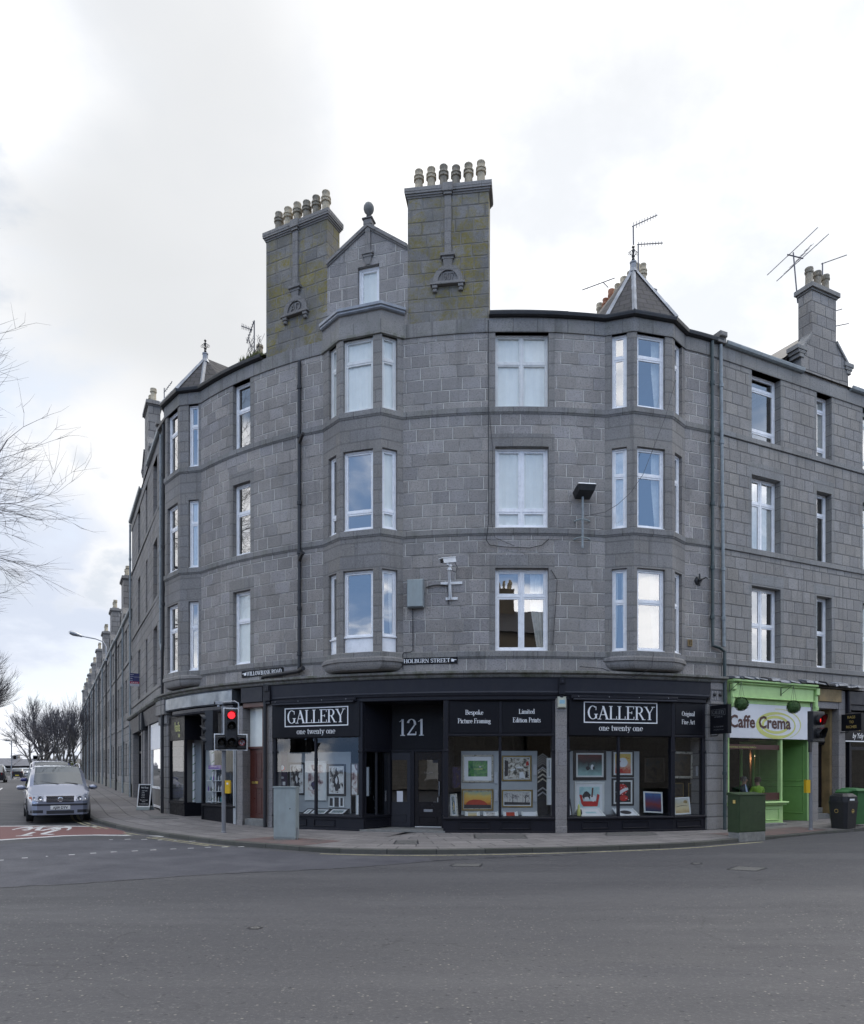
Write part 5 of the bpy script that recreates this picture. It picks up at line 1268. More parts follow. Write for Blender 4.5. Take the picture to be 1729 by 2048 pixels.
# ---- green cafe, black door and beauty shop on the right tenement
Cf = MB(); fC = FP(1457, 1621); g_ = 'green'
Cf.fbox(fC, 0, fC.L, -.4, .12, 3.80, 4.22, g_, .01); Cf.fbox(fC, -.03, fC.L + .06, -.4, .26, 4.22, 4.29, g_, .02); Cf.fbox(fC, -.01, fC.L + .04, -.4, .19, 4.16, 4.218, g_, .02); Cf.fbox(fC, 0, fC.L, -.4, .17, 3.77, 3.80, g_, .008)
Cf.fbox(fC, .05, fC.L - .05, -.4, .04, 3.62, 3.77, g_, .008)
for x in (-.02, fC.L + .04):
    Cf.fbox(fC, x, x + .16, -.3, .20, 3.98, 4.20, g_, .02); Cf.fbox(fC, x + .01, x + .15, -.3, .15, 3.62, 3.98, g_, .03); Cf.fbox(fC, x + .02, x + .14, -.3, .18, 3.50, 3.64, g_, .03)
Cf.build('fascia', RB, label='apple green cafe fascia with scrolled brackets')
Cf = MB(); xw0, xw1 = .0, fx(fC, 1565); xr1 = fC.L - .03
Cf.fbox(fC, xw1 - .06, xw1 + .02, -.12, .0, .75, 2.62, g_, .01); Cf.fbox(fC, xw0, xw0 + .05, -.12, .0, .1, 2.62, g_, .01)
Cf.fbox(fC, xw0, xw1 + .05, -.35, -.02, .0, .72, g_); Cf.fbox(fC, xw0 - .02, xw1 + .14, -.35, .14, .70, .76, g_, .02); Cf.fbox(fC, xw0 - .02, xw1 + .09, -.35, .09, .66, .70, g_, .01)
Cf.ring(fC, xw1 - .75, xw1 - .12, .2, .56, .03, -.03, .01, g_, ev=.01); Cf.ring(fC, xw0 + .1, xw1 - .9, .2, .56, .03, -.03, .01, g_, ev=.01)
Cf.fbox(fC, xw0, xw1 + .06, -.35, .02, .0, .12, g_, .01)
cf = Cf.build('shopfront', RB, label='apple green cafe shopfront')
Cf = MB()      # splayed green panelled return of the entrance
fr3 = Fr(fC.pt(xr1 - .62, -1.5, 0), fC.pt(xr1, -.02, 0)); Cf.fbox(fr3, 0, fr3.L, -.06, 0, .1, 2.62, 'green2'); Cf.ring(fr3, .12, fr3.L - .15, 1.35, 2.45, .04, -.01, .015, 'green2', ev=.012); Cf.ring(fr3, .12, fr3.L - .15, .35, 1.22, .04, -.01, .015, 'green2', ev=.012)
Cf.fbox(fr3, fr3.L - .05, fr3.L + .02, -.08, .03, .1, 2.62, g_)
fr4 = Fr(fC.pt(xw1, -.05, 0), fC.pt(xw1 - .05, -1.5, 0)); Cf.fbox(fr4, 0, fr4.L, -.04, 0, .1, .72, 'green2')
Cf.face([fC.pt(xw1, -.02, 2.618), fC.pt(xr1, -.02, 2.618), fC.pt(xr1 - .6, -1.5, 2.618), fC.pt(xw1, -1.5, 2.618)][::-1], 'green2')
Cf.build('entrance_panelling', RB)
fdc = Fr(fC.pt(xw1 - .05, -1.5, 0), fC.pt(xr1 - .62, -1.5, 0)); door(fdc, 0, fdc.L, .12, 2.6, 0, 'green2', RB, (.5, 2.4))
Cf = MB(); Cf.fbox(fC, xw0, fC.L, -1.7, .0, -.1, .1, 'concrete', .01); Cf.fbox(fC, 1.1, 1.1 + 1.0, .0, .28, -.05, .13, 'concrete', .01); Cf.build('door_step', RB)
g = MB(); g.face([fC.pt(.05, -.06, .76), fC.pt(xw1 - .06, -.06, .76), fC.pt(xw1 - .06, -.06, 2.62), fC.pt(.05, -.06, 2.62)], 'glass_shop'); g.build('window_glass', cf)
g = MB(); g.fbox(fC, .05, xw1 - .06, -.058, -.05, 2.30, 2.44, 'brown_let'); g.fbox(fC, .05, xw1 - .06, -.058, -.05, .80, 1.02, 'brown_let')
n_ = -.047
sans(g, fC, 'Home Made Fresh Sandwiches - Panini - Home Made Fresh Soup - Freshly Baked Cakes', .06, 2.34, .055, n_, 'lime', sx=.42, align='l'); sans(g, fC, 'Speciality Coffee - Soft Drinks', xw1 - 1.25, .88, .055, n_, 'lime', sx=.6, align='l')
g.build('window_strips', cf)
mb = MB(); mb.fbox(fC, .02, xr1 + .0, -.05, .045, 2.62, 3.62, 'signwhite', .006); sg = mb.build('sign_board', RB, label='white cafe board with lime ovals and brown lettering')
L = MB(); z0 = EYE + (HY_ - 1456) * fC.pt(1.2, 0, 0)[1] / F_
def oval(mb, f, xc, zc, rx, ry, w0, w1, a0, a1, n, m, dxw=0):
    N = 40
    for i in range(N):
        a, b = radians(a0 + (a1 - a0) * i / N), radians(a0 + (a1 - a0) * (i + 1) / N)
        wa = w0 + (w1 - w0) * (.5 - .5 * cos(2 * pi * i / N)) ; wb_ = w0 + (w1 - w0) * (.5 - .5 * cos(2 * pi * (i + 1) / N))
        P_ = lambda t, r: f.pt(xc + (rx - r) * cos(t), n, zc + (ry - r * .8) * sin(t))
        mb.face([P_(a, wa), P_(a, 0), P_(b, 0), P_(b, wb_)], m)
xo = fx(fC, 1553, .05); oz_ = 3.02
oval(L, fC, xo, oz_, .86, .40, .05, .17, 20, 380, .048, 'lime'); 
oval(L, fC, xo - .02, oz_ + .02, .60, .27, .10, .10, 0, 360, .0485, 'lime')
oval(L, fC, xo + .12, oz_ + .04, .98, .46, .02, .045, -60, 100, .0482, 'lime')
a, c = fx(fC, 1459.5, .05), fx(fC, 1582, .05); w0 = sans(MB(), fC, 'Caffe Crema', 0, 0, .36, 0, 'brown_let', bold=.028)
sans(L, fC, 'Caffe Crema', (a + c) / 2, 2.93, .36, .053, 'brown_let', sx=(c - a) / w0, bold=.028)
L.build('lettering', sg)
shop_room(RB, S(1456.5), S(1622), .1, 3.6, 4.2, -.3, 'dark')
# torn felt along the top of the fascia
mb = MB(); random.seed(3)
sA = S(1455); sE = S(1706); s_ = sA; z_ = 4.31
while s_ < sE:
    L_ = random.uniform(.15, .5); f = FS(s_, s_ + L_); h = random.uniform(.03, .12); a = z_ + random.uniform(-.02, .05); b = z_ + random.uniform(-.02, .05)
    mb.hexa([f.pt(0, .30, a - .02), f.pt(L_, .27, b - .03), f.pt(L_, 0, b), f.pt(0, 0, a)], [f.pt(0, .26, a + h * .4), f.pt(L_, .24, b + h * .4), f.pt(L_, -.0, b + h), f.pt(0, 0, a + h)], 'tape' if random.random() < .75 else 'dark'); s_ += L_ * .92
mb.build('roofing_felt', RB, label='torn grey roofing felt along the top of the shop fascias')
# piers, ochre board and black door
for pa, pb in ((1620, 1635), (1676, 1689)): mb = MB(); f = FP(pa, pb); mb.fbox(f, 0, f.L, -.5, .04, -.1, 4.2, 'pil', .01); mb.build('pilaster', RB)
fO = FP(1635, 1676); mb = MB(); mb.fbox(fO, 0, fO.L + .1, -.4, .07, 3.83, 4.22, 'oldwood', .008); mb.fbox(fO, 0, fO.L, -.4, .02, 3.62, 3.83, 'pil')
mb.fbox(fO, 0, fO.L, -.6, -.25, -.1, .32, 'concrete', .01); mb.fbox(fO, 0, fO.L, -.6, -.45, .32, .5, 'concrete', .01); mb.fbox(fO, 0, fO.L, -.6, -.4, 2.5, 2.56, 'navy', .02); mb.fbox(fO, -.02, fO.L + .02, -.6, -.36, 2.56, 2.62, 'navy', .02); mb.fbox(fO, 0, fO.L, -.56, -.5, 2.62, 3.62, 'panelgrey')
mb.fbox(fO, 0, .07, -.6, -.35, .32, 3.62, 'pil'); mb.fbox(fO, fO.L - .1, fO.L, -.6, -.2, .32, 3.62, 'oldwood')
mb.build('doorway', RB, label='doorway with a worn ochre board above it')
door(fO, .07, fO.L - .1, .5, 2.5, -.48, 'black_gloss', RB, None, 1.35, hm='galv')
# beauty shop at the right edge
fU = FP(1689, 1760); U = MB()
U.fbox(fU, 0, fU.L, -.4, .10, 3.78, 4.20, 'navy2', .01); U.fbox(fU, 0, fU.L, -.4, .05, 3.60, 3.78, 'navy2', .01); U.fbox(fU, 0, .12, -.3, .16, 3.5, 4.2, 'navy', .03)
U.fbox(fU, 0, fU.L, -.35, .0, .0, .6, 'navy', .01); U.fbox(fU, 0, .06, -.12, .0, .6, 2.6, 'navy'); xx = fx(fU, 1701); U.fbox(fU, xx - .04, xx + .04, -.12, .0, .3, 2.6, 'navy'); U.fbox(fU, xx, fU.L, -.3, -.05, 2.35, 2.45, 'navy')
U.fbox(fU, xx + .04, xx + .10, -.12, -.02, .3, 2.35, 'navy')
us = U.build('shopfront', RB, label='dark shopfront of the beauty shop at the right edge')
g = MB(); g.face([fU.pt(.06, -.06, .6), fU.pt(fU.L, -.06, .6), fU.pt(fU.L, -.06, 2.6), fU.pt(.06, -.06, 2.6)], 'glass_shop'); g.build('window_glass', us)
mb = MB(); mb.fbox(fU, .02, fU.L, -.05, .03, 2.62, 3.55, 'signblk', .006); mb.fbox(fU, .02, fU.L, -.05, .034, 2.60, 2.635, 'white_let'); sg = mb.build('sign_board', RB)
L = MB(); sans(L, fU, 'us', fx(fU, 1709), 2.98, .33, .034, 'gold', sx=.75, bold=.03, align='l'); sans(L, fU, 'by Yoly', fx(fU, 1704), 2.72, .17, .034, 'white_let', sx=.75, align='l', shear=.25, bold=.012)
L.build('lettering', sg)
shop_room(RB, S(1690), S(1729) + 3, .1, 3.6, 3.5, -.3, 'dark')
# plain masonry that closes the ground floor where no shop stands
mb = MB(); wall(mb, S(1760), S(1729) + 6.5, 0, 4.3, [], 'ashR', 'dressR', step=2); mb.build('ground_wall', RB); mb = MB(); wall(mb, S(1444.5), S(1457.5), -.1, 4.3, [], 'quoin', 'dressR', n=-.02, step=2); mb.build('ground_wall', RB)
# ================================================================ ground
def groundmesh(name, pts_grid, mat, dz, kind='structure'):
    pass
kpx = [(179, 1641.6), (222, 1654), (272, 1665), (344, 1675.6), (452, 1690), (550, 1697.5), (650, 1705.5), (800, 1708.5), (900, 1708), (1020, 1706), (1164, 1702.5), (1364, 1694.5), (1464, 1686), (1614, 1673.5), (1729, 1662)]
K0 = [Vector(G(x, y, -.1)[:2]) for x, y in kpx]
# follow the streets beyond the frame, smooth once
dl = Vector((-.449, .893)); dr = Vector((.893, .449))
K0 = [K0[0] + dl * d for d in (260, 160, 90, 60, 40, 25, 15, 8, 4)] + K0 + [K0[-1] + dr * d for d in (4, 10, 20, 40, 80, 150)]
def catmull(P, k=4):
    out = []
    for i in range(len(P) - 1):
        a, b, c, d = P[max(0, i - 1)], P[i], P[i + 1], P[min(len(P) - 1, i + 2)]
        for j in range(k):
            t = j / k; out.append(.5 * ((2 * b) + (c - a) * t + (2 * a - 5 * b + 4 * c - d) * t * t + (3 * b - a - 3 * c + d) * t ** 3))
    return out + [P[-1]]
KP = catmull(K0)
for _ in range(2): KP = [KP[0]] + [(KP[i - 1] + KP[i] * 2 + KP[i + 1]) / 4 for i in range(1, len(KP) - 1)] + [KP[-1]]
def koff(i, d):
    a, b = KP[max(0, i - 1)], KP[min(len(KP) - 1, i + 1)]; t = (b - a).normalized(); return KP[i] + Vector((-t.y, t.x)) * d   # d>0 towards the building
# road material
T = NT('asphalt'); p = T.pos(); sx_ = T.n('SeparateXYZ', {0: p})
big = T.noise(p, .22, 5, .6); mid = T.noise(T.scl(p, (.45, 1.6, 1)), 1.1, 6, .65, .3); fine = T.noise(p, 34, 3, .75); v1 = T.n('TexVoronoi', {'Vector': p, 'Scale': 26.0}, feature='F1')
c = T.mix(T.rng(big, .3, .7), (.056, .055, .060), (.068, .067, .071))
c = T.mix(T.rng(mid, .35, .72, 0, .5), c, (.079, .078, .082))
c = T.mix(T.rng(fine, .35, .65, .45, 0), c, (.038, .038, .042)); c = T.mix(T.rng(fine, .58, .75, 0, .5), c, (.22, .215, .20))
chip = T.rng(T.n('SeparateColor', {0: v1.outputs['Color']}).outputs[0], .90, .93); sm_ = T.rng(v1.outputs['Distance'], .2, .35, 1, 0)
zone = T.rng(T.noise(p, .35, 4, .6), .40, .62)
c = T.mix(T.mth('MULTIPLY', T.mth('MULTIPLY', chip, sm_), T.mth('ADD', .2, T.mth('MULTIPLY', zone, .6))), c, (.34, .32, .27))
v2 = T.n('TexVoronoi', {'Vector': T.scl(p, (1, 1, 1)), 'Scale': 15.0}, feature='F1'); ch2 = T.mth('MULTIPLY', T.rng(T.n('SeparateColor', {0: v2.outputs['Color']}).outputs[1], .86, .9), T.rng(v2.outputs['Distance'], .18, .3, 1, 0))
c = T.mix(T.mth('MULTIPLY', ch2, .6), c, (.025, .025, .028))
tyre = T.noise(T.scl(p, (.05, .9, 1)), 1.3, 3, .5)
c = T.mix(T.rng(tyre, .5, .7, 0, .25), c, (.06, .06, .066))
crk = T.n('TexVoronoi', {'Vector': T.n('VectorMath', {0: p, 1: T.n('VectorMath', {0: T.n('TexNoise', {'Vector': p, 'Scale': 1.1, 'Detail': 5.0}).outputs['Color'], 3: .9}, operation='SCALE').outputs[0]}, operation='ADD').outputs[0], 'Scale': .22}, feature='DISTANCE_TO_EDGE').outputs['Distance']
c = T.mix(T.mth('MULTIPLY', T.rng(crk, .0010, .0032, .5, 0), T.rng(T.noise(p, .5, 3), .48, .56)), c, (.022, .022, .024))
oil = T.mth('MULTIPLY', T.rng(T.noise(p, 1.7, 5, .65), .60, .72), T.rng(T.noise(p, .28, 2), .45, .6)); c = T.mix(T.mth('MULTIPLY', oil, .5), c, (.036, .036, .04))
lane = T.noise(T.scl(p, (.10, .75, 1)), 1.0, 4, .55, .2); c = T.mix(T.rng(lane, .5, .62, 0, .22), c, (.118, .116, .118)); c = T.mix(T.rng(lane, .48, .36, 0, .22), c, (.05, .05, .054))
T.pr(c, T.rng(mid, .3, .7, .62, .85), T.bump(T.mth('ADD', fine, T.mth('MULTIPLY', ch2, -.8)), .012, .7), Specular_IOR_Level=.4); M['asphalt'] = T.m
T = NT('older_asphalt'); p = T.pos(); big = T.noise(p, .8, 6, .7, .5); fine = T.noise(p, 30, 3, .75)
c = T.mix(T.rng(big, .35, .65), (.052, .052, .064), (.10, .10, .112)); c = T.mix(T.rng(fine, .35, .65, .4, 0), c, (.03, .03, .035)); c = T.mix(T.rng(fine, .6, .75, 0, .4), c, (.2, .2, .19))
T.pr(c, .72, T.bump(fine, .012, .6), Specular_IOR_Level=.4); M['asphalt2'] = T.m
def worn(name, col, thr=.42):
    T = NT(name); p = T.pos(); a = T.noise(p, 16, 5, .75); b = T.noise(p, 2.2, 4, .6)
    c = T.mix(T.rng(T.mth('ADD', a, T.mth('MULTIPLY', b, .4)), thr + .10, thr + .26, .75, 0), col, (.085, .085, .09)); T.pr(c, .7); return T.m
M['mark'] = worn('white_road_paint', (.56, .56, .55)); M['markyel'] = worn('faded_yellow_road_paint', (.36, .33, .20), .50); M['markred'] = worn('red_cycle_box_surface', (.155, .066, .060), .34)
T = NT('paving'); p = T.pos(); uv = T.uv()
br = T.n('TexBrick', {'Vector': uv, 'Color1': (.17, .158, .155), 'Color2': (.24, .222, .215), 'Mortar': (.035, .035, .032), 'Scale': 1.0, 'Mortar Size': .017, 'Brick Width': .95, 'Row Height': .62, 'Bias': .1}, offset=.45)
c = T.mix(T.rng(T.noise(p, 1.4, 6, .65), .38, .68, 0, .65), br.outputs['Color'], (.13, .12, .115)); c = T.mix(T.rng(T.noise(p, 24, 3, .7), .35, .6, .35, 0), c, (.05, .05, .05))
c = T.mix(T.rng(T.noise(p, 3.5, 4, .7), .58, .75, 0, .4), c, (.29, .27, .25)); spots = T.n('TexVoronoi', {'Vector': p, 'Scale': 6.0}, feature='F1')
c = T.mix(T.mth('MULTIPLY', T.rng(T.n('SeparateColor', {0: spots.outputs['Color']}).outputs[0], .7, .72), T.rng(spots.outputs['Distance'], .12, .16, .7, 0)), c, (.045, .045, .045))
T.pr(c, .82, T.bump(T.mth('ADD', T.mth('MULTIPLY', br.outputs['Fac'], -1.0), T.mth('MULTIPLY', T.noise(p, 24, 3), .4)), .012, .8)); M['paving'] = T.m
T = NT('kerb_granite'); p = T.pos(); uv = T.uv(); br = T.n('TexBrick', {'Vector': uv, 'Color1': (.050, .050, .044), 'Color2': (.09, .087, .08), 'Mortar': (.02, .02, .02), 'Scale': 1.0, 'Mortar Size': .012, 'Brick Width': 1.05, 'Row Height': 4.0}, offset=0)
c = T.mix(T.rng(T.noise(p, 2.0, 5, .7), .4, .65, 0, .7), br.outputs['Color'], (.055, .058, .045)); T.pr(c, .8, T.bump(T.mth('ADD', T.mth('MULTIPLY', br.outputs['Fac'], -1), T.noise(p, 14, 4)), .01, .7)); M['kerb'] = T.m
# road sheet
def sheet(name, xs, ys, dz, m, hf=H):
    mb = MB(); nx, ny = len(xs), len(ys); k = 0; mi = mb.mi(m)
    mb.v = [(x, y, hf(x, y) + dz) for y in ys for x in xs]
    for j in range(ny - 1):
        for i in range(nx - 1): a = j * nx + i; mb.f.append((a, a + 1, a + nx + 1, a + nx)); mb.m.append(mi); mb.uv += [(0, 0), (1, 0), (1, 1), (0, 1)]
    return mb.build(name)
xs = [-2500, -900, -400, -200] + list(range(-140, 61, 4)) + [100, 200, 500, 2500]; ys = [-1500, -300, -60] + list(range(-20, 180, 3)) + [260, 400, 700, 1400, 3500]
rd = sheet('road', xs, ys, -.1, 'asphalt'); rd['kind'] = 'structure'
# pavement: strips between kerb and the far side of the buildings
mb = MB(); N = len(KP); offs = [.135, .9, 1.8, 2.8, 4.2, 7.0]
def lim(i, d): return koff(i, d)
cum = [0]
for i in range(1, N): cum.append(cum[-1] + (KP[i] - KP[i - 1]).length)
for i in range(N - 1):
    for a, b in zip(offs, offs[1:]):
        q = []
        for (j, d) in ((i, a), (i + 1, a), (i + 1, b), (i, b)): v = koff(j, d); q.append(((v.x, v.y, H(v.x, v.y)), (cum[j] - (0 if 1 else 0), d)))
        mb.face([t[0] for t in q], 'paving', [t[1] for t in q])
pv = mb.build('pavement'); pv['kind'] = 'structure'
mb = MB()
for i in range(N - 1):
    for (d0, z0), (d1, z1) in (((-.0, -.12), (.0, -.012)), ((.0, -.012), (.014, .003)), ((.014, .003), (.14, .004)), ((.14, .004), (.14, -.1))):
        q = []
        for (j, d, z) in ((i, d0, z0), (i + 1, d0, z0), (i + 1, d1, z1), (i, d1, z1)): v = koff(j, d); q.append(((v.x, v.y, H(v.x, v.y) + z), (cum[j], .5 + d)))
        mb.face([t[0] for t in q], 'kerb', [t[1] for t in q])
kb = mb.build('kerb'); kb['kind'] = 'structure'
# painted markings --------------------------------------------------
def strip_k(mb, i0, i1, d0, d1, dz, m):
    for i in range(i0, i1):
        q = []
        for (j, d) in ((i, d0), (i + 1, d0), (i + 1, d1), (i, d1)): v = koff(j, d); q.append((v.x, v.y, H(v.x, v.y) - .1 + dz))
        mb.face(q[::-1] if d0 > d1 else q, m)
def nearest(px): 
    best = min(range(N), key=lambda i: abs(pxof(KP[i].x, KP[i].y) - px) if KP[i].y > 5 else 1e9); return best
mb = MB(); strip_k(mb, nearest(650), N - 12, -.30, -.20, .004, 'markyel'); o = mb.build('yellow_line'); o['kind'] = 'structure'
mb = MB(); strip_k(mb, 12, nearest(470), -.30, -.22, .008, 'markyel'); strip_k(mb, 12, nearest(440), -.48, -.40, .008, 'markyel'); o = mb.build('double_yellow_lines'); o['kind'] = 'structure'
def gq(px, py, dz): x, y, z = G(px, py, -.1); return (x, y, z + dz)
def gpoly(mb, pts, dz, m, sub=1):
    mb.face([gq(a, b, dz) for a, b in pts], m)
def gline(mb, pts, w, dz, m):
    P_ = [Vector(gq(a, b, 0)[:2]) for a, b in pts]; Q = []
    for i, v in enumerate(P_):
        d = (P_[min(i + 1, len(P_) - 1)] - P_[max(0, i - 1)]).normalized(); nn = Vector((-d.y, d.x)) * w / 2; Q.append((v + nn, v - nn))
    for (a, b), (c, d) in zip(Q, Q[1:]): mb.face([(v.x, v.y, H(v.x, v.y) - .1 + dz) for v in (b, d, c, a)], m)
red = [(-160, 1672), (-60, 1656.5), (0, 1653), (60, 1652.5), (120, 1652.5), (190, 1653.2), (215, 1655), (250, 1663), (290, 1671.5), (262, 1671.5), (190, 1671), (130, 1673), (60, 1677), (0, 1681), (-60, 1686), (-160, 1698)]
mb = MB(); n2_ = len(red) // 2
top = red[:8]; bot = red[8:][::-1]
for (a, b), (c, d) in zip(zip(top, top[1:]), zip(bot, bot[1:])): gpoly(mb, [c, d, b, a], .004, 'markred')
o = mb.build('red_cycle_box'); o['kind'] = 'structure'
mb = MB(); gline(mb, [(-160, 1698), (-60, 1686), (0, 1680.5), (60, 1676.5), (130, 1672), (190, 1670.5), (262, 1671.5), (330, 1673.5)], .20, .008, 'mark'); gline(mb, [(-160, 1671), (-60, 1656), (0, 1653), (60, 1652.5), (120, 1652.5), (195, 1653.5)], .16, .008, 'mark')
o = mb.build('stop_lines'); o['kind'] = 'structure'
# bicycle symbol, drawn as a plan on the tarmac
mb = MB(); O_ = Vector(gq(40, 1661, 0)[:2]); E_ = Vector(gq(120, 1660.6, 0)[:2]); ux = (E_ - O_); Lw = ux.length; ux = ux.normalized(); uy = Vector((-ux.y, ux.x)); bz = [0.0]
def bline(pts, w):
    Q = [O_ + ux * x * Lw + uy * y for x, y in pts]; bz[0] += .0004
    for a, b in zip(Q, Q[1:]):
        d = (b - a).normalized(); nn = Vector((-d.y, d.x)) * w / 2; mb.face([(v.x, v.y, H(v.x, v.y) - .089 + bz[0]) for v in (a - nn, b - nn, b + nn, a + nn)], 'mark')
for cx_ in (0, 1):
    ri = [(cx_ + .17 * cos(t), .55 * sin(t)) for t in [2 * pi * i / 24 for i in range(25)]]; ro = [(cx_ + .235 * cos(t), .85 * sin(t)) for t in [2 * pi * i / 24 for i in range(25)]]
    for a, b, c, d in zip(ri, ro, ro[1:], ri[1:]): mb.face([(v.x, v.y, H(v.x, v.y) - .089) for v in (O_ + ux * x * Lw + uy * y for x, y in (a, b, c, d))], 'mark')
bline([(.05, .1), (.33, .75), (.78, .65), (.95, .1)], .13); bline([(.33, .75), (.50, -.45)], .13); bline([(.50, -.45), (.78, .65)], .13); bline([(.10, -.1), (.50, -.45)], .13)
bline([(.26, .95), (.42, .95)], .2); bline([(.70, .95), (.86, .9)], .2); bline([(.30, -1.35), (.66, -1.25)], .2); bline([(.50, -.45), (.46, -1.3)], .12); bline([(.95, .0), (.80, -1.0), (1.12, -1.1)], .16)
o = mb.build('bicycle_symbol'); o['kind'] = 'structure'
# short dashes that guide across the mouth of the side street
mb = MB()
for px, py in [(24, 1692), (66, 1689.5), (107, 1686.5), (146, 1684), (184, 1682), (220, 1680), (256, 1679), (289, 1679.5), (322, 1680.5), (354, 1681.5), (385, 1683)] + [(2, 1721), (50, 1716.5), (98, 1713), (144, 1710), (187, 1707), (228, 1704.5), (270, 1702.5), (307, 1700.5), (347, 1698.5), (382, 1697), (416, 1695.5), (450, 1694.5), (483, 1694)]:
    gline(mb, [(px - 6, py + .3), (px + 6, py - .3)], .09, .008, 'mark')
for px, py in ((1682, 1681), (1718, 1682), (-4, 1580)): gline(mb, [(px - 5, py), (px + 5, py - .2)], .10, .008, 'mark')
gline(mb, [(-2, 1581), (5, 1576)], .12, .008, 'mark'); gline(mb, [(28, 1558), (34, 1556)], .12, .008, 'mark')
o = mb.build('guide_dashes'); o['kind'] = 'structure'
# older tarmac patch in the mouth of the side street with its tarred seam
mb = MB(); seam = [(-200, 1784), (0, 1775), (120, 1769), (220, 1763), (350, 1754), (430, 1748), (520, 1744), (600, 1741), (700, 1735), (800, 1728), (860, 1722)]
top = [(-200, 1702), (0, 1685), (120, 1679), (220, 1677), (350, 1682), (430, 1690), (520, 1699), (600, 1707), (700, 1712), (800, 1714), (860, 1716)]
random.seed(5)
for (a, b), (c, d) in zip(zip(top, top[1:]), zip(seam, seam[1:])):
    for u in range(3):
        t0, t1 = u / 3, (u + 1) / 3; L_ = lambda p, q, t: (p[0] + (q[0] - p[0]) * t, p[1] + (q[1] - p[1]) * t)
        gpoly(mb, [L_(c, d, t0), L_(c, d, t1), L_(a, b, t1), L_(a, b, t0)], .003, 'asphalt2')
o = mb.build('road_patch'); o['kind'] = 'structure'
T = NT('tar_seam'); p = T.pos(); T.pr(T.mix(T.rng(T.noise(p, 5, 5, .7), .42, .55), (.020, .020, .024), (.075, .075, .08)), .6); M['tar'] = T.m
mb = MB(); jit = [(x, y + random.uniform(-.8, .8)) for x, y in [(sx0 + (sx1 - sx0) * t / 4, sy0 + (sy1 - sy0) * t / 4) for (sx0, sy0), (sx1, sy1) in zip(seam, seam[1:]) for t in range(4)]]
gline(mb, jit, .06, .0045, 'tar'); o = mb.build('tar_seam'); o['kind'] = 'structure'
mb = MB(); gline(mb, [(850, 1723), (930, 1718), (1040, 1713), (1130, 1710), (1180, 1706)], .16, .0036, 'tar'); o = mb.build('tar_band'); o['kind'] = 'structure'
T = NT('repair_asphalt'); p = T.pos(); a = T.noise(p, 30, 3, .75); T.pr(T.mix(T.rng(a, .35, .65), (.040, .040, .044), (.074, .073, .077)), .8, T.bump(a, .012, .7)); M['repair'] = T.m
# iron covers
T = NT('cover_iron'); p = T.pos(); ck = T.n('TexChecker', {'Vector': T.scl(p, (1, 1, 0)), 'Scale': 22.0}); T.pr(T.mix(ck.outputs['Fac'], (.06, .06, .06), (.16, .155, .145)), .6, T.bump(ck.outputs['Fac'], .006, .8)); M['cover'] = T.m
def cover(pts, label, name='manhole_cover', base=-.1, m='cover', cat='manhole cover', grp=None, h=.004):
    c = Vector((0, 0, 0)); W_ = []
    for a, b in pts: x, y, z = G(a, b, base); W_.append(Vector((x, y, z))); c += Vector((x, y, z))
    c /= len(W_); t = thing(name, label, cat, tuple(c), 0, grp); mb = MB()
    tp = [v + Vector((0, 0, h)) for v in W_]; mb.hexa([v - Vector((0, 0, .02)) for v in W_], tp, m)
    mb.build('plate', t)
    mb = MB(); k = len(W_)
    for i in range(k):
        a, b = W_[i], W_[(i + 1) % k]; d = (b - a).normalized(); nn = Vector((d.y, -d.x, 0)) * .035
        mb.hexa([a + nn - Vector((0, 0, .01)), b + nn - Vector((0, 0, .01)), b - Vector((0, 0, .01)), a - Vector((0, 0, .01))], [a + nn + Vector((0, 0, h * .7)), b + nn + Vector((0, 0, h * .7)), b + Vector((0, 0, h * .7)), a + Vector((0, 0, h * .7))], 'iron')
    mb.build('rim', t)
cover([(1457, 1739), (1512, 1742), (1531, 1736), (1478, 1733)], 'square iron cover in the road before the green cabinet')
cover([(903, 1732), (958, 1733), (963, 1728), (912, 1727.5)], 'round worn iron cover in the road before the gallery doors')
cover([(1385, 1728), (1402, 1728), (1400, 1726), (1387, 1726)], 'smallest iron cover in the road, below the hanging sign')
cover([(500, 1857.5), (519, 1857.5), (520, 1854), (505, 1854)], 'small dark valve cover in the foreground road')
cover([(952, 1677), (1054, 1677), (1046, 1669.5), (950, 1669.5)], 'long double inspection cover in the pavement by the gallery door', base=0)
cover([(1214, 1671.5), (1313, 1670), (1300, 1664.5), (1215, 1665.5)], 'chequered iron grating in the pavement below the penguin print window', base=0)
cover([(303, 1637), (357, 1637.5), (349, 1632), (300, 1631.5)], 'pale worn cover in the pavement by the quoined pier', base=0)
cover([(790, 1688), (835, 1688.5), (834, 1681), (795, 1681)], 'small pavement cover near the kerb below the number 121', base=0)
T = NT('red_tactile'); p = T.pos(); v = T.n('TexVoronoi', {'Vector': p, 'Scale': 14.0, 'Randomness': 0.0}); T.pr(T.mix(T.rng(T.noise(p, 2, 4), .4, .7), (.15, .10, .092), (.10, .085, .08)), .8, T.bump(T.rng(v.outputs['Distance'], .2, .4, 1, 0), .01, .8)); M['tactile'] = T.m
mb = MB()
def kpatch(pa, pb, d0, d1):
    i0, i1 = nearest(pa), nearest(pb)
    for i in range(i0, i1):
        q = []
        for (j, d) in ((i, d0), (i + 1, d0), (i + 1, d1), (i, d1)): v = koff(j, d); q.append((v.x, v.y, H(v.x, v.y) + .005))
        mb.face(q, 'tactile')
kpatch(1516, 1660, .16, 1.3); o = mb.build('tactile_paving'); o['kind'] = 'structure'
mb = MB(); kpatch(455, 590, .16, 1.5); o = mb.build('tactile_paving'); o['kind'] = 'structure'
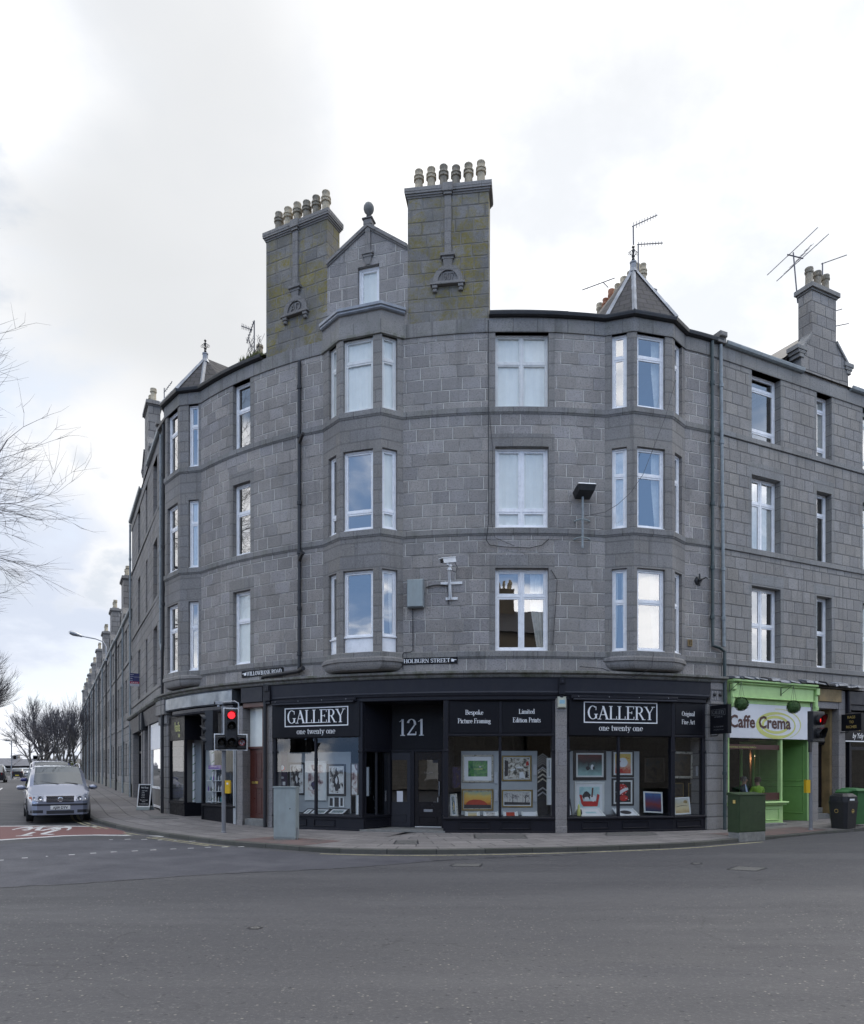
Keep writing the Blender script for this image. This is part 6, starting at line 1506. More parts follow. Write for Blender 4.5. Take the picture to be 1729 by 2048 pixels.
# scraps of litter on the pavement
# ================================================================ pictures and goods in the windows
def art(n, cols, **k): return artmat('artwork_' + n, cols, **k)
M['a_fig'] = art('ink', [(.02, .02, .02), (.3, .28, .26), (.62, .62, .6), (.66, .66, .64)], scale=4, z=3); M['a_fig2'] = art('sepia', [(.10, .04, .05), (.4, .3, .28), (.62, .61, .58), (.66, .65, .62)], scale=3.5, z=9)
M['a_green'] = art('green', [(.01, .05, .03), (.02, .14, .05), (.05, .22, .04), (.12, .24, .10)], scale=4, z=1)
M['a_sunset'] = art('sunset', [(.30, .04, .01), (.62, .28, .03), (.60, .42, .10), (.16, .34, .34)], bands=True, scale=2, z=2)
M['a_street'] = art('street', [(.04, .04, .03), (.22, .19, .15), (.5, .47, .40), (.6, .58, .52)], scale=7, z=4)
M['a_tree'] = art('winter', [(.12, .11, .12), (.42, .40, .38), (.52, .50, .46), (.55, .53, .5)], scale=3, z=6)
M['a_purple'] = art('purple', [(.012, .008, .03), (.03, .015, .09), (.02, .01, .03), (.10, .05, .05)], scale=3, z=5)
M['a_blue'] = art('blue', [(.01, .03, .08), (.03, .10, .20), (.40, .42, .30), (.02, .05, .1)], scale=6, z=7)
M['a_night'] = art('night', [(.25, .40, .38), (.10, .16, .16), (.03, .02, .02), (.14, .02, .015)], bands=True, scale=2, z=8)
M['a_yellow'] = art('yellow', [(.45, .06, .03), (.55, .33, .22), (.60, .42, .10), (.62, .46, .12)], bands=True, scale=5, z=3)
M['a_black'] = plain('artwork_black', (.02, .012, .012), .5); M['a_redsea'] = art('redsea', [(.02, .02, .06), (.16, .02, .02), (.05, .04, .12), (.04, .13, .30)], bands=True, scale=2, z=1)
M['a_aqua'] = art('aqua', [(.30, .48, .50), (.40, .58, .58), (.50, .62, .60)], scale=2, z=2); M['a_field'] = art('field', [(.42, .30, .14), (.55, .46, .26), (.42, .40, .30), (.50, .52, .50)], bands=True, scale=3, z=6)
M['a_dim'] = art('dim', [(.015, .012, .01), (.05, .035, .02), (.03, .03, .03)], scale=3, z=2); M['a_red'] = plain('artwork_red', (.42, .02, .015), .5); M['a_redrock'] = plain('artwork_red_rock', (.36, .035, .012), .5)
M['fr_black'] = plain('black_frame', (.018, .016, .018), .35); M['fr_white'] = plain('white_frame', (.62, .63, .61), .4, .04); M['fr_brown'] = plain('brown_frame', (.06, .045, .035), .4)
M['fr_silver'] = plain('silver_frame', (.48, .46, .40), .3, .12, metal=.5); M['fr_gold'] = plain('gold_frame', (.30, .22, .09), .35, .15, metal=.5); M['card'] = plain('white_card', (.66, .67, .68), .7, .03); M['cardgrey'] = plain('printed_card', (.42, .43, .46), .7, .2, 60)
M['mark_dark'] = plain('artwork_dark_ink', (.025, .022, .025), .6); M['purple'] = plain('purple_banner', (.035, .018, .045), .5, .2, 5)
def picture(f, p0, p1, y0, y1, n, label, frame='fr_black', fw=.05, mount=.0, artm='a_fig', mmat='card', tilt=0.0, lean=0.0, deco=None, cat='picture', group=None, liner=None):
    x0, x1 = fx(f, p0, n), fx(f, p1, n); xm = (p0 + p1) / 2; zt, zb = fz(f, xm, y0, n), fz(f, xm, y1, n); W, Hh = x1 - x0, zt - zb
    c = f.pt((x0 + x1) / 2, n, zb); ang = atan2(f.ex.y, f.ex.x)
    t = thing('framed_picture', label, cat, c, ang, group); g = Fr((-W / 2, 0), (W / 2, 0))
    R_ = Matrix.Rotation(tilt, 4, 'Y') @ Matrix.Rotation(-lean, 4, 'X')
    def fin(mb, nm):
        mb.v = [tuple(R_ @ Vector(p)) for p in mb.v]; return mb.build(nm, t, local=True)
    mb = MB(); mb.ring(g, 0, W, 0, Hh, fw, -.03, .0, frame, ev=min(.012, fw * .25)); mb.fbox(g, fw * .5, W - fw * .5, -.028, -.02, fw * .5, Hh - fw * .5, 'dark'); fin(mb, 'frame')
    a = fw
    if liner: mb = MB(); mb.ring(g, a, W - a, a, Hh - a, liner[1], -.02, -.004, liner[0], ev=.003); fin(mb, 'liner'); a += liner[1]
    mb = MB()
    if mount: mb.ring(g, a, W - a, a, Hh - a, mount, -.02, -.014, mmat); fin(mb, 'mount')
    mb = MB(); b = a + mount; mb.face([g.pt(b, -.0165, b), g.pt(W - b, -.0165, b), g.pt(W - b, -.0165, Hh - b), g.pt(b, -.0165, Hh - b)], artm, [(0, 0), (W / Hh, 0), (W / Hh, 1), (0, 1)]); fin(mb, 'artwork')
    if deco:
        mb = MB(); k = [0]
        def shp(pts, m):
            k[0] += 1; mb.face([g.pt(b + x * (W - 2 * b), -.016 + .0006 * k[0], b + z * (Hh - 2 * b)) for x, z in pts], m)
        deco(shp); fin(mb, 'printed_shapes')
    return t
def blob(cx, cz, rx, rz, n=14, j=.0, sd=1):
    random.seed(sd); return [(cx + rx * cos(2 * pi * i / n) * (1 + random.uniform(-j, j)), cz + rz * sin(2 * pi * i / n) * (1 + random.uniform(-j, j))) for i in range(n)]
def d_fig(sd, m='mark_dark', w=.26):
    def f_(s):
        s(blob(.5, .78, w * .45, .10, 10, .2, sd), m); s(blob(.47, .5, w, .24, 16, .3, sd + 1), m); s(blob(.56, .27, w * .9, .17, 14, .35, sd + 2), m); s(blob(.5, .48, w * .35, .14, 9, .3, sd + 3), 'card')
    return f_
n = NP
picture(fW1, 576.5, 610, 1525, 1590, n, 'black framed ink drawing of a crouching figure, half hidden behind the grey cabinet', 'fr_black', .06, .03, 'a_fig', deco=d_fig(1))
picture(fW1, 609.5, 653, 1522, 1601, n + .03, 'tall white framed sketch behind the mullion of the left window', 'fr_white', .05, .0, 'a_fig2', liner=('fr_white', .06), deco=lambda s: (s(blob(.5, .6, .12, .2, 12, .3, 4), 'mark_dark'), s(blob(.4, .35, .16, .14, 10, .4, 5), 'a_purple')))
picture(fW1, 654, 691.5, 1528, 1592, n, 'black framed ink drawing of a seated figure with horned hair', 'fr_black', .065, .02, 'a_fig', deco=lambda s: (d_fig(7)(s), s([(.42, .85), (.5, 1.0), (.55, .85)], 'mark_dark')))
picture(fW1, 701, 717, 1526, 1592, n + .1, 'narrow brown framed print at the right end of the left window', 'fr_brown', .04, .0, 'a_fig2')
picture(fW1, 657.5, 688.5, 1594, 1614.5, n, 'row of three small ink prints under the seated figure', 'fr_white', .012, .0, 'card', deco=lambda s: (s([(.02, .1), (.25, .05), (.25, .9), (.05, .95)], 'mark_dark'), s([(.36, 0), (.66, 0), (.66, 1), (.36, 1)], 'mark_dark'), s([(.76, .1), (.92, .1), (.92, .95), (.76, .95)], 'mark_dark')))
for i, (a, b) in enumerate([(601, 617), (615.5, 650), (651.5, 687)]):
    ln = ['black framed picture lying flat, mostly hidden behind the grey cabinet', 'black framed picture lying flat, middle one on the left window bed', 'black framed picture lying flat, rightmost on the left window bed'][i]
    picture(fW1, a, b, 1600, 1628, -.25, ln, 'fr_black', .05, .06, 'a_blue', lean=radians(68), group='pictures lying on the left window bed')
picture(fW1, 712, 717.5, 1590, 1629, -.3, 'narrow white card standing on edge beside the recess', 'fr_white', .01, 0, 'card')
t = picture(fW1, 554.5, 575, 1504, 1600, -.35, 'dark purple poster with a white figure at the left edge of the gallery', 'fr_black', .01, 0, 'purple', deco=lambda s: (s(blob(.5, .66, .3, .05, 12, .2, 3), 'a_red'), s(blob(.5, .68, .17, .05, 12, .2, 3), 'card'), s(blob(.45, .46, .2, .025, 8, .3, 5), 'cardgrey'), s([(.15, .30), (.4, .30), (.4, .38), (.15, .38)], 'card'), s([(.52, .30), (.8, .30), (.8, .38), (.52, .38)], 'card')), cat='poster')
picture(fW2, 925, 987.5, 1509.5, 1565, n, 'silver framed painting of a green loch and woods', 'fr_silver', .055, .11, 'a_green', deco=lambda s: (s(blob(.62, .62, .07, .05, 8, .2, 3), 'cardgrey'), s([(.3, .46), (.75, .46), (.75, .5), (.3, .48)], 'lime')))
picture(fW2, 923.7, 987.5, 1578, 1621.5, n, 'gold framed painting of a red rock at sunset', 'fr_gold', .045, .0, 'a_sunset', liner=('fr_silver', .022), deco=lambda s: (s([(.06, .2), (.1, .34), (.2, .46), (.35, .52), (.6, .5), (.75, .42), (.85, .28), (.88, .2)], 'a_redrock'), s([(0, 0), (1, 0), (1, .2), (0, .22)], 'mark_dark')))
picture(fW2, 1004, 1064, 1511, 1562.5, n, 'gold framed sepia print of a street market', 'fr_gold', .05, .0, 'a_street', liner=('fr_white', .02), deco=lambda s: (s([(.02, .1), (.15, .15), (.16, .85), (.02, .9)], 'mark_dark'), s([(.25, .42), (.42, .5), (.45, .42), (.28, .38)], 'card'), s([(.45, .52), (.62, .6), (.78, .52), (.6, .5)], 'card'), s([(.86, .62), (.98, .66), (.97, .86), (.88, .8)], 'a_red'), s([(.6, .05), (.85, .02), (.75, .35), (.62, .3)], 'card'), s([(.84, .05), (.95, .05), (.93, .35), (.86, .35)], 'mark_dark')))
def d_trees(s):
    s([(0, 0), (1, 0), (1, .2), (0, .24)], 'mark_dark')
    for x in (.33, .82):
        s([(x - .015, .1), (x + .02, .1), (x + .01, .7), (x - .01, .7)], 'mark_dark')
        for a in (-1, 1): s([(x, .5), (x, .55), (x + a * .16, .85), (x + a * .15, .82)], 'mark_dark'); s([(x, .6), (x, .64), (x + a * .08, .97), (x + a * .07, .95)], 'mark_dark')
    for x in (.2, .5, .7, .12): s([(x, .2), (x + .006, .2), (x + .02, .9), (x + .014, .9)], 'mark_dark')
picture(fW2, 1004, 1066, 1579.5, 1615, n, 'gold framed print of bare winter trees', 'fr_gold', .045, .0, 'a_tree', liner=('fr_white', .025), deco=d_trees)
picture(fW2, 903, 923, 1533, 1576.5, n - .1, 'dark purple painting in a thin frame by the entrance pillar', 'fr_brown', .015, .0, 'a_purple')
picture(fW2, 900.5, 917.5, 1587, 1634, -.35, 'narrow picture leaning on the pillar at the left of the middle window', 'fr_silver', .045, .03, 'a_blue', tilt=radians(-4), lean=radians(8), deco=lambda s: s([(.45, .2), (.85, .45), (.6, .75), (.5, .5)], 'gold'))
picture(fW2, 1094, 1104, 1516, 1556, -.3, 'small white framed picture high at the right edge of the middle window', 'fr_white', .025, .03, 'a_blue')
picture(fW2, 1094, 1104, 1557, 1610, -.3, 'small white framed picture low at the right edge of the middle window', 'fr_white', .025, .04, 'cardgrey')
for i, (a, b, w_) in enumerate([(930, 961, 'first'), (967, 998, 'second'), (1007, 1037.5, 'third'), (1044.5, 1077, 'fourth')]):
    picture(fW2, a, b, 1607, 1635, -.38, 'white framed picture lying on the middle window bed, %s from the left' % w_, 'fr_white', .05, .04, ['a_field', 'a_tree', 'a_redrock', 'card'][i], lean=radians(60), group='white frames lying on the middle window bed')
for a, b, c, d, l in [(989, 996, 1544, 1567, 'price list card to the right of the green painting'), (989, 996, 1580, 1602, 'price list card to the right of the red rock painting'), (1067, 1074, 1529, 1550, 'price list card to the right of the market print'), (1067, 1074, 1580, 1603, 'price list card to the right of the winter trees print')]:
    c_ = Fr(fW2.pt(fx(fW2, a, n), n, 0), fW2.pt(fx(fW2, b, n), n, 0)); z0, z1 = fz(fW2, a, d, n), fz(fW2, a, c, n); o = thing('price_card', l, 'card', c_.pt(0, 0, z0)); mb = MB(); mb.fbox(c_, 0, c_.L, 0, .004, z0, z1, 'cardgrey'); mb.build('card', o)
mb = MB(); tch = thing('frame_sample_board', 'tall board of dark chevron frame corner samples in the middle window', 'display board', fW2.pt(fx(fW2, 1085, n), n, .44)); x0, x1 = fx(fW2, 1075.5, n), fx(fW2, 1096, n)
mb.fbox(fW2, x0, x1, n - .03, n, .44, 2.1, 'dark'); mb.build('board', tch); random.seed(2); xm = (x0 + x1) / 2
for i in range(26):
    z = .46 + i * .062; m = random.choice(['fr_black', 'fr_black', 'navy2', 'fr_brown', 'fr_silver', 'galv', 'fr_black'] if i < 20 else ['fr_black', 'room']); mb = MB()
    for s_ in (-1, 1): mb.hexa([fW2.pt(xm, n + .02, z + .10), fW2.pt(xm + s_ * .14, n + .02, z), fW2.pt(xm + s_ * .14, n, z), fW2.pt(xm, n, z + .10)] if s_ > 0 else [fW2.pt(xm - .14, n + .02, z), fW2.pt(xm, n + .02, z + .10), fW2.pt(xm, n, z + .10), fW2.pt(xm - .14, n, z)],
        [fW2.pt(xm, n + .02, z + .145), fW2.pt(xm + s_ * .14, n + .02, z + .045), fW2.pt(xm + s_ * .14, n, z + .045), fW2.pt(xm, n, z + .145)] if s_ > 0 else [fW2.pt(xm - .14, n + .02, z + .045), fW2.pt(xm, n + .02, z + .145), fW2.pt(xm, n, z + .145), fW2.pt(xm - .14, n, z + .045)], m)
    mb.build('frame_sample', tch)
f = fW3
picture(f, 1147.5, 1213.5, 1500, 1560.5, n, 'black framed print of small penguins on ice', 'fr_black', .085, .0, 'a_night', liner=('fr_white', .045), deco=lambda s: (s(blob(.42, .36, .09, .10, 10, .25, 2), 'mark_dark'), s(blob(.45, .52, .035, .06, 8, .1, 3), 'mark_dark'), s(blob(.60, .40, .07, .13, 12, .05, 4), 'card'), s(blob(.66, .36, .04, .09, 8, .1, 5), 'mark_dark')))
picture(f, 1150, 1209.5, 1563.5, 1625, n, 'white framed print of cats in a red sofa', 'fr_white', .04, .08, 'a_aqua', liner=('fr_white', .02), deco=lambda s: (s([(.0, .62), (.1, .2), (.2, .05), (.9, .05), (1, .6), (.88, .66), (.82, .3), (.2, .3), (.12, .62)], 'a_red'), s(blob(.36, .56, .2, .2, 12, .25, 6), 'mark_dark'), s(blob(.68, .46, .18, .16, 12, .3, 8), 'card'), s(blob(.36, .42, .13, .1, 10, .2, 9), 'card'), s([(.58, .5), (.62, .95), (.70, .95), (.66, .5)], 'door_brown')))
def dots(s, sd, k, m='card'):
    random.seed(sd); P_ = [(random.random(), random.random()) for _ in range(k)]
    for i, (x, z) in enumerate(P_): s(blob(.05 + x * .9, .05 + z * .9, .028, .022, 7, 0, i), m)
picture(f, 1224.5, 1269, 1500.5, 1554, n, 'black framed print of a white tree with a golden sky', 'fr_black', .055, .0, 'a_yellow', liner=('fr_white', .045), deco=lambda s: (s(blob(.5, .56, .30, .24, 20, .02, 2), 'card'), dots(s, 4, 12, 'a_red'), s([(.2, .05), (.5, .05), (.45, .25), (.2, .22)], 'a_red')))
picture(f, 1224.5, 1269, 1556.5, 1611.5, n, 'black framed print of red toadstools with white spots', 'fr_black', .055, .0, 'a_black', liner=('fr_white', .045), deco=lambda s: (s(blob(.45, .62, .36, .28, 16, .05, 1), 'a_red'), s([(.2, .30), (.5, .48), (.85, .62), (.8, .72), (.5, .66), (.2, .5)], 'card'), s(blob(.55, .2, .28, .15, 12, .05, 3), 'a_red'), dots(s, 9, 14)))
picture(f, 1289, 1327, 1583, 1626, -.4, 'white framed picture of a red and blue sunset sea standing on the window bed', 'fr_white', .045, .0, 'a_redsea', tilt=radians(3), lean=radians(9))
for a, b, l, d in [(1165, 1213, 'white framed picture lying flat below the cats print', None), (1238, 1282, 'white framed picture lying flat below the toadstools print', 1)]:
    picture(f, a, b, 1595, 1632, -.22, l, 'fr_white', .07, .02, 'card', lean=radians(66), deco=(lambda s: s(blob(.5, .5, .35, .35, 12, 0, 1), 'mark_dark')) if d else (lambda s: s([(.2, .3), (.8, .3), (.8, .6), (.2, .6)], 'a_aqua')))
picture(f, 1136.5, 1146, 1597, 1632, -.25, 'small black framed picture leaning by the granite pilaster', 'fr_black', .03, .03, 'cardgrey', tilt=radians(-5), lean=radians(8))
picture(f, 1290, 1330, 1515, 1565, -1.4, 'dim dark picture deep inside the shop behind the sunset sea', 'fr_brown', .03, .0, 'a_dim')
f = fW4
picture(f, 1346.5, 1386.5, 1503, 1557, -.5, 'silver framed dark portrait in the narrow right window', 'fr_silver', .07, .0, 'a_dim', tilt=radians(1))
picture(f, 1349, 1368, 1566, 1594, -.55, 'small gold framed dark portrait on the left under the silver framed one', 'fr_gold', .014, .0, 'a_dim')
picture(f, 1378, 1399, 1566, 1605, -.55, 'small gold framed portrait of a figure in a red dress', 'fr_gold', .014, .0, 'a_dim', deco=lambda s: (s(blob(.55, .35, .28, .2, 12, .2, 1), 'a_red'), s(blob(.55, .62, .12, .12, 10, .2, 2), 'a_red')))
picture(f, 1350, 1383.5, 1594.5, 1629.5, -.22, 'cream framed landscape of fields standing on the right window bed', 'fr_white', .05, .0, 'a_field', tilt=radians(-2), lean=radians(6), deco=lambda s: (s([(.1, .45), (.5, .52), (.9, .48), (.9, .5), (.5, .56), (.1, .48)], 'fr_brown'), s(blob(.78, .8, .14, .12, 10, .2, 3), 'fr_gold')))
c_ = Fr(f.pt(fx(f, 1392, -.3), -.3, 0), f.pt(fx(f, 1401, -.3), -.3, 0)); o = thing('price_card', 'price list card beside the silver framed portrait', 'card', c_.pt(0, 0, 1.5)); mb = MB(); mb.fbox(c_, 0, c_.L, 0, .004, 1.52, 1.80, 'cardgrey'); mb.build('card', o)
# figurine beside the cats print
c = fW3.pt(fx(fW3, 1158, -.35), -.35, .44); o = thing('figurine', 'little pale green bottle shaped ornament on the window bed', 'ornament', c); mb = MB(); mb.lathe(c, [(.05, 0), (.055, .05), (.05, .14), (.03, .2), (.035, .24), (.02, .3), (0, .32)], 'lime', 10); mb.build('body', o, smooth=True); mb = MB(); mb.lathe((c[0] + .06, c[1], c[2]), [(.03, 0), (.035, .1), (.02, .16), (0, .18)], 'fr_brown', 8); mb.build('base', o, smooth=True)
picture(fW1, 731.5, 738, 1534, 1592, -.75, 'white framed picture seen edge on through the entrance side glass', 'fr_white', .02, .0, 'card')
# goods in the hairdresser's window
M['hair_green'] = plain('green_stripe', (.05, .20, .05), .5)
def spiral(px, n, r, label, z0, z1):
    x, y = P2(S(px, n), n); o = thing('striped_pole', label, 'pole', (x, y, z0)); mb = MB(); mb.tube([(x, y, z0), (x, y, z1)], r, 'card', 12); mb.build('pole', o, smooth=True)
    k = 7; N = 60
    for s_ in range(k):
        mb = MB()
        za = z0 + (z1 - z0) * (s_ + .1) / k; hh = (z1 - z0) / k * .55
        for i in range(N // 5):
            a, b = 2 * pi * i / (N / 5), 2 * pi * (i + 1) / (N / 5); p = lambda t, u: (x + (r + .003) * cos(t), y + (r + .003) * sin(t), za + hh * u)
            mb.face([p(a, i / 12), p(b, (i + 1) / 12), p(b, (i + 1) / 12 + .16), p(a, i / 12 + .16)], 'hair_green')
        mb.build('stripe', o)
spiral(388.5, -.55, .045, 'green and white striped pole in the recess of the hairdresser', .55, 2.62); spiral(427, -.4, .045, 'green and white striped pole behind the traffic light', .62, 2.68)
fS = Fr(P2(S(418, -.4), -.4), P2(S(446, -.4), -.4)); cols_ = [(.05, .28, .30), (.16, .08, .30), (.35, .10, .05), (.30, .30, .32), (.5, .5, .5), (.04, .03, .04)]
for i, c in enumerate(cols_): M['bt%d' % i] = plain('bottle_plastic_%d' % i, c, .35)
o = thing('shelf_unit', 'little white shelf stand of hair products in the hairdresser window', 'shelf', fS.pt(fS.L / 2, 0, .62)); mb = MB(); mb.fbox(fS, fS.L / 2 - .02, fS.L / 2 + .02, -.02, .02, .62, 1.75, 'white'); mb.build('post', o)
for i, z in enumerate((.68, 1.02, 1.36, 1.72)): mb = MB(); mb.fbox(fS, 0 if i < 3 else .05, fS.L if i < 3 else fS.L - .05, -.08, .08, z - .012, z, 'card'); mb.build('shelf', o)
random.seed(11); wd = {.68: 'bottom', 1.02: 'lower', 1.36: 'upper', 1.72: 'top'}
for z in (.68, 1.02, 1.36):
    for i in range(6):
        x = .04 + (fS.L - .08) * i / 5; hh = random.uniform(.14, .2); c = fS.pt(x, .03, z); b = MB(); b.lathe(c, [(.022, 0), (.024, hh * .7), (.01, hh * .8), (.01, hh), (0, hh)], 'bt%d' % random.randrange(6), 8)
        o = b.build('bottle', None, smooth=True); o['label'] = 'small hair product bottle, %s from the left on the %s shelf of the stand' % (('first', 'second', 'third', 'fourth', 'fifth', 'sixth')[i], wd[z]); o['category'] = 'bottle'; o['group'] = 'hair product bottles on the %s shelf' % wd[z]
b = MB(); b.fbox(fS, .1, fS.L - .02, -.05, .07, 1.72, 1.85, 'bt1'); o = b.build('product_box', None); o['label'] = 'purple box on top of the shelf stand'; o['category'] = 'box'
# ================================================================ street furniture and things on the facade
def lens(mb, c, ax, r, m): mb.lathe(c, [(r, 0), (r * .8, .012), (r * .4, .022), (0, .025)], m, 14, axis=ax)
def hood(mb, c, ax, r, L, m='plastic_blk'):
    """open visor: a half-cut cylinder in front of a lens"""
    c = Vector(c); ax = Vector(ax).normalized(); sd = ax.cross(Vector((0, 0, 1))).normalized(); up = Vector((0, 0, 1)); N = 16
    for rr, fl in ((r, 0), (r - .008, 1)):
        for i in range(N):
            a, b = radians(-60 + 300 * i / N), radians(-60 + 300 * (i + 1) / N); La = L * (.55 + .45 * max(0, sin(a))); Lb = L * (.55 + .45 * max(0, sin(b)))
            pa, pb = c + sd * rr * cos(a) + up * rr * sin(a), c + sd * rr * cos(b) + up * rr * sin(b); q = [pa, pb, pb + ax * Lb, pa + ax * La]; mb.face(q[::-1] if fl else q, m)
def signal_left():
    x, y, z = G(448, 1665); t = thing('traffic_light', 'traffic light with a white bordered stepped backing board, by the hairdresser', 'traffic light', (x, y, z)); u = y / F_
    mb = MB(); mb.tube([(x, y, z - .1), (x, y, 3.42)], .057, 'polegrey', 14); mb.lathe((x, y, z), [(.075, 0), (.075, .02), (.058, .04)], 'polegrey', 14); mb.build('pole', t, smooth=True)
    ang = radians(20); f = Fr((x - .40 * cos(ang), y - .13 - .40 * sin(ang)), (x + .6 * cos(ang), y - .13 + .6 * sin(ang))); mid = lambda px: fx(f, px)
    a, b, c, d = mid(428.5), mid(447), mid(478), mid(495.5); zb, zm, zt = fz(f, 460, 1501), fz(f, 460, 1467.5), fz(f, 460, 1415.5); e = .028
    mb = MB(); mb.fbox(f, a, d, -.015, 0, zb, zm, 'plastic_blk'); mb.fbox(f, b, c, -.015, 0, zm, zt, 'plastic_blk'); mb.build('backing_board', t)
    mb = MB(); B = 'card'
    for p, q, r_, s_ in ((a, d, zb, zb + e), (a, a + e, zb + e, zm), (d - e, d, zb + e, zm), (a + e, b + e, zm - e, zm), (c - e, d - e, zm - e, zm), (b, b + e, zm, zt), (c - e, c, zm, zt), (b + e, c - e, zt - e, zt)): mb.fbox(f, p, q, 0, .004, r_, s_, B)
    mb.build('board_border', t)
    mb = MB()
    mb.fbox(f, (b + c) / 2 - .15, (b + c) / 2 + .15, .004, .12, zm - .32, zt - .05, 'plastic_blk', .02); mb.fbox(f, a + .06, (b + c) / 2 - .155, .004, .12, zb + .05, zm - .07, 'plastic_blk', .02); mb.fbox(f, (b + c) / 2 + .155, d - .05, .004, .12, zb + .05, zm - .07, 'plastic_blk', .02); mb.build('signal_head', t)
    M['lens_off'] = plain('unlit_dark_lens', (.012, .010, .008), .15); xm = (b + c) / 2
    for xx, zz, m in ((xm, zt - .21, 'red_lamp'), (xm, zt - .50, 'lens_off'), (xm, zb + .22, 'lens_off'), (a + .19, zb + .22, 'lens_off'), (d - .16, zb + .22, 'card')):
        L = MB(); P_ = f.pt(xx, .12, zz); lens(L, P_, f.en, .095, m)
        if m == 'card':
            g = f
            for i in range(20):
                p, q = 2 * pi * i / 20, 2 * pi * (i + 1) / 20; W_ = lambda t_, r: f.pt(xx + r * cos(t_), .147, zz + r * sin(t_)); L.face([W_(p, .07), W_(p, .088), W_(q, .088), W_(q, .07)], 'a_red')
            L.face([f.pt(xx - .06, .1475, zz + .04), f.pt(xx - .045, .1475, zz + .055), f.pt(xx + .06, .1475, zz - .04), f.pt(xx + .045, .1475, zz - .055)], 'a_red'); L.face([f.pt(xx - .03, .1472, zz - .06), f.pt(xx - .012, .1472, zz - .06), f.pt(xx - .012, .1472, zz + .01), f.pt(xx + .04, .1472, zz + .03), f.pt(xx + .02, .1472, zz + .05), f.pt(xx - .03, .1472, zz + .03)], 'mark_dark')
        L.build('lamp', t, label='unlit prohibition roundel' if m == 'card' else None); hd = MB(); hood(hd, P_, f.en, .115, .20); hd.build('visor', t)
    # second head turned to the other street
    g = Fr((x - .52, y + .12), (x - .38, y - .16)); g = Fr((x - .14, y + .30), (x - .34, y - .06)); mb = MB(); h0 = Fr((x - .40, y + .22), (x - .40 + .25, y + .22 - .25)); hx, hy = x - .36, y + .05
    mb.box(hx - .10, hx + .13, hy - .15, hy + .15, fz(f, 430, 1500), fz(f, 430, 1420), 'plastic_blk', rot=radians(-12)); mb.build('second_head', t)
    for zz in (3.08, 2.78, 2.48): hd = MB(); ax = Vector((-1, -.35, 0)); hood(hd, (hx - .10, hy - .02, zz), ax, .115, .20); lens(hd, Vector((hx - .10, hy - .02, zz)), ax, .10, 'lens_off'); hd.build('visor', t)
    mb = MB(); mb.tube([(x - .02, y, 3.40), (x - .02, y, 3.52), (x + .30, y - .02, 3.55), (x + .40, y - .03, 3.50), (x + .42, y - .03, 3.35)], .018, 'galv', 6); mb.build('bracket', t, smooth=True)
    mb = MB(); mb.box(x - .21, x - .03, y - .1, y + .02, 3.46, 3.54, 'galv', rot=.3); mb.box(x - .16, x - .10, y - .07, y - .01, 3.40, 3.46, 'galv'); mb.lathe((x - .21, y - .06, 3.50), [(.03, 0), (.03, .03)], 'plastic_blk', 8, axis=(-1, -.4, 0)); mb.build('detector', t)
    mb = MB(); mb.box(x + .06, x + .19, y - .10, y + .04, z + 1.06, z + 1.41, 'yellow'); mb.box(x + .10, x + .15, y - .108, y - .10, z + 1.30, z + 1.35, 'card'); mb.build('push_button', t)
signal_left()
def signal_right():
    x, y, z = G(1622, 1660); t = thing('traffic_light', 'two lamp red traffic light beside the black door and green cafe', 'traffic light', (x, y, z))
    mb = MB(); mb.tube([(x, y, z - .1), (x, y, 3.3)], .048, 'polegrey', 14); mb.lathe((x, y, z), [(.07, 0), (.07, .02), (.05, .04)], 'polegrey', 14); mb.build('pole', t, smooth=True)
    ang = radians(30); dx_, dy_ = cos(ang), sin(ang); f = Fr((x + .06, y - .14), (x + .06 + dx_, y - .14 + dy_)); a, b = fx(f, 1625), fx(f, 1649); zb, zt = fz(f, 1640, 1484), fz(f, 1640, 1423)
    mb = MB(); mb.fbox(f, a, b, -.14, .02, zb, zt, 'plastic_blk', .02); mb.fbox(f, a - .03, a + .05, -.1, -.04, zb - .28, zb, 'plastic_blk'); mb.build('signal_head', t)
    for i, zz in enumerate((zt - (zt - zb) * .28, zt - (zt - zb) * .72)):
        L = MB(); lens(L, f.pt((a + b) / 2, .02, zz), f.en, .10, 'red_dim' if i == 0 else 'lens_off'); L.build('lamp', t); h = MB(); hood(h, f.pt((a + b) / 2, .02, zz), f.en, .155, .22); h.build('visor', t)
    mb = MB(); mb.box(x - .16, x - .05, y - .08, y + .06, z + 1.02, z + 1.38, 'yellow'); mb.build('push_button', t)
M['red_dim'] = emit('lit_red_lamp_dim', (1.0, .03, .03), .55)
signal_right()
# cabinets
def cabinet(px, py, rz, w_, d, h, base, m, label, lid=.03, slope=.0, doors=2, wm='concrete'):
    x, y, z = G(px, py); t = thing('utility_cabinet', label, 'cabinet', (x, y, z), rz); f = Fr((0, 0), (1, 0))
    mb = MB(); mb.fbox(f, 0, w_, -d, 0, base, h, m, .006); mb.build('body', t, local=True)
    mb = MB(); mb.hexa([(-.02, -.02, h), (w_ + .02, -.02, h), (w_ + .02, d + .02, h), (-.02, d + .02, h)], [(-.02, -.02, h + lid), (w_ + .02, -.02, h + lid), (w_ + .02, d + .02, h + lid + slope), (-.02, d + .02, h + lid + slope)], m); mb.build('lid', t, local=True)
    mb = MB(); mb.fbox(f, .01, w_ - .01, -d + .01, -.0 + .003, -.1, base, wm, .01); mb.build('plinth', t, local=True)
    for i in range(doors): mb = MB(); a, b = .02 + (w_ - .04) * i / doors + .003, .02 + (w_ - .04) * (i + 1) / doors - .003; mb.fbox(f, a, b, .0, .008, base + .03, h - .02, m, .004); dd = mb.build('door', t, local=True)
    mb = MB(); mb.lathe((w_ * .75, -.008, h * .6), [(.015, 0), (.015, .006), (0, .006)], 'iron', 8, axis=(0, -1, 0)); mb.build('lock', t, local=True)
    return t
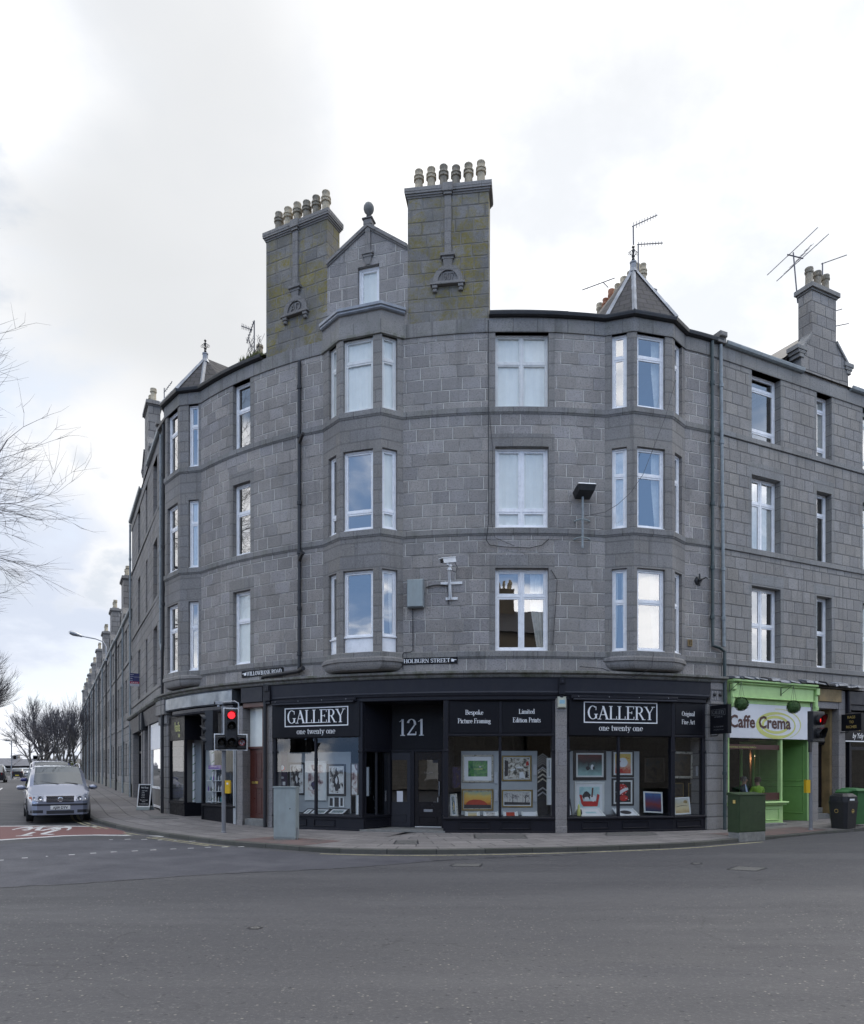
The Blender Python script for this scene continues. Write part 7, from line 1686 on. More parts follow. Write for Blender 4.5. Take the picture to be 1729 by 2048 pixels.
t = cabinet(547.5, 1680, radians(-6), .545, .30, 1.26, .04, 'cab_grey', 'pale grey steel utility cabinet on the pavement in front of the left gallery window', doors=1)
mb = MB(); f = Fr((0, 0), (1, 0)); mb.box(.555, .575, .06, .10, -.0, .30, 'galv'); mb.build('cable_guard', t, local=True)
t = cabinet(1478, 1677, radians(26.5), .95, .34, 1.06, .14, 'cab_green', 'dark green utility cabinet with a sloping lid in front of the cafe', lid=.02, slope=.05, doors=1)
mb = MB(); mb.box(-.012, -.002, .10, .17, .86, .94, 'gold'); mb.build('sticker', t, local=True)
# bins
x, y, z = G(1687, 1656); t = thing('litter_bin', 'black octagonal litter bin with a hooded top beside the green wheelie bin', 'litter bin', (x, y, z), radians(26))
def octa(w_, d, c): return [(-w_ + c, -d), (w_ - c, -d), (w_, -d + c), (w_, d - c), (w_ - c, d), (-w_ + c, d), (-w_, d - c), (-w_, -d + c)]
def prismo(mb, P_, z0, P1, z1, m, cap=True):
    k = len(P_)
    for i in range(k): j = (i + 1) % k; mb.face([(*P_[i], z0), (*P_[j], z0), (*P1[j], z1), (*P1[i], z1)], m)
    if cap: mb.face([(*p, z1) for p in P1], m)
mb = MB(); prismo(mb, octa(.24, .24, .07), 0, octa(.29, .29, .08), .70, 'plastic_blk'); mb.build('body', t, local=True)
mb = MB(); prismo(mb, octa(.30, .30, .09), .70, octa(.30, .30, .09), .74, 'plastic_blk'); prismo(mb, octa(.29, .29, .09), .74, octa(.28, .28, .09), .88, 'plastic_blk'); prismo(mb, octa(.28, .28, .09), .88, octa(.2, .2, .08), .96, 'plastic_blk'); mb.build('hood', t, local=True)
for ax_ in ((0, -1), (-1, 0), (1, 0)):
    mb = MB(); f = Fr((ax_[1] * .18 * -1 + ax_[0] * .288 if 0 else 0, 0), (1, 0))
    if ax_ == (0, -1): mb.box(-.17, .17, -.297, -.28, .76, .87, 'dark'); mb.box(-.15, .05, -.299, -.297, .77, .82, 'card')
    elif ax_ == (1, 0): mb.box(.28, .297, -.17, .17, .76, .87, 'dark')
    else: mb.box(-.297, -.28, -.17, .17, .76, .87, 'dark')
    mb.build('opening', t, local=True)
for px_ in (0,):
    mb = MB(); g = Fr((-.3, -.262), (.3, -.262)); 
    for r_ in (.055,):
        for i in range(16): a, b = 2 * pi * i / 16, 2 * pi * (i + 1) / 16; q = lambda t_, r: g.pt(.3 + r * cos(t_), .028, .48 + r * sin(t_)); mb.face([q(a, .045), q(a, .055), q(b, .055), q(b, .045)], 'gold')
    mb.face([g.pt(.27, .028, .46), g.pt(.33, .028, .46), g.pt(.30, .028, .51)], 'gold'); mb.build('emblem', t, local=True)
mb = MB()
for i in range(16):
    a, b = 2 * pi * i / 16, 2 * pi * (i + 1) / 16; mb.face([(-.29, -r_ * cos(a_) if 0 else -.045 * cos(a_), .48 + .045 * sin(a_)) for a_, r_ in ((a, 1), (b, 1))] + [(-.29, -.055 * cos(b), .48 + .055 * sin(b)), (-.29, -.055 * cos(a), .48 + .055 * sin(a))], 'gold')
mb.build('emblem', t, local=True)
x, y, z = G(1716, 1652); t = thing('wheelie_bin', 'green wheelie bin with its lid folded back at the right edge', 'wheelie bin', (x, y + .12, z), radians(20))
mb = MB(); mb.hexa([(-.24, -.22, .06), (.24, -.22, .06), (.22, .25, .06), (-.22, .25, .06)], [(-.29, -.33, .98), (.29, -.33, .98), (.29, .33, .98), (-.29, .33, .98)], 'bin_green'); mb.build('body', t, local=True)
mb = MB(); mb.hexa([(-.31, -.36, .97), (.31, -.36, .97), (.31, .36, .97), (-.31, .36, .97)], [(-.32, -.37, 1.0), (.32, -.37, 1.0), (.32, .37, 1.02), (-.32, .37, 1.02)], 'bin_green'); mb.hexa([(-.28, -.3, 1.0), (.28, -.3, 1.0), (.28, .3, 1.0), (-.28, .3, 1.0)], [(-.22, -.2, 1.05), (.22, -.2, 1.05), (.22, .25, 1.07), (-.22, .25, 1.07)], 'bin_green'); mb.hexa([(-.45, -.1, .92), (-.31, -.2, .98), (-.31, .3, .98), (-.42, .3, .92)], [(-.46, -.1, .96), (-.31, -.2, 1.02), (-.31, .3, 1.02), (-.43, .3, .96)], 'bin_green'); mb.build('lid', t, local=True)
for s_ in (-1, 1): mb = MB(); mb.lathe((s_ * .25, .26, .10), [(.10, -.025), (.10, .025), (0, .025)], 'plastic_blk', 12, axis=(1, 0, 0)); mb.build('wheel', t, local=True)
# A-board
x, y, z = G(291, 1620); t = thing('pavement_sign', 'black pavement sign with a white frame and white writing outside the nail shop', 'sign', (x, y, z), radians(-10)); W_ = .26
for sgn in (-1, 1):
    mb = MB(); g = Fr((-W_, 0), (W_, 0)); 
    def tl(p): return (p[0], sgn * (p[1] + -.16 * (1 - p[2] / .98)) + 0, p[2])
    for m_, o_, i_ in (('white', 0, 0),):
        mb.ring(g, 0, 2 * W_, .12, .96, .035, -.02, 0, 'white'); mb.fbox(g, .035, 2 * W_ - .035, -.015, -.004, .155, .925, 'signblk'); mb.fbox(g, 0, 2 * W_, -.03, .02, .0, .12, 'cab_grey', .01)
    mb.v = [tl(p) for p in mb.v]
    if sgn == 1: mb.f = [q[::1] for q in mb.f]
    mb.build('panel', t, local=True)
    L = MB(); sans(L, g, 'Nail Shop', W_, .80, .065, 0, 'card', sx=.8)
    for i, s_ in enumerate(['Nail Extensions', 'Acrylic', 'Manicure', 'Pedicure', 'Gel Nails']): sans(L, g, '- ' + s_, W_ * .55, .70 - i * .062, .03, 0, 'card', sx=.8, align='l')
    sans(L, g, 'Walk in Appointment', W_, .36, .032, 0, 'card', sx=.8); sans(L, g, 'Welcome', W_, .30, .032, 0, 'card', sx=.8); sans(L, g, 'Tel: 01224 592 265', W_, .21, .04, 0, 'card', sx=.8)
    L.v = [tl((p[0], p[1] - .001 * 1, p[2])) for p in L.v]
    if sgn == 1: L.build('lettering', t, local=True)
# CCTV camera
t = thing('cctv_camera', 'white security camera on a wall pole above the street nameplate', 'security camera', onw(899, 0, 6.0)); zc = lambda py, n, px=899: Z(px, py, n)
Pn = lambda px, py, n: PT(S(px, n), n, Z(px, py, n))
mb = MB()
for py, a, b in ((1167, 882, 925), (1198, 892, 916)): f = FP(a, b, .0); z = Z(899, py); mb.fbox(f, 0, f.L, -.02, .04, z - .035, z + .035, 'white', .005)
mb.build('wall_strap', t)
mb = MB(); mb.tube([Pn(899, 1200, .06), Pn(899.5, 1167, .09), Pn(899, 1143, .34), Pn(899, 1140, .36)], .035, 'white', 8); mb.tube([Pn(903, 1198, .06), Pn(901, 1160, .2)], .02, 'white', 6); mb.build('bracket', t, smooth=True)
mb = MB(); c = Vector(Pn(899.5, 1141, .36)); mb.lathe(c, [(.06, 0), (.06, .04), (.045, .05), (.045, .09), (.07, .10), (.07, .14), (.03, .16)], 'white', 12); mb.box(c.x - .09, c.x - .03, c.y - .12, c.y - .02, c.z + .12, c.z + .22, 'white'); mb.build('pan_head', t, smooth=True)
mb = MB(); h0 = c + Vector((.13, .08, .30)); h1 = c + Vector((-.20, -.17, .20)); d = (h1 - h0).normalized(); sd_ = d.cross(Vector((0, 0, 1))).normalized(); up = sd_.cross(d)
def obx(mb, a, b, w0, h0_, m, dz=0):
    q = lambda p, s_, u: tuple(p + sd_ * s_ * w0 + up * (u * h0_ + dz)); mb.hexa([q(a, -1, -1), q(a, 1, -1), q(b, 1, -1), q(b, -1, -1)], [q(a, -1, 1), q(a, 1, 1), q(b, 1, 1), q(b, -1, 1)], m)
obx(mb, h0, h1, .065, .06, 'white'); obx(mb, h0 + d * .0, h1 + d * .05, .08, .008, 'white', .07); mb.build('housing', t); mb = MB(); obx(mb, h1, h1 + d * .012, .055, .05, 'black_gloss'); mb.build('front_glass', t)
mb = MB(); mb.tube([h0 - up * .05, h0 + Vector((.08, -.02, -.2)), h0 + Vector((.04, -.03, -.33)), c + Vector((.02, 0, .02))], .01, 'iron', 5); mb.tube([Pn(898, 1160, .1), Pn(896, 1175, .08), Pn(897, 1190, .08), Pn(897, 1209, .03)], .012, 'iron', 5); mb.build('cable', t, smooth=True)
# wall cabinet and its cables
f = FP(817.5, 852.5); t = thing('control_box', 'pale grey control box fixed to the wall beside the middle bay', 'wall box', f.pt(0, 0, Z(835, 1216))); z0, z1 = fz(f, 835, 1214, .2), fz(f, 835, 1158, .2)
mb = MB(); mb.fbox(f, 0, f.L - .04, 0, .20, z0, z1, 'pipegrey', .012); mb.build('body', t); mb = MB(); mb.fbox(f, .015, f.L - .055, .20, .225, z0 + .015, z1 - .015, 'cab_grey', .01); mb.build('door', t)
mb = MB(); mb.tube([Pn(853, 1175, .05), Pn(862, 1172, .05), Pn(872, 1170, .05), Pn(886, 1170, .05), Pn(896, 1172, .06)], .018, 'iron', 6); o = mb.build('cable', None, smooth=True); o['label'] = 'thick black cable between the control box and the camera pole'; o['category'] = 'cable'
mb = MB(); mb.tube([Pn(826, 1217, .03), Pn(826.5, 1301, .03), Pn(822, 1304, .06), Pn(808, 1305, .06), Pn(806, 1309, .06), Pn(806, 1338, .04)], .012, 'iron', 5); o = mb.build('cable', None, smooth=True); o['label'] = 'thin black cable running down below the control box'; o['category'] = 'cable'
mb = MB(); mb.tube([Pn(977, 640, .05), Pn(977.5, 1045, .06), Pn(973, 1080, .04), Pn(980, 1090, .06), Pn(1010, 1094, .06), Pn(1060, 1096, .06), Pn(1085, 1090, .06), Pn(1098, 1078, .04)], .012, 'iron', 5)
o = mb.build('cable', None, smooth=True); o['label'] = 'long black cable hanging in a loop above the first floor double window'; o['category'] = 'cable'
mb = MB(); mb.tube([Pn(980, 830, .03), Pn(986, 900, .03), Pn(983, 1040, .05), Pn(990, 1075, .03), Pn(1030, 1092, .05)], .006, 'iron', 4); o = mb.build('cable', None); o['label'] = 'thin second cable beside the double windows, ending in the loop'; o['category'] = 'cable'
mb = MB(); mb.tube([Pn(1103, 1140, .02), Pn(1115, 1160, .02), Pn(1112, 1210, .02), Pn(1106, 1290, .02)], .007, 'iron', 4); o = mb.build('cable', None); o['label'] = 'thin cable right of the first floor double window'; o['category'] = 'cable'
mb = MB(); q = [Pn(1170, 1032, .3), Pn(1211, 1024, .5), Pn(1236, 1009, .65), Pn(1262, 985, .65), Pn(1286, 950, .65), Pn(1300, 915, .65), Pn(1331, 835, .6), Pn(1352, 760, .6)]; mb.tube(q, .006, 'iron', 4); o = mb.build('cable', None); o['label'] = 'thin cable strung from the floodlight pole up across the right bay'; o['category'] = 'cable'
mb = MB(); mb.tube([Pn(1160, 1333, .06), Pn(1205, 1337, .1), Pn(1240, 1350, .26), Pn(1262, 1355, .27), Pn(1285, 1347, .5), Pn(1304, 1335, .55), Pn(1307, 1310, .5)], .009, 'iron', 4); o = mb.build('cable', None); o['label'] = 'sagging cable under the corbel of the right bay'; o['category'] = 'cable'
# floodlight
t = thing('floodlight', 'floodlight on a grey pole bracketed to the wall left of the turret bay', 'floodlight', onw(1166, 0, Z(1166, 1095))); nn = .28
mb = MB(); mb.tube([Pn(1165.5, 1096, nn), Pn(1166, 994, nn)], .03, 'pipegrey', 8); mb.build('pole', t, smooth=True)
for py in (1040, 1076):
    mb = MB(); mb.tube([Pn(1149, py + 3, .02), Pn(1155, py, .12), Pn(1165, py - 2, nn + .02), Pn(1174, py, .12), Pn(1180, py + 3, .02)], .022, 'cab_grey', 6); mb.build('wall_bracket', t, smooth=True)
c = Vector(Pn(1168, 990, nn)); f = FP(1150, 1187, nn); mb = MB(); mb.hexa([f.pt(.06, .22, c.z + .05), f.pt(f.L - .04, .22, c.z + .05), f.pt(f.L - .04, -.18, c.z - .05), f.pt(.06, -.18, c.z - .05)], [f.pt(.0, .26, c.z + .20), f.pt(f.L, .26, c.z + .20), f.pt(f.L, -.2, c.z + .12), f.pt(.0, -.2, c.z + .12)], 'iron'); mb.build('lamp_housing', t)
mb = MB(); mb.hexa([f.pt(.0, .27, c.z + .20), f.pt(f.L, .27, c.z + .20), f.pt(f.L, -.2, c.z + .12), f.pt(.0, -.2, c.z + .12)], [f.pt(.03, .24, c.z + .235), f.pt(f.L - .03, .24, c.z + .235), f.pt(f.L - .03, -.2, c.z + .15), f.pt(.03, -.2, c.z + .15)], 'white'); mb.build('visor', t)
# old lamp bracket and vent
t = thing('wall_ornament', 'black iron lamp bracket on the wall right of the turret bay', 'bracket', onw(1396, 0, Z(1396, 1162))); c = Vector(Pn(1396, 1162, .0)); mb = MB(); mb.lathe(c, [(.13, 0), (.12, .03), (.06, .05), (.05, .12), (.02, .14)], 'iron', 6, axis=(.4, -.9, 0)); mb.build('back_plate', t); mb = MB(); mb.tube([c + Vector((.02, -.08, -.16)), c + Vector((.03, -.1, .0)), c + Vector((.02, -.08, .18))], .022, 'iron', 6); mb.tube([c + Vector((.04, -.12, 0)), c + Vector((.15, -.22, .04)), c + Vector((.19, -.24, .01))], .018, 'iron', 6); mb.build('arm', t, smooth=True)
f = FP(1375.5, 1383.5); z0, z1 = fz(f, 1379, 1292.5), fz(f, 1379, 1279.5); t = thing('wall_vent', 'small ochre wall vent low on the wall right of the turret bay', 'vent', f.pt(0, 0, z0)); mb = MB(); mb.ring(f, 0, f.L, z0, z1, .02, 0, .04, 'oldwood'); mb.build('frame', t); mb = MB(); mb.fbox(f, .04, f.L - .04, 0, .05, z0 + .07, z0 + .09, 'oldwood'); mb.fbox(f, .045, .06, 0, .05, z0 + .03, z1 - .03, 'oldwood'); mb.build('grille', t)
# alarm box
f = FP(1115, 1131.5, .03); z0, z1 = fz(f, 1123, 1416), fz(f, 1123, 1393.5); t = thing('alarm_box', 'cream alarm box with a blue label on the granite pilaster', 'alarm', f.pt(0, 0, z0)); mb = MB(); mb.fbox(f, 0, f.L, 0, .09, z0, z1, 'cream', .025); mb.build('case', t)
M['blue_lab'] = plain('pale_blue_label', (.25, .42, .50), .5, .3, 60)
mb = MB(); mb.fbox(f, .04, f.L - .04, .09, .093, z0 + .11, z0 + .21, 'blue_lab'); mb.build('sticker', t)
# hanging signs
def hang(pw, s_n, px0, L_, z0, z1, th, label, lines, txt):
    s_ = S(px0, .08); A = P2(s_, .08); o = (P2(s_, 1.08)[0] - A[0], P2(s_, 1.08)[1] - A[1]); B = (A[0] + o[0] * L_, A[1] + o[1] * L_); f = Fr(A, B)
    t = thing('hanging_sign', label, 'sign', (A[0], A[1], z0)); mb = MB(); mb.fbox(f, 0, L_, -th / 2, th / 2, z0, z1, 'signblk', .01); mb.build('board', t)
    L = MB(); txt(L, f, th / 2 + .002); L.build('lettering', t)
    mb = MB(); mb.tube([f.pt(-.12, 0, z0 - .05), f.pt(.2, 0, z0 - .05), f.pt(.25, 0, z0)], .015, 'iron', 6); mb.build('bracket', t); return f
def tx(L, f, n):
    a, b = .07, .57; z = 3.21
    for p, q, r_, s_ in ((a, b, z, z + .006), (a, b, z + .16, z + .166), (a, a + .006, z + .006, z + .16), (b - .006, b, z + .006, z + .16)): L.fbox(f, p, q, n, n + .002, r_, s_, 'grey_let')
    fits(L, f, 'GALLERY', .32, z + .035, .10, n, 'grey_let', .44); fits(L, f, 'one twenty one', .32, z - .06, .05, n, 'grey_let', .3); sans(L, f, 'Tel. 01224 580384', .32, 2.88, .035, n, 'grey_let'); sans(L, f, 'www.gallery121.co.uk', .32, 2.80, .03, n, 'grey_let')
hang(0, 0, 1424, .66, 2.70, 3.50, .13, 'black projecting sign with faint gallery lettering on the quoined pier', 0, tx)
def tx2(L, f, n):
    for i, w_ in enumerate(('RAGS', 'TO', 'RICHES')): sans(L, f, w_, .34, 3.30 - i * .15, .085, n, 'gold', sx=.9)
hang(0, 0, 1684, .66, 2.92, 3.44, .06, 'black projecting sign with gold lettering at the right edge above the bins', 0, tx2)
# hanging topiary balls
random.seed(8)
for px, py, bpx, lab in ((1483, 1408, 1466, 'hanging leafy topiary ball over the left end of the cafe board'), (1587.5, 1414, 1571, 'hanging leafy topiary ball over the right end of the cafe board')):
    n0 = .55; c = Vector(Pn(px, py, n0)); t = thing('topiary_ball', lab, 'topiary ball', tuple(c), 0, 'topiary balls hanging over the cafe'); mb = MB(); r = .19
    mb.lathe(c, [(0.001, -r * .9), (r * .5, -r * .78), (r * .8, -r * .45), (r * .92, 0), (r * .8, r * .45), (r * .5, r * .78), (.001, r * .9)], 'topiary', 14)
    for i in range(1100):
        a = random.uniform(0, 2 * pi); zz = random.uniform(-1, 1); d = Vector((sqrt(1 - zz * zz) * cos(a), sqrt(1 - zz * zz) * sin(a), zz)); p = c + d * (r * random.uniform(.88, 1.04)); u = d.cross(Vector((random.random(), random.random(), random.random()))).normalized() * .014; v = d.cross(u).normalized() * .009 + d * .010; mb.face([p - u, p + v, p + u - v * .3], 'topiary')
    mb.build('leaves', t)
    zt = c.z + .62; ap = Vector(PT(S(px, n0), n0, zt)); mb = MB()
    wallp = Vector(PT(S(px, n0) - .0, .13, zt)); 
    for a in (0, 2.1, 4.2): mb.tube([ap, c + Vector((.09 * cos(a), .09 * sin(a), r * .8))], .004, 'iron', 4)
    mb.build('chain', t); mb = MB(); mb.tube([wallp, ap], .010, 'iron', 5); mb.tube([wallp - Vector((0, 0, .02)), wallp - Vector((0, 0, .26))], .012, 'iron', 5); mb.tube([wallp - Vector((0, 0, .22)), wallp.lerp(ap, .85)], .008, 'iron', 5); mb.build('wall_bracket', t)
# street nameplates
def hand(L, f, x, z, h, n, d=1):
    L.face([f.pt(x + a * h * d, n, z + b * h) for a, b in ([(0, .15), (.75, .12), (.8, .5), (.8, .7), (.1, .9), (0, .8)] if d > 0 else [(0, .15), (0, .8), (.1, .9), (.8, .7), (.8, .5), (.75, .12)])], 'white_let'); L.face([f.pt(x + a * h * d, n + .0005, z + b * h) for a, b in ([(.7, .5), (1.35, .52), (1.35, .68), (.7, .72)] if d > 0 else [(.7, .5), (.7, .72), (1.35, .68), (1.35, .52)])], 'white_let')
def nameplate(p0, p1, z0, z1, txt, label, right):
    f = FP(p0, p1, .035); t = thing('street_nameplate', label, 'street sign', f.pt(0, 0, z0)); mb = MB(); mb.fbox(f, 0, f.L, -.06, .01, z0, z1, 'signblk', .004); mb.build('plate', t); L = MB(); h = (z1 - z0) * .62; zb = z0 + (z1 - z0) * .19; hw = h * 1.6
    a, b = (.03, f.L - hw - .03) if right else (hw + .03, f.L - .03); fits(L, f, txt, (a + b) / 2, zb, h, .012, 'white_let', b - a, th=.17, tn=.07); hand(L, f, f.L - hw if right else hw + .01, zb, h, .012, 1 if right else -1); L.build('lettering', t)
nameplate(806, 915.5, 4.555, 4.725, 'HOLBURN STREET', 'black and white nameplate with a pointing hand under the security camera', True)
nameplate(484, 566, 4.47, 4.66, 'WILLOWBANK ROAD', 'black and white nameplate with a pointing hand above the brown door', False)
# for sale board
s_ = S(281, .05); A = P2(s_, .05); B = P2(s_, .55); f = Fr(B, A); t = thing('for_sale_board', 'navy and red for sale board sticking out from the left tenement', 'sign', (A[0], A[1], 5.3)); z0 = 5.36
M['navyink'] = plain('navy_board_ink', (.03, .03, .11), .5); M['redink'] = plain('red_board_ink', (.35, .03, .06), .5)
mb = MB(); mb.fbox(f, .08, .46, -.01, .01, z0, z0 + .56, 'navyink'); mb.build('board', t); L = MB(); L.fbox(f, .08, .46, .01, .012, z0 + .11, z0 + .20, 'redink'); L.fbox(f, .08, .46, .01, .012, z0, z0 + .108, 'cardgrey')
sans(L, f, 'FOR SALE', .27, z0 + .13, .05, .0135, 'white_let', sx=.9)
for i, w_ in enumerate(('ledingham', 'chalmers', 'estate', 'agency')): sans(L, f, w_, .10, z0 + .49 - i * .085, .035, .0125, 'white_let', sx=.7, align='l')
L.build('lettering', t); mb = MB(); mb.tube([(A[0], A[1], z0 + .4), (A[0] * .5 + B[0] * .5, A[1] * .5 + B[1] * .5, z0 + .4)], .015, 'galv', 5); mb.build('bracket', t)
# street lamps
s_ = S(217); q = lambda n, z: PT(s_, n, z); t = thing('street_lamp', 'grey street lamp on a curved arm bracketed high on the terrace', 'street lamp', q(0, 9.0)); zb = Z(217, 1322)
mb = MB(); mb.tube([q(.12, zb), q(.14, zb + 1.0), q(.35, zb + 1.35), q(.8, zb + 1.5), q(1.7, zb + 1.62)], .045, 'galv', 7); mb.build('arm', t, smooth=True)
mb = MB()
for z in (zb + .1, zb + .6): mb.tube([q(0, z), q(.15, z)], .03, 'galv', 5)
mb.build('wall_bracket', t); mb = MB(); c0, c1 = Vector(q(1.65, zb + 1.6)), Vector(q(2.5, zb + 1.85)); ax = c1 - c0; mb.lathe(c0, [(.0, 0), (.07, .02), (.09, .2), (.13, .35), (.17, .6), (.13, .82), (.0, .92)], 'galv', 10, axis=ax); mb.build('lamp_head', t, smooth=True)
x, y, z = at(23.5, 1552, 95); t = thing('street_lamp', 'slender distant street lamp standing at the far left of the side street', 'street lamp', (x, y, z)); mb = MB(); mb.tube([(x, y, z - .5), (x, y, z + 4.4)], .07, 'galv', 6); mb.tube([(x, y, z + 4.4), (x - .3, y, z + 4.45)], .05, 'galv', 5); mb.build('pole', t); mb = MB(); mb.box(x - .75, x - .28, y - .1, y + .1, z + 4.38, z + 4.5, 'galv'); mb.build('lamp_head', t)
# ================================================================ aerials, extra chimneys, weeds
def yagi(mb, a, b, k, w_, r=.010, vert=False):
    a, b = Vector(a), Vector(b); mb.tube([a, b], r * 1.5, 'alu', 5); d = (b - a).normalized(); sd_ = Vector((0, 0, 1)) if vert else d.cross(Vector((0, 0, 1))).normalized()
    for i in range(k): c = a.lerp(b, (i + .5) / k); mb.tube([c - sd_ * w_ * (1 - .4 * i / k), c + sd_ * w_ * (1 - .4 * i / k)], r * .8, 'alu', 4)
def aerial(label, parts, base):
    t = thing('tv_aerial', label, 'aerial', base)
    for nm, fn in parts: mb = MB(); fn(mb); mb.build(nm, t)
def pole(*p, r=.02): return lambda mb: mb.tube([at(*q) for q in p], r, 'alu', 6)
Y1 = 21.6
aerial('tall aerial with a rising boom above the right hand turret', [('mast', pole((1268, 535, Y1), (1267, 452, Y1))), ('boom', lambda mb: yagi(mb, at(1265, 453, Y1), at(1315, 430, Y1 + .1), 9, .10, vert=True))], at(1268, 535, Y1))
aerial('lower level aerial right of the turret point', [('mast', pole((1277, 548, 22.6), (1277, 488, 22.6))), ('boom', lambda mb: yagi(mb, at(1275, 489, 22.6), at(1326, 486, 22.6), 9, .08, vert=True))], at(1277, 548, 22.6))
aerial('long thin aerial sticking out left of the turret', [('mast', pole((1217, 575, 26.5), (1207, 565, 26.5), r=.015)), ('boom', lambda mb: yagi(mb, at(1165, 580, 24), at(1230, 556, 24), 3, .04))], at(1217, 575, 24))
Y2 = 23.6
def big(mb):
    for a, b, k, w_ in (((1535, 550), (1582, 506), 4, .05), ((1576, 512), (1636, 455), 14, .06), ((1554, 562), (1658, 468), 3, .25), ((1577, 541), (1623, 490), 5, .28)): yagi(mb, at(*a, Y2), at(*b, Y2 + .3), k, w_, .009)
aerial('large many armed aerial left of the gable chimney', [('mast', pole((1596, 606, Y2), (1595, 596, Y2), (1587, 505, Y2))), ('cross_arm', lambda mb: mb.tube([at(1575, 509, Y2), at(1607, 517, Y2)], .02, 'alu', 5)), ('boom', big), ('wall_bracket', lambda mb: mb.tube([at(1596, 600, Y2), at(1602, 597, Y2)], .015, 'alu', 5))], at(1596, 606, Y2))
aerial('small aerial behind the pots of the gable chimney', [('mast', pole((1645.5, 560, 24.2), (1645.5, 526, 24.2))), ('boom', lambda mb: yagi(mb, at(1643, 528, 24.2), at(1694, 510, 24.2), 3, .03))], at(1645.5, 560, 24.2))
aerial('pair of small aerials right of the gable chimney', [('mast', pole((1668, 660, 26), (1668, 610, 26))), ('boom', lambda mb: (yagi(mb, at(1668, 623, 26), at(1685, 618, 26), 3, .04), yagi(mb, at(1668, 653, 26), at(1698, 647, 26), 6, .04)))], at(1668, 660, 26))
aerial('small aerial beside the chimney over the left tenement', [('mast', pole((329, 830, 30.5), (329, 776, 30.5))), ('boom', lambda mb: (yagi(mb, at(328, 786, 30.5), at(345, 763, 30.6), 6, .15), yagi(mb, at(330, 798, 30.5), at(355, 790, 30.6), 3, .1)))], at(329, 830, 30.5))
aerial('aerial beside the left hand lichened chimney', [('mast', pole((509, 712, 23.6), (509, 641, 23.6))), ('boom', lambda mb: (yagi(mb, at(483, 652, 23.6), at(505, 660, 23.6), 7, .09, vert=True), yagi(mb, at(494, 686, 23.6), at(508, 643, 23.6), 8, .12)))], at(509, 712, 23.6))
# cross-wall chimney behind the right turret
a = Vector((7.42, 26.3)); b = a + Vector((-.449, .893)) * 2.35; f = Fr(a, b); mb = MB(); zt = 18.35
mb.fbox(f, -.2, f.L + .3, -.35, .30, 13.9, zt, 'dress'); c = mb.build('chimney', CB, label='long chimney stack behind the right turret'); mb = MB(); mb.fbox(f, -.28, f.L + .38, -.43, .38, zt, zt + .16, 'dress', .02); mb.build('coping', c)
for i, (hh, m) in enumerate([(1.1, 'pot_buff'), (1.3, 'pot_buff'), (1.25, 'pot_buff'), (1.22, 'pot_buff'), (1.18, 'pot_buff'), (1.15, 'pot_red'), (1.0, 'pot_red'), (.98, 'pot_buff')]):
    mb = MB(); p = f.pt(-.0 + f.L * i / 7, -.02, zt + .16); chimney_pot(mb, p, hh * .85, .13, m, 2 if i % 2 else 0); mb.build('chimney_pot', c, smooth=True)
f = FP(506, 531, -1.3); mb = MB(); mb.fbox(f, 0, f.L + .6, -.5, .0, 13.9, fz(f, 520, 712), 'dress'); c = mb.build('chimney', CB, label='low chimney half hidden left of the lichened one')
for i, px in enumerate((520, 514)): mb = MB(); chimney_pot(mb, (*f.pt(fx(f, px, -.25 - .2 * i), -.25 - .2 * i, 0)[:2], fz(f, 520, 712)), .55, .11, 'pot_buff', 1); mb.build('chimney_pot', c, smooth=True)
random.seed(21); t = thing('roof_weeds', 'dry weeds and moss growing in the gutter left of the lichened chimney', 'weeds', PT(S(512), .1, 13.9)); mb = MB()
for i in range(500):
    s_ = S(random.uniform(486, 527)); p = Vector(PT(s_, random.uniform(-.15, .18), 13.86 + random.uniform(0, .06))); h = random.uniform(.04, .2); d = Vector((random.uniform(-.5, .5), random.uniform(-.5, .3), 1)).normalized() * h; u = Vector((.008, .004, 0)); mb.face([p - u, p + u, p + d], 'moss_tuft')
mb.build('moss', t); mb = MB()
for i in range(16):
    p = Vector(PT(S(random.uniform(496, 508)), -.1, 13.9)); 
    for j in range(5): q = p + Vector((random.uniform(-.12, .12), random.uniform(-.05, .05), random.uniform(.1, .22))); mb.tube([p, q], .006, 'twig', 3, cap=False); p = q
mb.build('stems', t)
# ================================================================ vehicles
def carpaint(name, col, metal=.5): 
    T = NT(name); T.pr(col, .28, None, Metallic=metal, Coat_Weight=1.0, Coat_Roughness=.05); return T.m
T = NT('car_window'); g = T.n('BsdfGlossy', {'Color': (.9, .95, 1), 'Roughness': .02}); d = T.n('BsdfDiffuse', {'Color': (.015, .02, .022)}); mx = T.n('MixShader', {0: T.rng(T.mth('POWER', T.n('LayerWeight', {'Blend': .5}).outputs['Facing'], 2.5), 0, 1, .07, .8)}); T.t.links.new(d.outputs[0], mx.inputs[1]); T.t.links.new(g.outputs[0], mx.inputs[2]); T.t.links.new(mx.outputs[0], T.o.inputs[0]); M['carwin'] = T.m
M['tyre'] = plain('tyre_rubber', (.015, .015, .016), .8); M['chrome'] = plain('chrome', (.6, .6, .62), .15, .05, metal=1.0); M['hub'] = plain('wheel_trim', (.38, .39, .42), .35, .08, metal=.6); M['headlamp'] = plain('headlamp_glass', (.75, .76, .80), .08, .2, 30, metal=.2, coat=1)
M['trim'] = plain('black_bumper_trim', (.018, .018, .022), .5); M['plate'] = plain('number_plate', (.62, .62, .60), .4); M['platey'] = plain('yellow_number_plate', (.6, .5, .06), .4); M['redlens'] = plain('red_lamp_lens', (.30, .01, .01), .2, coat=1); M['amber'] = plain('amber_lens', (.55, .12, .03), .2)
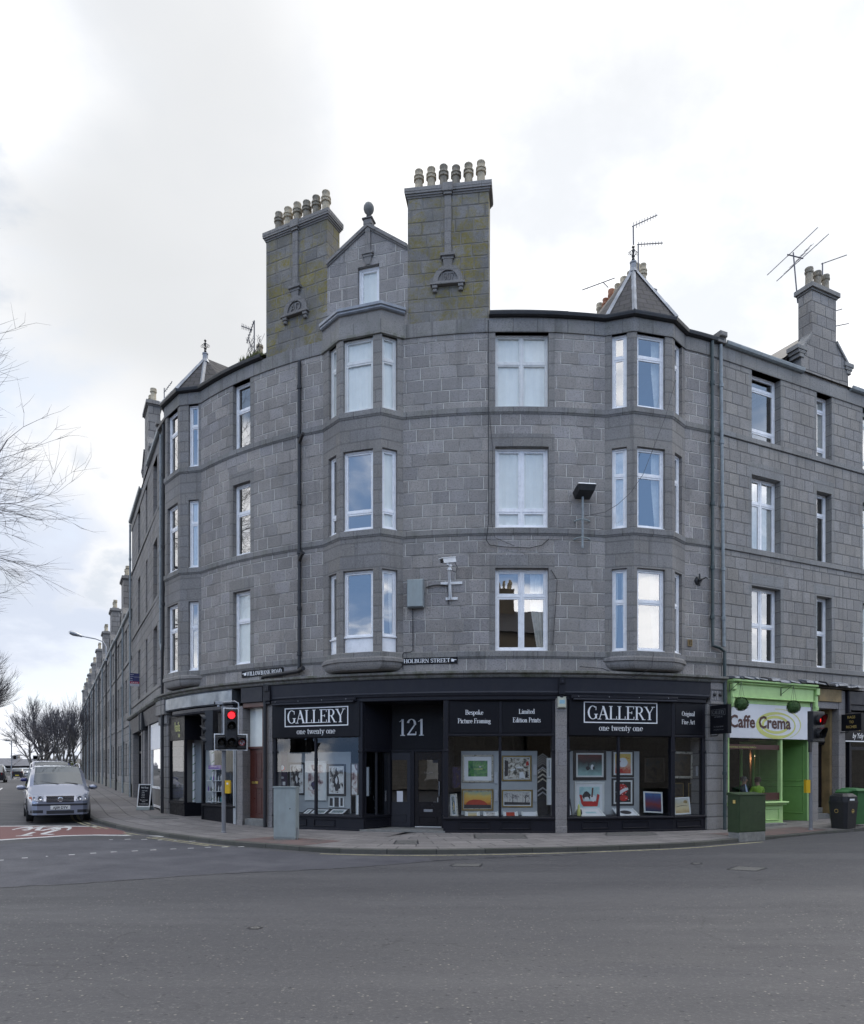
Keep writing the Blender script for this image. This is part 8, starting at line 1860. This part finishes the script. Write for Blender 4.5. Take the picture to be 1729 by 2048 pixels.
M['silver'] = carpaint('silver_blue_paint', (.27, .29, .36), .55); M['bluecar'] = carpaint('dark_blue_paint', (.03, .035, .15), .1); M['blackcar'] = carpaint('black_car_paint', (.012, .012, .016), .2); M['whitecar'] = carpaint('white_car_paint', (.6, .61, .62), 0)
def vehicle(label, loc, rz, paint, L=4.63, W=1.80, Hh=1.70, hood=.80, cowl=(1.42, 1.06), roof0=.52, roof1=-1.7, tail=-2.2, belt=1.0, wr=.33, wb=(1.38, -1.46), plate=None, rear=False, rails=False, group=None, mirrors=True, cat='car'):
    t = thing('parked_car' if rear else 'car', label, cat, loc, rz, group); hl = L / 2; hw = W / 2
    xs = sorted({hl, hl - .06, hl - .18, hl - .35, hl - .62, cowl[0] + .35, cowl[0], (cowl[0] + roof0) / 2, roof0, roof0 - .35, 0, -.6, -1.05, roof1, tail, -hl} | {c + d for c in wb for d in (-.40, -.34, -.25, -.12, 0, .12, .25, .34, .40)}, reverse=True)
    def ztop(x):
        return smooth_interp(x, [(-hl, 1.02), (-hl + .05, 1.08), (tail, 1.18 if roof1 > tail + .2 else Hh - .1), (roof1, Hh - .05), (roof1 + .5, Hh), ((roof0 + roof1) / 2, Hh + .02), (roof0, Hh - .05), ((cowl[0] + roof0) / 2, (cowl[1] + Hh) / 2 + .05), cowl[0:2], (hl - .35, hood + .06), (hl - .12, hood - .04), (hl, hood - .18)])
    def hwx(x): return hw * smooth_interp(x, [(-hl, .86), (-hl + .2, .95), (-hl + .7, 1), (hl - 1.2, 1), (hl - .5, .96), (hl - .18, .88), (hl - .06, .80), (hl, .70)])
    rows_ = []
    for x in xs:
        zt = ztop(x); w_ = hwx(x); zl = .22 + (.06 if abs(x) > hl - .1 else 0); ar = zl
        for c in wb:
            if abs(x - c) < .40: ar = max(ar, wr + sqrt(max(0, .40 ** 2 - (x - c) ** 2)))
        zb_ = min(belt, zt - .06); green = zt > belt + .12; k = max(0, min(1, (zt - belt) / (Hh - belt)))
        wt = w_ * (.94 - .15 * k); zs = max(ar + .02, .55)
        rows_.append([(0, zl), (w_ * .6, zl), (w_ * .97, max(zl + .03, ar) if ar > zl else zl + .03), (w_, max(ar + .01, zl + .16)), (w_ * 1.01, max(zs, min(.72, zb_ - .05))), (w_ * .985, zb_), (wt + .02 * k, zt - .09 * k - .02), (wt - .10, zt - .015), (wt * .5, zt + .008), (0, zt + .012)])
    B = MB(); Gm = {}
    def grid(sgn):
        for i in range(len(xs) - 1):
            for j in range(9):
                q = [(xs[i], sgn * rows_[i][j][0], rows_[i][j][1]), (xs[i + 1], sgn * rows_[i + 1][j][0], rows_[i + 1][j][1]), (xs[i + 1], sgn * rows_[i + 1][j + 1][0], rows_[i + 1][j + 1][1]), (xs[i], sgn * rows_[i][j + 1][0], rows_[i][j + 1][1])]
                if sgn < 0: q = q[::-1]
                xm = (xs[i] + xs[i + 1]) / 2; nm = None
                if j in (7, 8) and roof0 - .01 < xm < cowl[0] - .02: nm = 'windscreen'
                if j == 5 and roof1 - .05 < xm < cowl[0] - .25 and not any(abs(xm - p) < .06 for p in (roof0 - .45, -.62)): nm = 'side_window'
                if j in (7, 8) and tail - .3 < xm < roof1: nm = 'rear_window'
                if j < 2: B.face(q, 'trim')
                elif nm: Gm.setdefault((nm, sgn if nm == 'side_window' else 0), MB()).face(q, 'carwin')
                else: B.face(q, paint)
    grid(1); grid(-1)
    for r_, x, fl in ((rows_[0], xs[0], 0), (rows_[-1], xs[-1], 1)):
        P_ = [(x, y, z) for y, z in r_[1:]] + [(x, -y, z) for y, z in r_[1:-1][::-1]]; B.face(P_[::-1] if not fl else P_, paint)
    b = B.build('body', t, smooth=True, local=True)
    for (nm, s_), g in Gm.items(): g.build(nm, t, smooth=True, local=True)
    for c in wb:
        for s_ in (-1, 1):
            mb = MB(); cc = (c, s_ * (hw - .20), wr); ax = (0, s_, 0); mb.lathe(cc, [(0, 0), (wr * .98, 0), (wr, .03), (wr, .17), (wr * .93, .20), (wr * .68, .20), (wr * .66, .17), (0.001, .17)], 'tyre', 20, axis=ax); mb.build('wheel', t, smooth=True, local=True)
            wh = MB(); wh.lathe(cc, [(wr * .66, .165), (wr * .64, .19), (wr * .5, .175), (.05, .195), (.001, .2)], 'hub', 20, axis=ax)
            for i in range(9): a = 2 * pi * i / 9; p = Vector((c + wr * .5 * cos(a), s_ * (hw - .20 + .185), wr + wr * .5 * sin(a))); wh.lathe(p, [(.026, 0), (.026, .006), (0, .006)], 'trim', 6, axis=ax)
            wh.build('wheel_trim', t, smooth=True, local=True)
    fr_ = 1
    def strip(z0, z1, m, out, y0=-.98, y1=.98, nm='bumper_strip', end=1, N=14):
        mb = MB(); P_ = []
        for i in range(N + 1):
            y = hw * (y0 + (y1 - y0) * i / N); u = abs(y) / hw
            # follow the nose: distance back from the front at this half width
            xx = hl
            for (a, wa), (c_, wc) in zip([(hl, .70), (hl - .06, .80), (hl - .18, .88), (hl - .5, .96)], [(hl - .06, .80), (hl - .18, .88), (hl - .5, .96), (hl - 1.2, 1.0)]):
                if u <= .70: xx = hl; break
                if wa <= u <= wc: xx = a + (c_ - a) * (u - wa) / (wc - wa); break
            else: xx = hl - .5
            P_.append(((xx + out) * end, y))
        for (a, b_), (c_, d_) in zip(P_, P_[1:]):
            q = [(a, b_, z0), (c_, d_, z0), (c_, d_, z1), (a, b_, z1)]; mb.face(q if end > 0 else q[::-1], m)
            q = [(a, b_, z1), (c_, d_, z1), (c_ - .05 * end, d_, z1), (a - .05 * end, b_, z1)]; mb.face(q if end > 0 else q[::-1], m)
            q = [(a - .05 * end, b_, z0), (c_ - .05 * end, d_, z0), (c_, d_, z0), (a, b_, z0)]; mb.face(q if end > 0 else q[::-1], m)
        return mb.build(nm, t, local=True)
    e = -1 if rear else 1
    strip(.24, .60, paint, .02, nm='bumper', end=e); strip(.52, .575, 'trim', .035, end=e)
    if not rear:
        strip(.30, .39, 'trim', .028, -.90, -.52, 'air_intake', N=4); strip(.27, .37, 'trim', .028, -.42, .42, 'air_intake', N=4); strip(.30, .39, 'trim', .028, .52, .90, 'air_intake', N=4)
        strip(.62, .80, 'trim', .012, -.42, .42, 'grille', N=6)
        for z in (.655, .70, .745): strip(z, z + .014, 'chrome', .022, -.40, .40, 'grille_bar', N=4)
        strip(.79, .815, 'chrome', .02, -.43, .43, 'grille_bar', N=4)
        for s_ in (-1, 1): a, b_ = sorted((s_ * .50, s_ * .93)); h = strip(.66, .83, 'headlamp', .012, a, b_, 'headlight', N=6)
        for s_ in (-1, 1):
            for yy, rr, xo in ((.60, .062, .02), (.76, .055, -.03)): mb = MB(); mb.lathe((hl + xo, s_ * yy * hw, .745), [(rr, 0), (rr, .012), (rr * .8, .012), (rr * .5, -.002), (0, -.004)], 'chrome', 12, axis=(1, 0, 0), mats=['trim', 'trim', 'chrome', 'hub']); mb.build('lamp_reflector', t, local=True)
        strip(.66, .78, 'amber', .018, -.93, -.85, 'indicator', N=2)
        mb = MB(); mb.lathe((hl + .02, 0, .705), [(.075, 0), (.075, .015), (.06, .02), (.058, .01), (0, .01)], 'chrome', 16, axis=(1, 0, 0)); mb.face([(hl + .045, .035, .74), (hl + .045, .018, .74), (hl + .045, -.002, .70), (hl + .045, .006, .69)][::-1], 'chrome'); mb.face([(hl + .045, -.035, .74), (hl + .045, -.018, .74), (hl + .045, .002, .70), (hl + .045, -.006, .69)], 'chrome'); mb.face([(hl + .046, .05, .71), (hl + .046, .035, .71), (hl + .046, .015, .66), (hl + .046, .025, .655)][::-1], 'chrome'); mb.face([(hl + .046, -.05, .71), (hl + .046, -.035, .71), (hl + .046, -.015, .66), (hl + .046, -.025, .655)], 'chrome'); mb.build('badge', t, local=True)
        if plate:
            g = Fr((hl + .045, -.27), (hl + .045, .27)); mb = MB(); mb.fbox(g, 0, .54, -.02, .0, .40, .52, 'plate', .003); pl = mb.build('number_plate', t, local=True); L_ = MB(); sans(L_, g, plate, .27, .42, .08, .002, 'mark_dark', sx=.88, bold=.03); L_.build('plate_lettering', pl, local=True)
        mb = MB(); a0 = cowl[0] - .03
        for y0, y1 in ((.55, .0), (0, -.5)): mb.tube([(a0 + .02, y0, cowl[1] + .035), (a0 - .10, y1, cowl[1] + .11)], .01, 'trim', 4)
        mb.build('wiper', t, local=True)
    else:
        for s_ in (-1, 1): a, b_ = sorted((s_ * .66, s_ * .95)); strip(.78, 1.0, 'redlens', .02, a, b_, 'tail_light', end=-1, N=3)
        strip(.40, .51, 'platey', .04, -.28, .28, 'number_plate', end=-1, N=2)
    if mirrors:
        for s_ in (-1, 1): mb = MB(); mb.lathe((cowl[0] - .42, s_ * (hw + .13), belt + .06), [(0, -.13), (.06, -.11), (.085, -.04), (.08, .06), (.05, .12), (0, .13)], paint, 10, axis=(0, 1, 0)); mb.tube([(cowl[0] - .42, s_ * (hw - .06), belt), (cowl[0] - .42, s_ * (hw + .06), belt + .04)], .03, 'trim', 6); mb.build('wing_mirror', t, smooth=True, local=True)
    for s_ in (-1, 1):
        mb = MB(); mb.box(-1.0, .85, s_ * (hw + .012) - .012, s_ * (hw + .012) + .012, .50, .56, 'trim'); mb.build('side_strip', t, local=True)
        if rails: mb = MB(); y = s_ * (hw * .745); mb.tube([(roof0 - .05, y, Hh - .10), (roof0 - .25, y, Hh + .04), (-.5, y, Hh + .06), (roof1 + .25, y, Hh + .03), (roof1, y, Hh - .06)], .022, paint, 6); mb.build('roof_rail', t, smooth=True, local=True)
    for x in (roof0 - .75, -.95):
        for s_ in (-1, 1): mb = MB(); mb.box(x, x + .16, s_ * (hw + .005) - .015, s_ * (hw + .005) + .015, .86, .89, paint); mb.build('door_handle', t, local=True)
    return t
def carloc(px, py, back): x, y, z = G(px, py, -.1); return (x, y, z)
hd = atan2(-.893, .449) + radians(3)
x, y, z = G(120, 1646, -.1); fwd = Vector((cos(hd), sin(hd)))
p = Vector((x, y)) - fwd * 2.05; vehicle('silver people carrier with roof rails waiting behind the red cycle box', (p.x, p.y, H(*p) - .1), hd, 'silver', Hh=1.76, hood=.84, cowl=(1.52, 1.13), roof0=.72, rails=True, plate='AJ09 DYV')
x, y, z = G(92, 1617, -.1); p = Vector((x, y)) - fwd * 2.0; p += Vector((-.16, .9)); vehicle('dark blue people carrier queuing behind the silver one', (p.x, p.y, H(*p) - .1), hd, 'bluecar', Hh=1.84, W=1.80)
bw = atan2(.893, -.449)
x, y, z = G(36, 1556.5, -.1); vehicle('black hatchback driving away up the side street', (x, y, z), bw, 'blackcar', L=4.1, Hh=1.48, W=1.72, rear=True, hood=.75, cowl=(1.1, .95), roof0=.3, belt=.9, wb=(1.2, -1.3), roof1=-1.5, tail=-1.9)
x, y, z = G(-8, 1565, -.1); vehicle('black off road vehicle cut off by the left edge', (x, y, z), bw, 'blackcar', L=4.5, Hh=1.75, W=1.85, rear=True, belt=1.05)
for px, yy, lb in ((54, 118, 'white car far up the side street, nearer of the pale two'), (61, 135, 'white car far up the side street, farther of the pale two')):
    x = (px - CX_) / F_ * yy; vehicle(lb, (x, yy, H(x, yy) - .1), hd, 'whitecar', L=4.2, Hh=1.5, W=1.75, mirrors=False)

# ================================================================ trees
def tree(label, loc, h, seed, spread=.55, r0=.2, levels=6, lean=(0, 0), clear=.22, dense=3, twig=.006, mat='bark', group='bare trees along the side street', tw=None, up=.18, kind='bare_tree', wig=.10):
    random.seed(seed); t = thing(kind, label, 'tree', loc, 0, group); B = MB(); C_ = MB(); base = Vector(loc)
    def limb(p, d, L, r, lv, first=False):
        k = 3 if lv > 2 else 2; pts = [p]; q = p; dd = d.copy()
        for i in range(k):
            dd = (dd + Vector((random.gauss(0, wig), random.gauss(0, wig), random.gauss(0, wig * .8) + up * .35))).normalized(); q = q + dd * L / k; pts.append(q)
        r1 = r * (.62 if lv else .35); mb = B if lv >= levels - 1 else C_
        mb.tube(pts, r, mat if lv >= levels - 2 else 'twig', 8 if lv >= levels - 1 else 5 if lv > 2 else 3, cap=False, r1=r1)
        if lv == 0: return
        n = dense + (1 if lv < 5 and random.random() < .6 else 0)
        for i in range(n):
            f_ = 1.0 if i == 0 else random.uniform(.35, 1.0); s_ = f_ * k; j = min(k - 1, int(s_)); st = pts[j].lerp(pts[j + 1], s_ - j)
            a = random.uniform(0, 2 * pi); ax = Vector((cos(a), sin(a), 0)); sp_ = spread * (.35 if i == 0 else random.uniform(.7, 1.5)); nd = (dd + (ax - dd * ax.dot(dd)) * sp_ + Vector((0, 0, up * .5))).normalized()
            limb(st, nd, L * random.uniform(.62, .84), max(twig, r1 * (.95 if i == 0 else .7)), lv - 1)
    d0 = Vector((lean[0], lean[1], 1)).normalized()
    Lt = h * clear; B.tube([base - Vector((0, 0, .3)), base + d0 * Lt * .15, base + d0 * Lt], [r0 * 1.35, r0 * 1.05, r0 * .9], mat, 10, cap=False)
    for i in range(4):
        a = i * pi / 2 + random.uniform(-.4, .4); nd = (d0 + Vector((cos(a), sin(a), 0)) * spread * random.uniform(.5, 1.1)).normalized(); limb(base + d0 * Lt * random.uniform(.85, 1), nd, h * .27, r0 * .6, levels - 1)
    B.build('trunk', t, smooth='all'); C_.build('crown', t, smooth='all'); return t
def tl(px, yy): x = (px - CX_) / F_ * yy; return (x, yy, H(x, yy) - .05)
tree('tall bare street tree whose upper branches reach in from the left edge', tl(-535, 26), 19.8, 5, r0=.30, levels=7, spread=.78, clear=.32, dense=3, twig=.006, up=.03, wig=.17, mat='twig')
tree('lower bare tree whose branches fill the left edge above the road', tl(-92, 50), 9.8, 12, r0=.22, levels=6, spread=.60, dense=4, twig=.007)
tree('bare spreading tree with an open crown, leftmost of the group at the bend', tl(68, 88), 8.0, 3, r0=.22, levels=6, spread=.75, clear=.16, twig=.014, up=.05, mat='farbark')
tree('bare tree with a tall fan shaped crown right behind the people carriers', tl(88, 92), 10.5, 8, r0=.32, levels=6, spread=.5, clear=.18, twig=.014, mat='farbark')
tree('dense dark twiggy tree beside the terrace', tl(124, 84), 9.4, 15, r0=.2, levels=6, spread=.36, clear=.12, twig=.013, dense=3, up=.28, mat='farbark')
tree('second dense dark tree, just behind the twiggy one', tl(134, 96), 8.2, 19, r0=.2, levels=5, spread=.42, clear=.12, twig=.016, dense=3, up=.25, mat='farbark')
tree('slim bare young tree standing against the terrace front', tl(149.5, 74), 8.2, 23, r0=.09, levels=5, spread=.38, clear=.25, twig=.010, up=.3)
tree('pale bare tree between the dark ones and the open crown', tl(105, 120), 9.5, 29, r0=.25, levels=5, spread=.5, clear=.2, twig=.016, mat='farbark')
# evergreen bush and distant houses and wall
def bush(label, c, r, n, seed, m='topiary'):
    random.seed(seed); t = thing('shrub', label, 'shrub', c); mb = MB(); c = Vector(c)
    for i in range(n):
        d = Vector((random.gauss(0, 1), random.gauss(0, 1), random.gauss(0, .8))).normalized(); p = c + Vector((d.x * r[0], d.y * r[1], d.z * r[2])) * random.uniform(.4, 1) + Vector((0, 0, r[2])); u = Vector((random.uniform(-1, 1), random.uniform(-1, 1), random.uniform(-1, 1))).normalized(); v = u.cross(d).normalized() * .12; u = u * .12; mb.face([p - u, p + v, p + u, p - v], m)
    mb.build('foliage', t)
M['olive'] = plain('yellow_green_leaves', (.10, .12, .02), .8, .4, 3)
bush('yellow green shrub at the foot of the trees by the terrace', tl(144, 100), (1.3, 1, 1.4), 500, 3, 'olive')
M['harl'] = plain('grey_harled_wall', (.22, .21, .20), .9, .2, .5); M['rooffar'] = plain('far_slate_roof', (.13, .13, .14), .8, .2, .5); M['stonewall'] = plain('rubble_boundary_wall', (.17, .16, .145), .9, .3, 1.2)
for i, (px, w_, hh, lb) in enumerate([(-30, 14, 4.3, 'grey house beyond the boundary wall, cut off by the left edge'), (14, 13, 4.0, 'low grey house beyond the boundary wall with two chimneys, left of the slender lamp'), (56, 13, 4.1, 'low grey house beyond the boundary wall behind the open crowned tree'), (96, 12, 4.2, 'grey house behind the trees at the bend of the side street')]):
    yy = 190; x = (px - CX_) / F_ * yy; t = thing('house', lb, 'house', (x, yy, 0)); z = .8
    mb = MB(); mb.box(x - w_ / 2, x + w_ / 2, yy, yy + 8, z - 1.5, z + hh * .55, 'harl'); mb.build('wall', t)
    mb = MB(); a, b = x - w_ / 2 - .2, x + w_ / 2 + .2; zz = z + hh * .55; mb.face([(a, yy - .2, zz), (b, yy - .2, zz), (b, yy + 4, z + hh), (a, yy + 4, z + hh)], 'rooffar'); mb.face([(b, yy + 8.2, zz), (a, yy + 8.2, zz), (a, yy + 4, z + hh), (b, yy + 4, z + hh)], 'rooffar'); mb.face([(a, yy, zz), (a, yy + 4, z + hh), (a, yy + 8, zz)], 'harl'); mb.face([(b, yy, zz), (b, yy + 8, zz), (b, yy + 4, z + hh)], 'harl'); mb.build('roof', t)
    for k in (-1, 1): mb = MB(); cx_ = x + k * w_ * .42; mb.box(cx_ - .6, cx_ + .6, yy + 3.5, yy + 4.5, z + hh - .5, z + hh + .8, 'harl'); mb.build('chimney', t)
    for k in range(4): mb = MB(); cx_ = x - w_ * .36 + k * w_ * .24; mb.box(cx_ - .5, cx_ + .5, yy - .05, yy + .02, z + .6, z + 1.8, 'card' if k % 2 else 'dark'); mb.build('window', t)
x0, y0, _ = tl(-120, 150); x1, y1, _ = tl(135, 165); t = thing('boundary_wall', 'long low rubble boundary wall across the far end of the side street', 'wall', (x0, y0, .5)); f = Fr((x0, y0), (x1, y1)); mb = MB(); mb.fbox(f, 0, f.L, -.5, 0, -.2, 2.15, 'stonewall'); mb.build('masonry', t); mb = MB(); mb.fbox(f, -.05, f.L + .05, -.58, .08, 2.15, 2.32, 'concrete'); mb.build('coping', t)
# ================================================================ people at the cafe window
M['skin'] = plain('skin', (.42, .24, .17), .6, .06); M['hair'] = plain('grey_hair', (.12, .11, .10), .8); M['hair2'] = plain('brown_hair', (.05, .03, .02), .8); M['suit'] = plain('dark_suit', (.015, .016, .03), .8); M['shirt'] = plain('pale_blue_shirt', (.45, .52, .72), .7); M['hivis'] = plain('lime_shirt', (.30, .50, .06), .8); M['jeans'] = plain('dark_trousers', (.03, .03, .045), .9)
def person(label, loc, rz, top, front=None, hairm='hair', arm=(.25, .30)):
    t = thing('person', label, 'person', loc, rz)
    J = {'pel': (0, 0, .52, .15), 'wai': (0, .0, .70, .135), 'che': (0, .02, .92, .15), 'nec': (0, .02, 1.10, .062), 'hd0': (0, .0, 1.17, .062), 'hd1': (0, -.015, 1.26, .088), 'hd2': (0, .0, 1.33, .068)}
    Ed = [('pel', 'wai'), ('wai', 'che'), ('che', 'nec'), ('nec', 'hd0'), ('hd0', 'hd1'), ('hd1', 'hd2')]
    for s_, n_ in ((-1, 'l'), (1, 'r')):
        J['sh' + n_] = (s_ * .17, .02, 1.03, .065); J['el' + n_] = (s_ * .24, -.06, .80, .048); J['wr' + n_] = (s_ * .14, -.30, .80, .032); J['ha' + n_] = (s_ * .10, -.38, .80, .028)
        J['hi' + n_] = (s_ * .10, -.04, .50, .10); J['kn' + n_] = (s_ * .13, -.44, .52, .07); J['an' + n_] = (s_ * .13, -.46, .10, .045); J['to' + n_] = (s_ * .13, -.62, .05, .035)
        Ed += [('che', 'sh' + n_), ('sh' + n_, 'el' + n_), ('el' + n_, 'wr' + n_), ('wr' + n_, 'ha' + n_), ('pel', 'hi' + n_), ('hi' + n_, 'kn' + n_), ('kn' + n_, 'an' + n_), ('an' + n_, 'to' + n_)]
        for k, (dx, ln) in enumerate([(-.03, .07), (-.012, .085), (.008, .08), (.026, .06)]): nm = 'f%s%d' % (n_, k); J[nm] = (s_ * .09 + dx * 1.1, -.38 - ln, .785, .009); Ed.append(('ha' + n_, nm))
        nm = 'th' + n_; J[nm] = (s_ * .05, -.37, .80, .010); Ed.append(('wr' + n_, nm))
    ks = list(J); me = bpy.data.meshes.new('body'); me.from_pydata([J[k][:3] for k in ks], [(ks.index(a), ks.index(b)) for a, b in Ed], []); o = bpy.data.objects.new('body', me); COL.objects.link(o)
    sk = o.modifiers.new('s', 'SKIN')
    for i, k in enumerate(ks): me.skin_vertices[0].data[i].radius = (J[k][3], J[k][3] * (.78 if k in ('pel', 'wai', 'che') else 1)); me.skin_vertices[0].data[i].use_root = (k == 'pel')
    o.modifiers.new('u', 'SUBSURF').levels = 1
    m2 = bpy.data.meshes.new_from_object(o.evaluated_get(bpy.context.evaluated_depsgraph_get())); bpy.data.objects.remove(o)
    for m in ('skin', top, 'jeans', front or top): m2.materials.append(M[m])
    for p in m2.polygons:
        c = p.center; p.use_smooth = True; mi = 1
        if c.z > 1.10: mi = 0
        elif c.z < .60: mi = 2
        elif c.y < -.29 and c.z > .6: mi = 0
        elif front and c.y < -.02 and abs(c.x) < .045 and c.z > .68: mi = 3
        p.material_index = mi
    b = bpy.data.objects.new('body', m2); COL.objects.link(b); b.parent = t
    mb = MB(); mb.lathe((0, .022, 1.255), [(.092, -.05), (.100, .0), (.098, .05), (.075, .095), (.001, .118)], hairm, 12); mb.build('hair', t, smooth=True, local=True)
    mb = MB(); mb.hexa([(-.012, -.112, 1.225), (.012, -.112, 1.225), (.01, -.09, 1.225), (-.01, -.09, 1.225)], [(-.006, -.098, 1.27), (.006, -.098, 1.27), (.005, -.085, 1.27), (-.005, -.085, 1.27)], 'skin')
    for s_ in (-1, 1): mb.lathe((s_ * .032, -.088, 1.265), [(.010, 0), (.008, .006), (0, .007)], 'mark_dark', 8, axis=(0, -1, 0)); mb.lathe((s_ * .088, .0, 1.25), [(.022, -.006), (.022, .006), (0, .008)], 'skin', 8, axis=(s_, 0, 0))
    mb.box(-.025, .025, -.093, -.085, 1.193, 1.20, 'a_redrock'); mb.build('face', t, local=True)
    return t
def inside(px, py, n): s_ = S(px, n); x, y = P2(s_, n); return x, y
x, y = inside(1489, 0, -.95); person('seated man in a dark jacket and pale blue shirt at the cafe window', (x, y, .14), radians(48), 'suit', 'shirt')
x, y = inside(1515, 0, -1.0); person('seated person in a lime green top with their back to the cafe window', (x, y, .12), radians(190), 'hivis', None, 'hair2')
for px, n_, lb in ((1489, -.95, 'dark chair under the man in the cafe'), (1515, -1.0, 'dark chair under the person in lime green')):
    x, y = inside(px, 0, n_); t = thing('chair', lb, 'chair', (x, y, .1)); mb = MB(); mb.box(-.2, .2, -.2, .2, .40, .44, 'fr_brown'); mb.build('seat', t, local=True)
    for a in (-.17, .17):
        for b in (-.17, .17): mb = MB(); mb.box(a - .015, a + .015, b - .015, b + .015, 0, .40, 'iron'); mb.build('leg', t, local=True)
x, y = inside(1476, 0, -.62); t = thing('cafe_table', 'small pale cafe table at the window with two white cups', 'table', (x, y, .1), radians(27)); mb = MB(); mb.lathe((0, 0, .74), [(0, 0), (.36, 0), (.36, .03), (0, .03)], 'card', 20); mb.build('table_top', t, local=True); mb = MB(); mb.tube([(0, 0, 0), (0, 0, .74)], .03, 'iron', 8); mb.build('leg', t, local=True)
for dx, lb in ((-.17, 'white paper cup on the cafe table, the left one'), (.02, 'white paper cup on the cafe table, the right one')):
    x, y = inside(1470 + dx * 40, 0, -.55); mb = MB(); mb.lathe((x + dx, y, .87), [(.028, 0), (.038, .11), (.034, .11), (.026, .01)], 'card', 12); o = mb.build('paper_cup', None, smooth=True); o['label'] = lb; o['category'] = 'cup'; o['group'] = 'cups on the cafe table'
x, y = inside(1510, 0, -1.6); t = thing('spot_lamp', 'lit spotlight on the brown wall inside the cafe', 'lamp', (x, y, 2.2)); mb = MB(); mb.lathe((x, y, 2.16), [(.06, 0), (.08, .04), (.05, .1), (.03, .14)], 'cab_grey', 12); mb.build('shade', t); mb = MB(); mb.lathe((x, y, 2.165), [(.055, 0), (.03, -.02), (0, -.025)], 'warm_lamp', 10); mb.build('bulb', t)
L_ = bpy.data.lights.new('spot_lamp_light', 'POINT'); L_.energy = 5; L_.color = (1, .62, .35); L_.shadow_soft_size = .05; lo = bpy.data.objects.new('spot_lamp_light', L_); COL.objects.link(lo); lo.location = (x, y, 2.08)
M['wallbrown'] = plain('brown_cafe_wall', (.10, .055, .03), .8); mb = MB(); f = FP(1500, 1520, -1.75); mb.fbox(f, 0, f.L, -.05, 0, .1, 3.0, 'wallbrown'); mb.build('wall_panel', RB)
# ================================================================ tenements across the main street, seen mirrored in the windows
t = thing('opposite_tenement', 'granite tenement across the main street, mirrored in the first floor double window', 'building', (2, -17, 0))
def opp(x0, x1, y, h, mb): mb.box(x0, x1, y - 9, y, 0, h, 'ashR')
M['sandstone'] = plain('tan_sandstone', (.11, .092, .07), .9, .2, 1)
mb = MB(); opp(-30, 4.4, -19, 9.0, mb); mb.box(4.6, 19, -26, -17, 0, 12.4, 'sandstone'); opp(19.2, 34, -19, 6.5, mb); mb.build('wall', t)
mb = MB(); q0, q1 = Vector((15.3, 0.1)), Vector((15.3, .1)) + Vector((.893, .449)) * 90; g = Fr(q1, q0); mb.fbox(g, 0, g.L, -9, 0, -.1, 7.2, 'ashR'); mb.build('wall', t)
mb = MB()
for a, b, e, r_ in ((-30, 4.4, 9, 11.2), (4.5, 19.1, 12.4, 14.9), (19.2, 34, 6.5, 8.6)): mb.face([(b, -16.7, e), (a, -16.7, e), (a, -21.5, r_), (b, -21.5, r_)], 'slate', [(b, 0), (a, 0), (a, 5), (b, 5)]); mb.face([(a, -28, e), (b, -28, e), (b, -21.5, r_), (a, -21.5, r_)], 'slate')
mb.build('roof', t)
for cx_, cz in ((-14, 12.4), (6.0, 16.6), (17, 16.2)): 
    mb = MB(); mb.box(cx_ - 1.4, cx_ + 1.4, -21.8, -20.8, cz - 4, cz, 'sandstone'); c = mb.build('chimney', t)
    for i in range(6): mb = MB(); chimney_pot(mb, (cx_ - 1.15 + i * .46, -21.3, cz), .7, .14, 'pot_buff'); mb.build('chimney_pot', c)
for i in range(14):
    for z in (.9, 4.6): mb = MB(); x = -20 + i * 3.4; yw = -17 if 4.6 < x < 17.7 else -19; mb.box(x, x + 1.3, yw - .01, yw + .03, z, z + 2.0, 'card' if z < 3 and i % 3 == 0 else 'carwin'); mb.build('window', t)
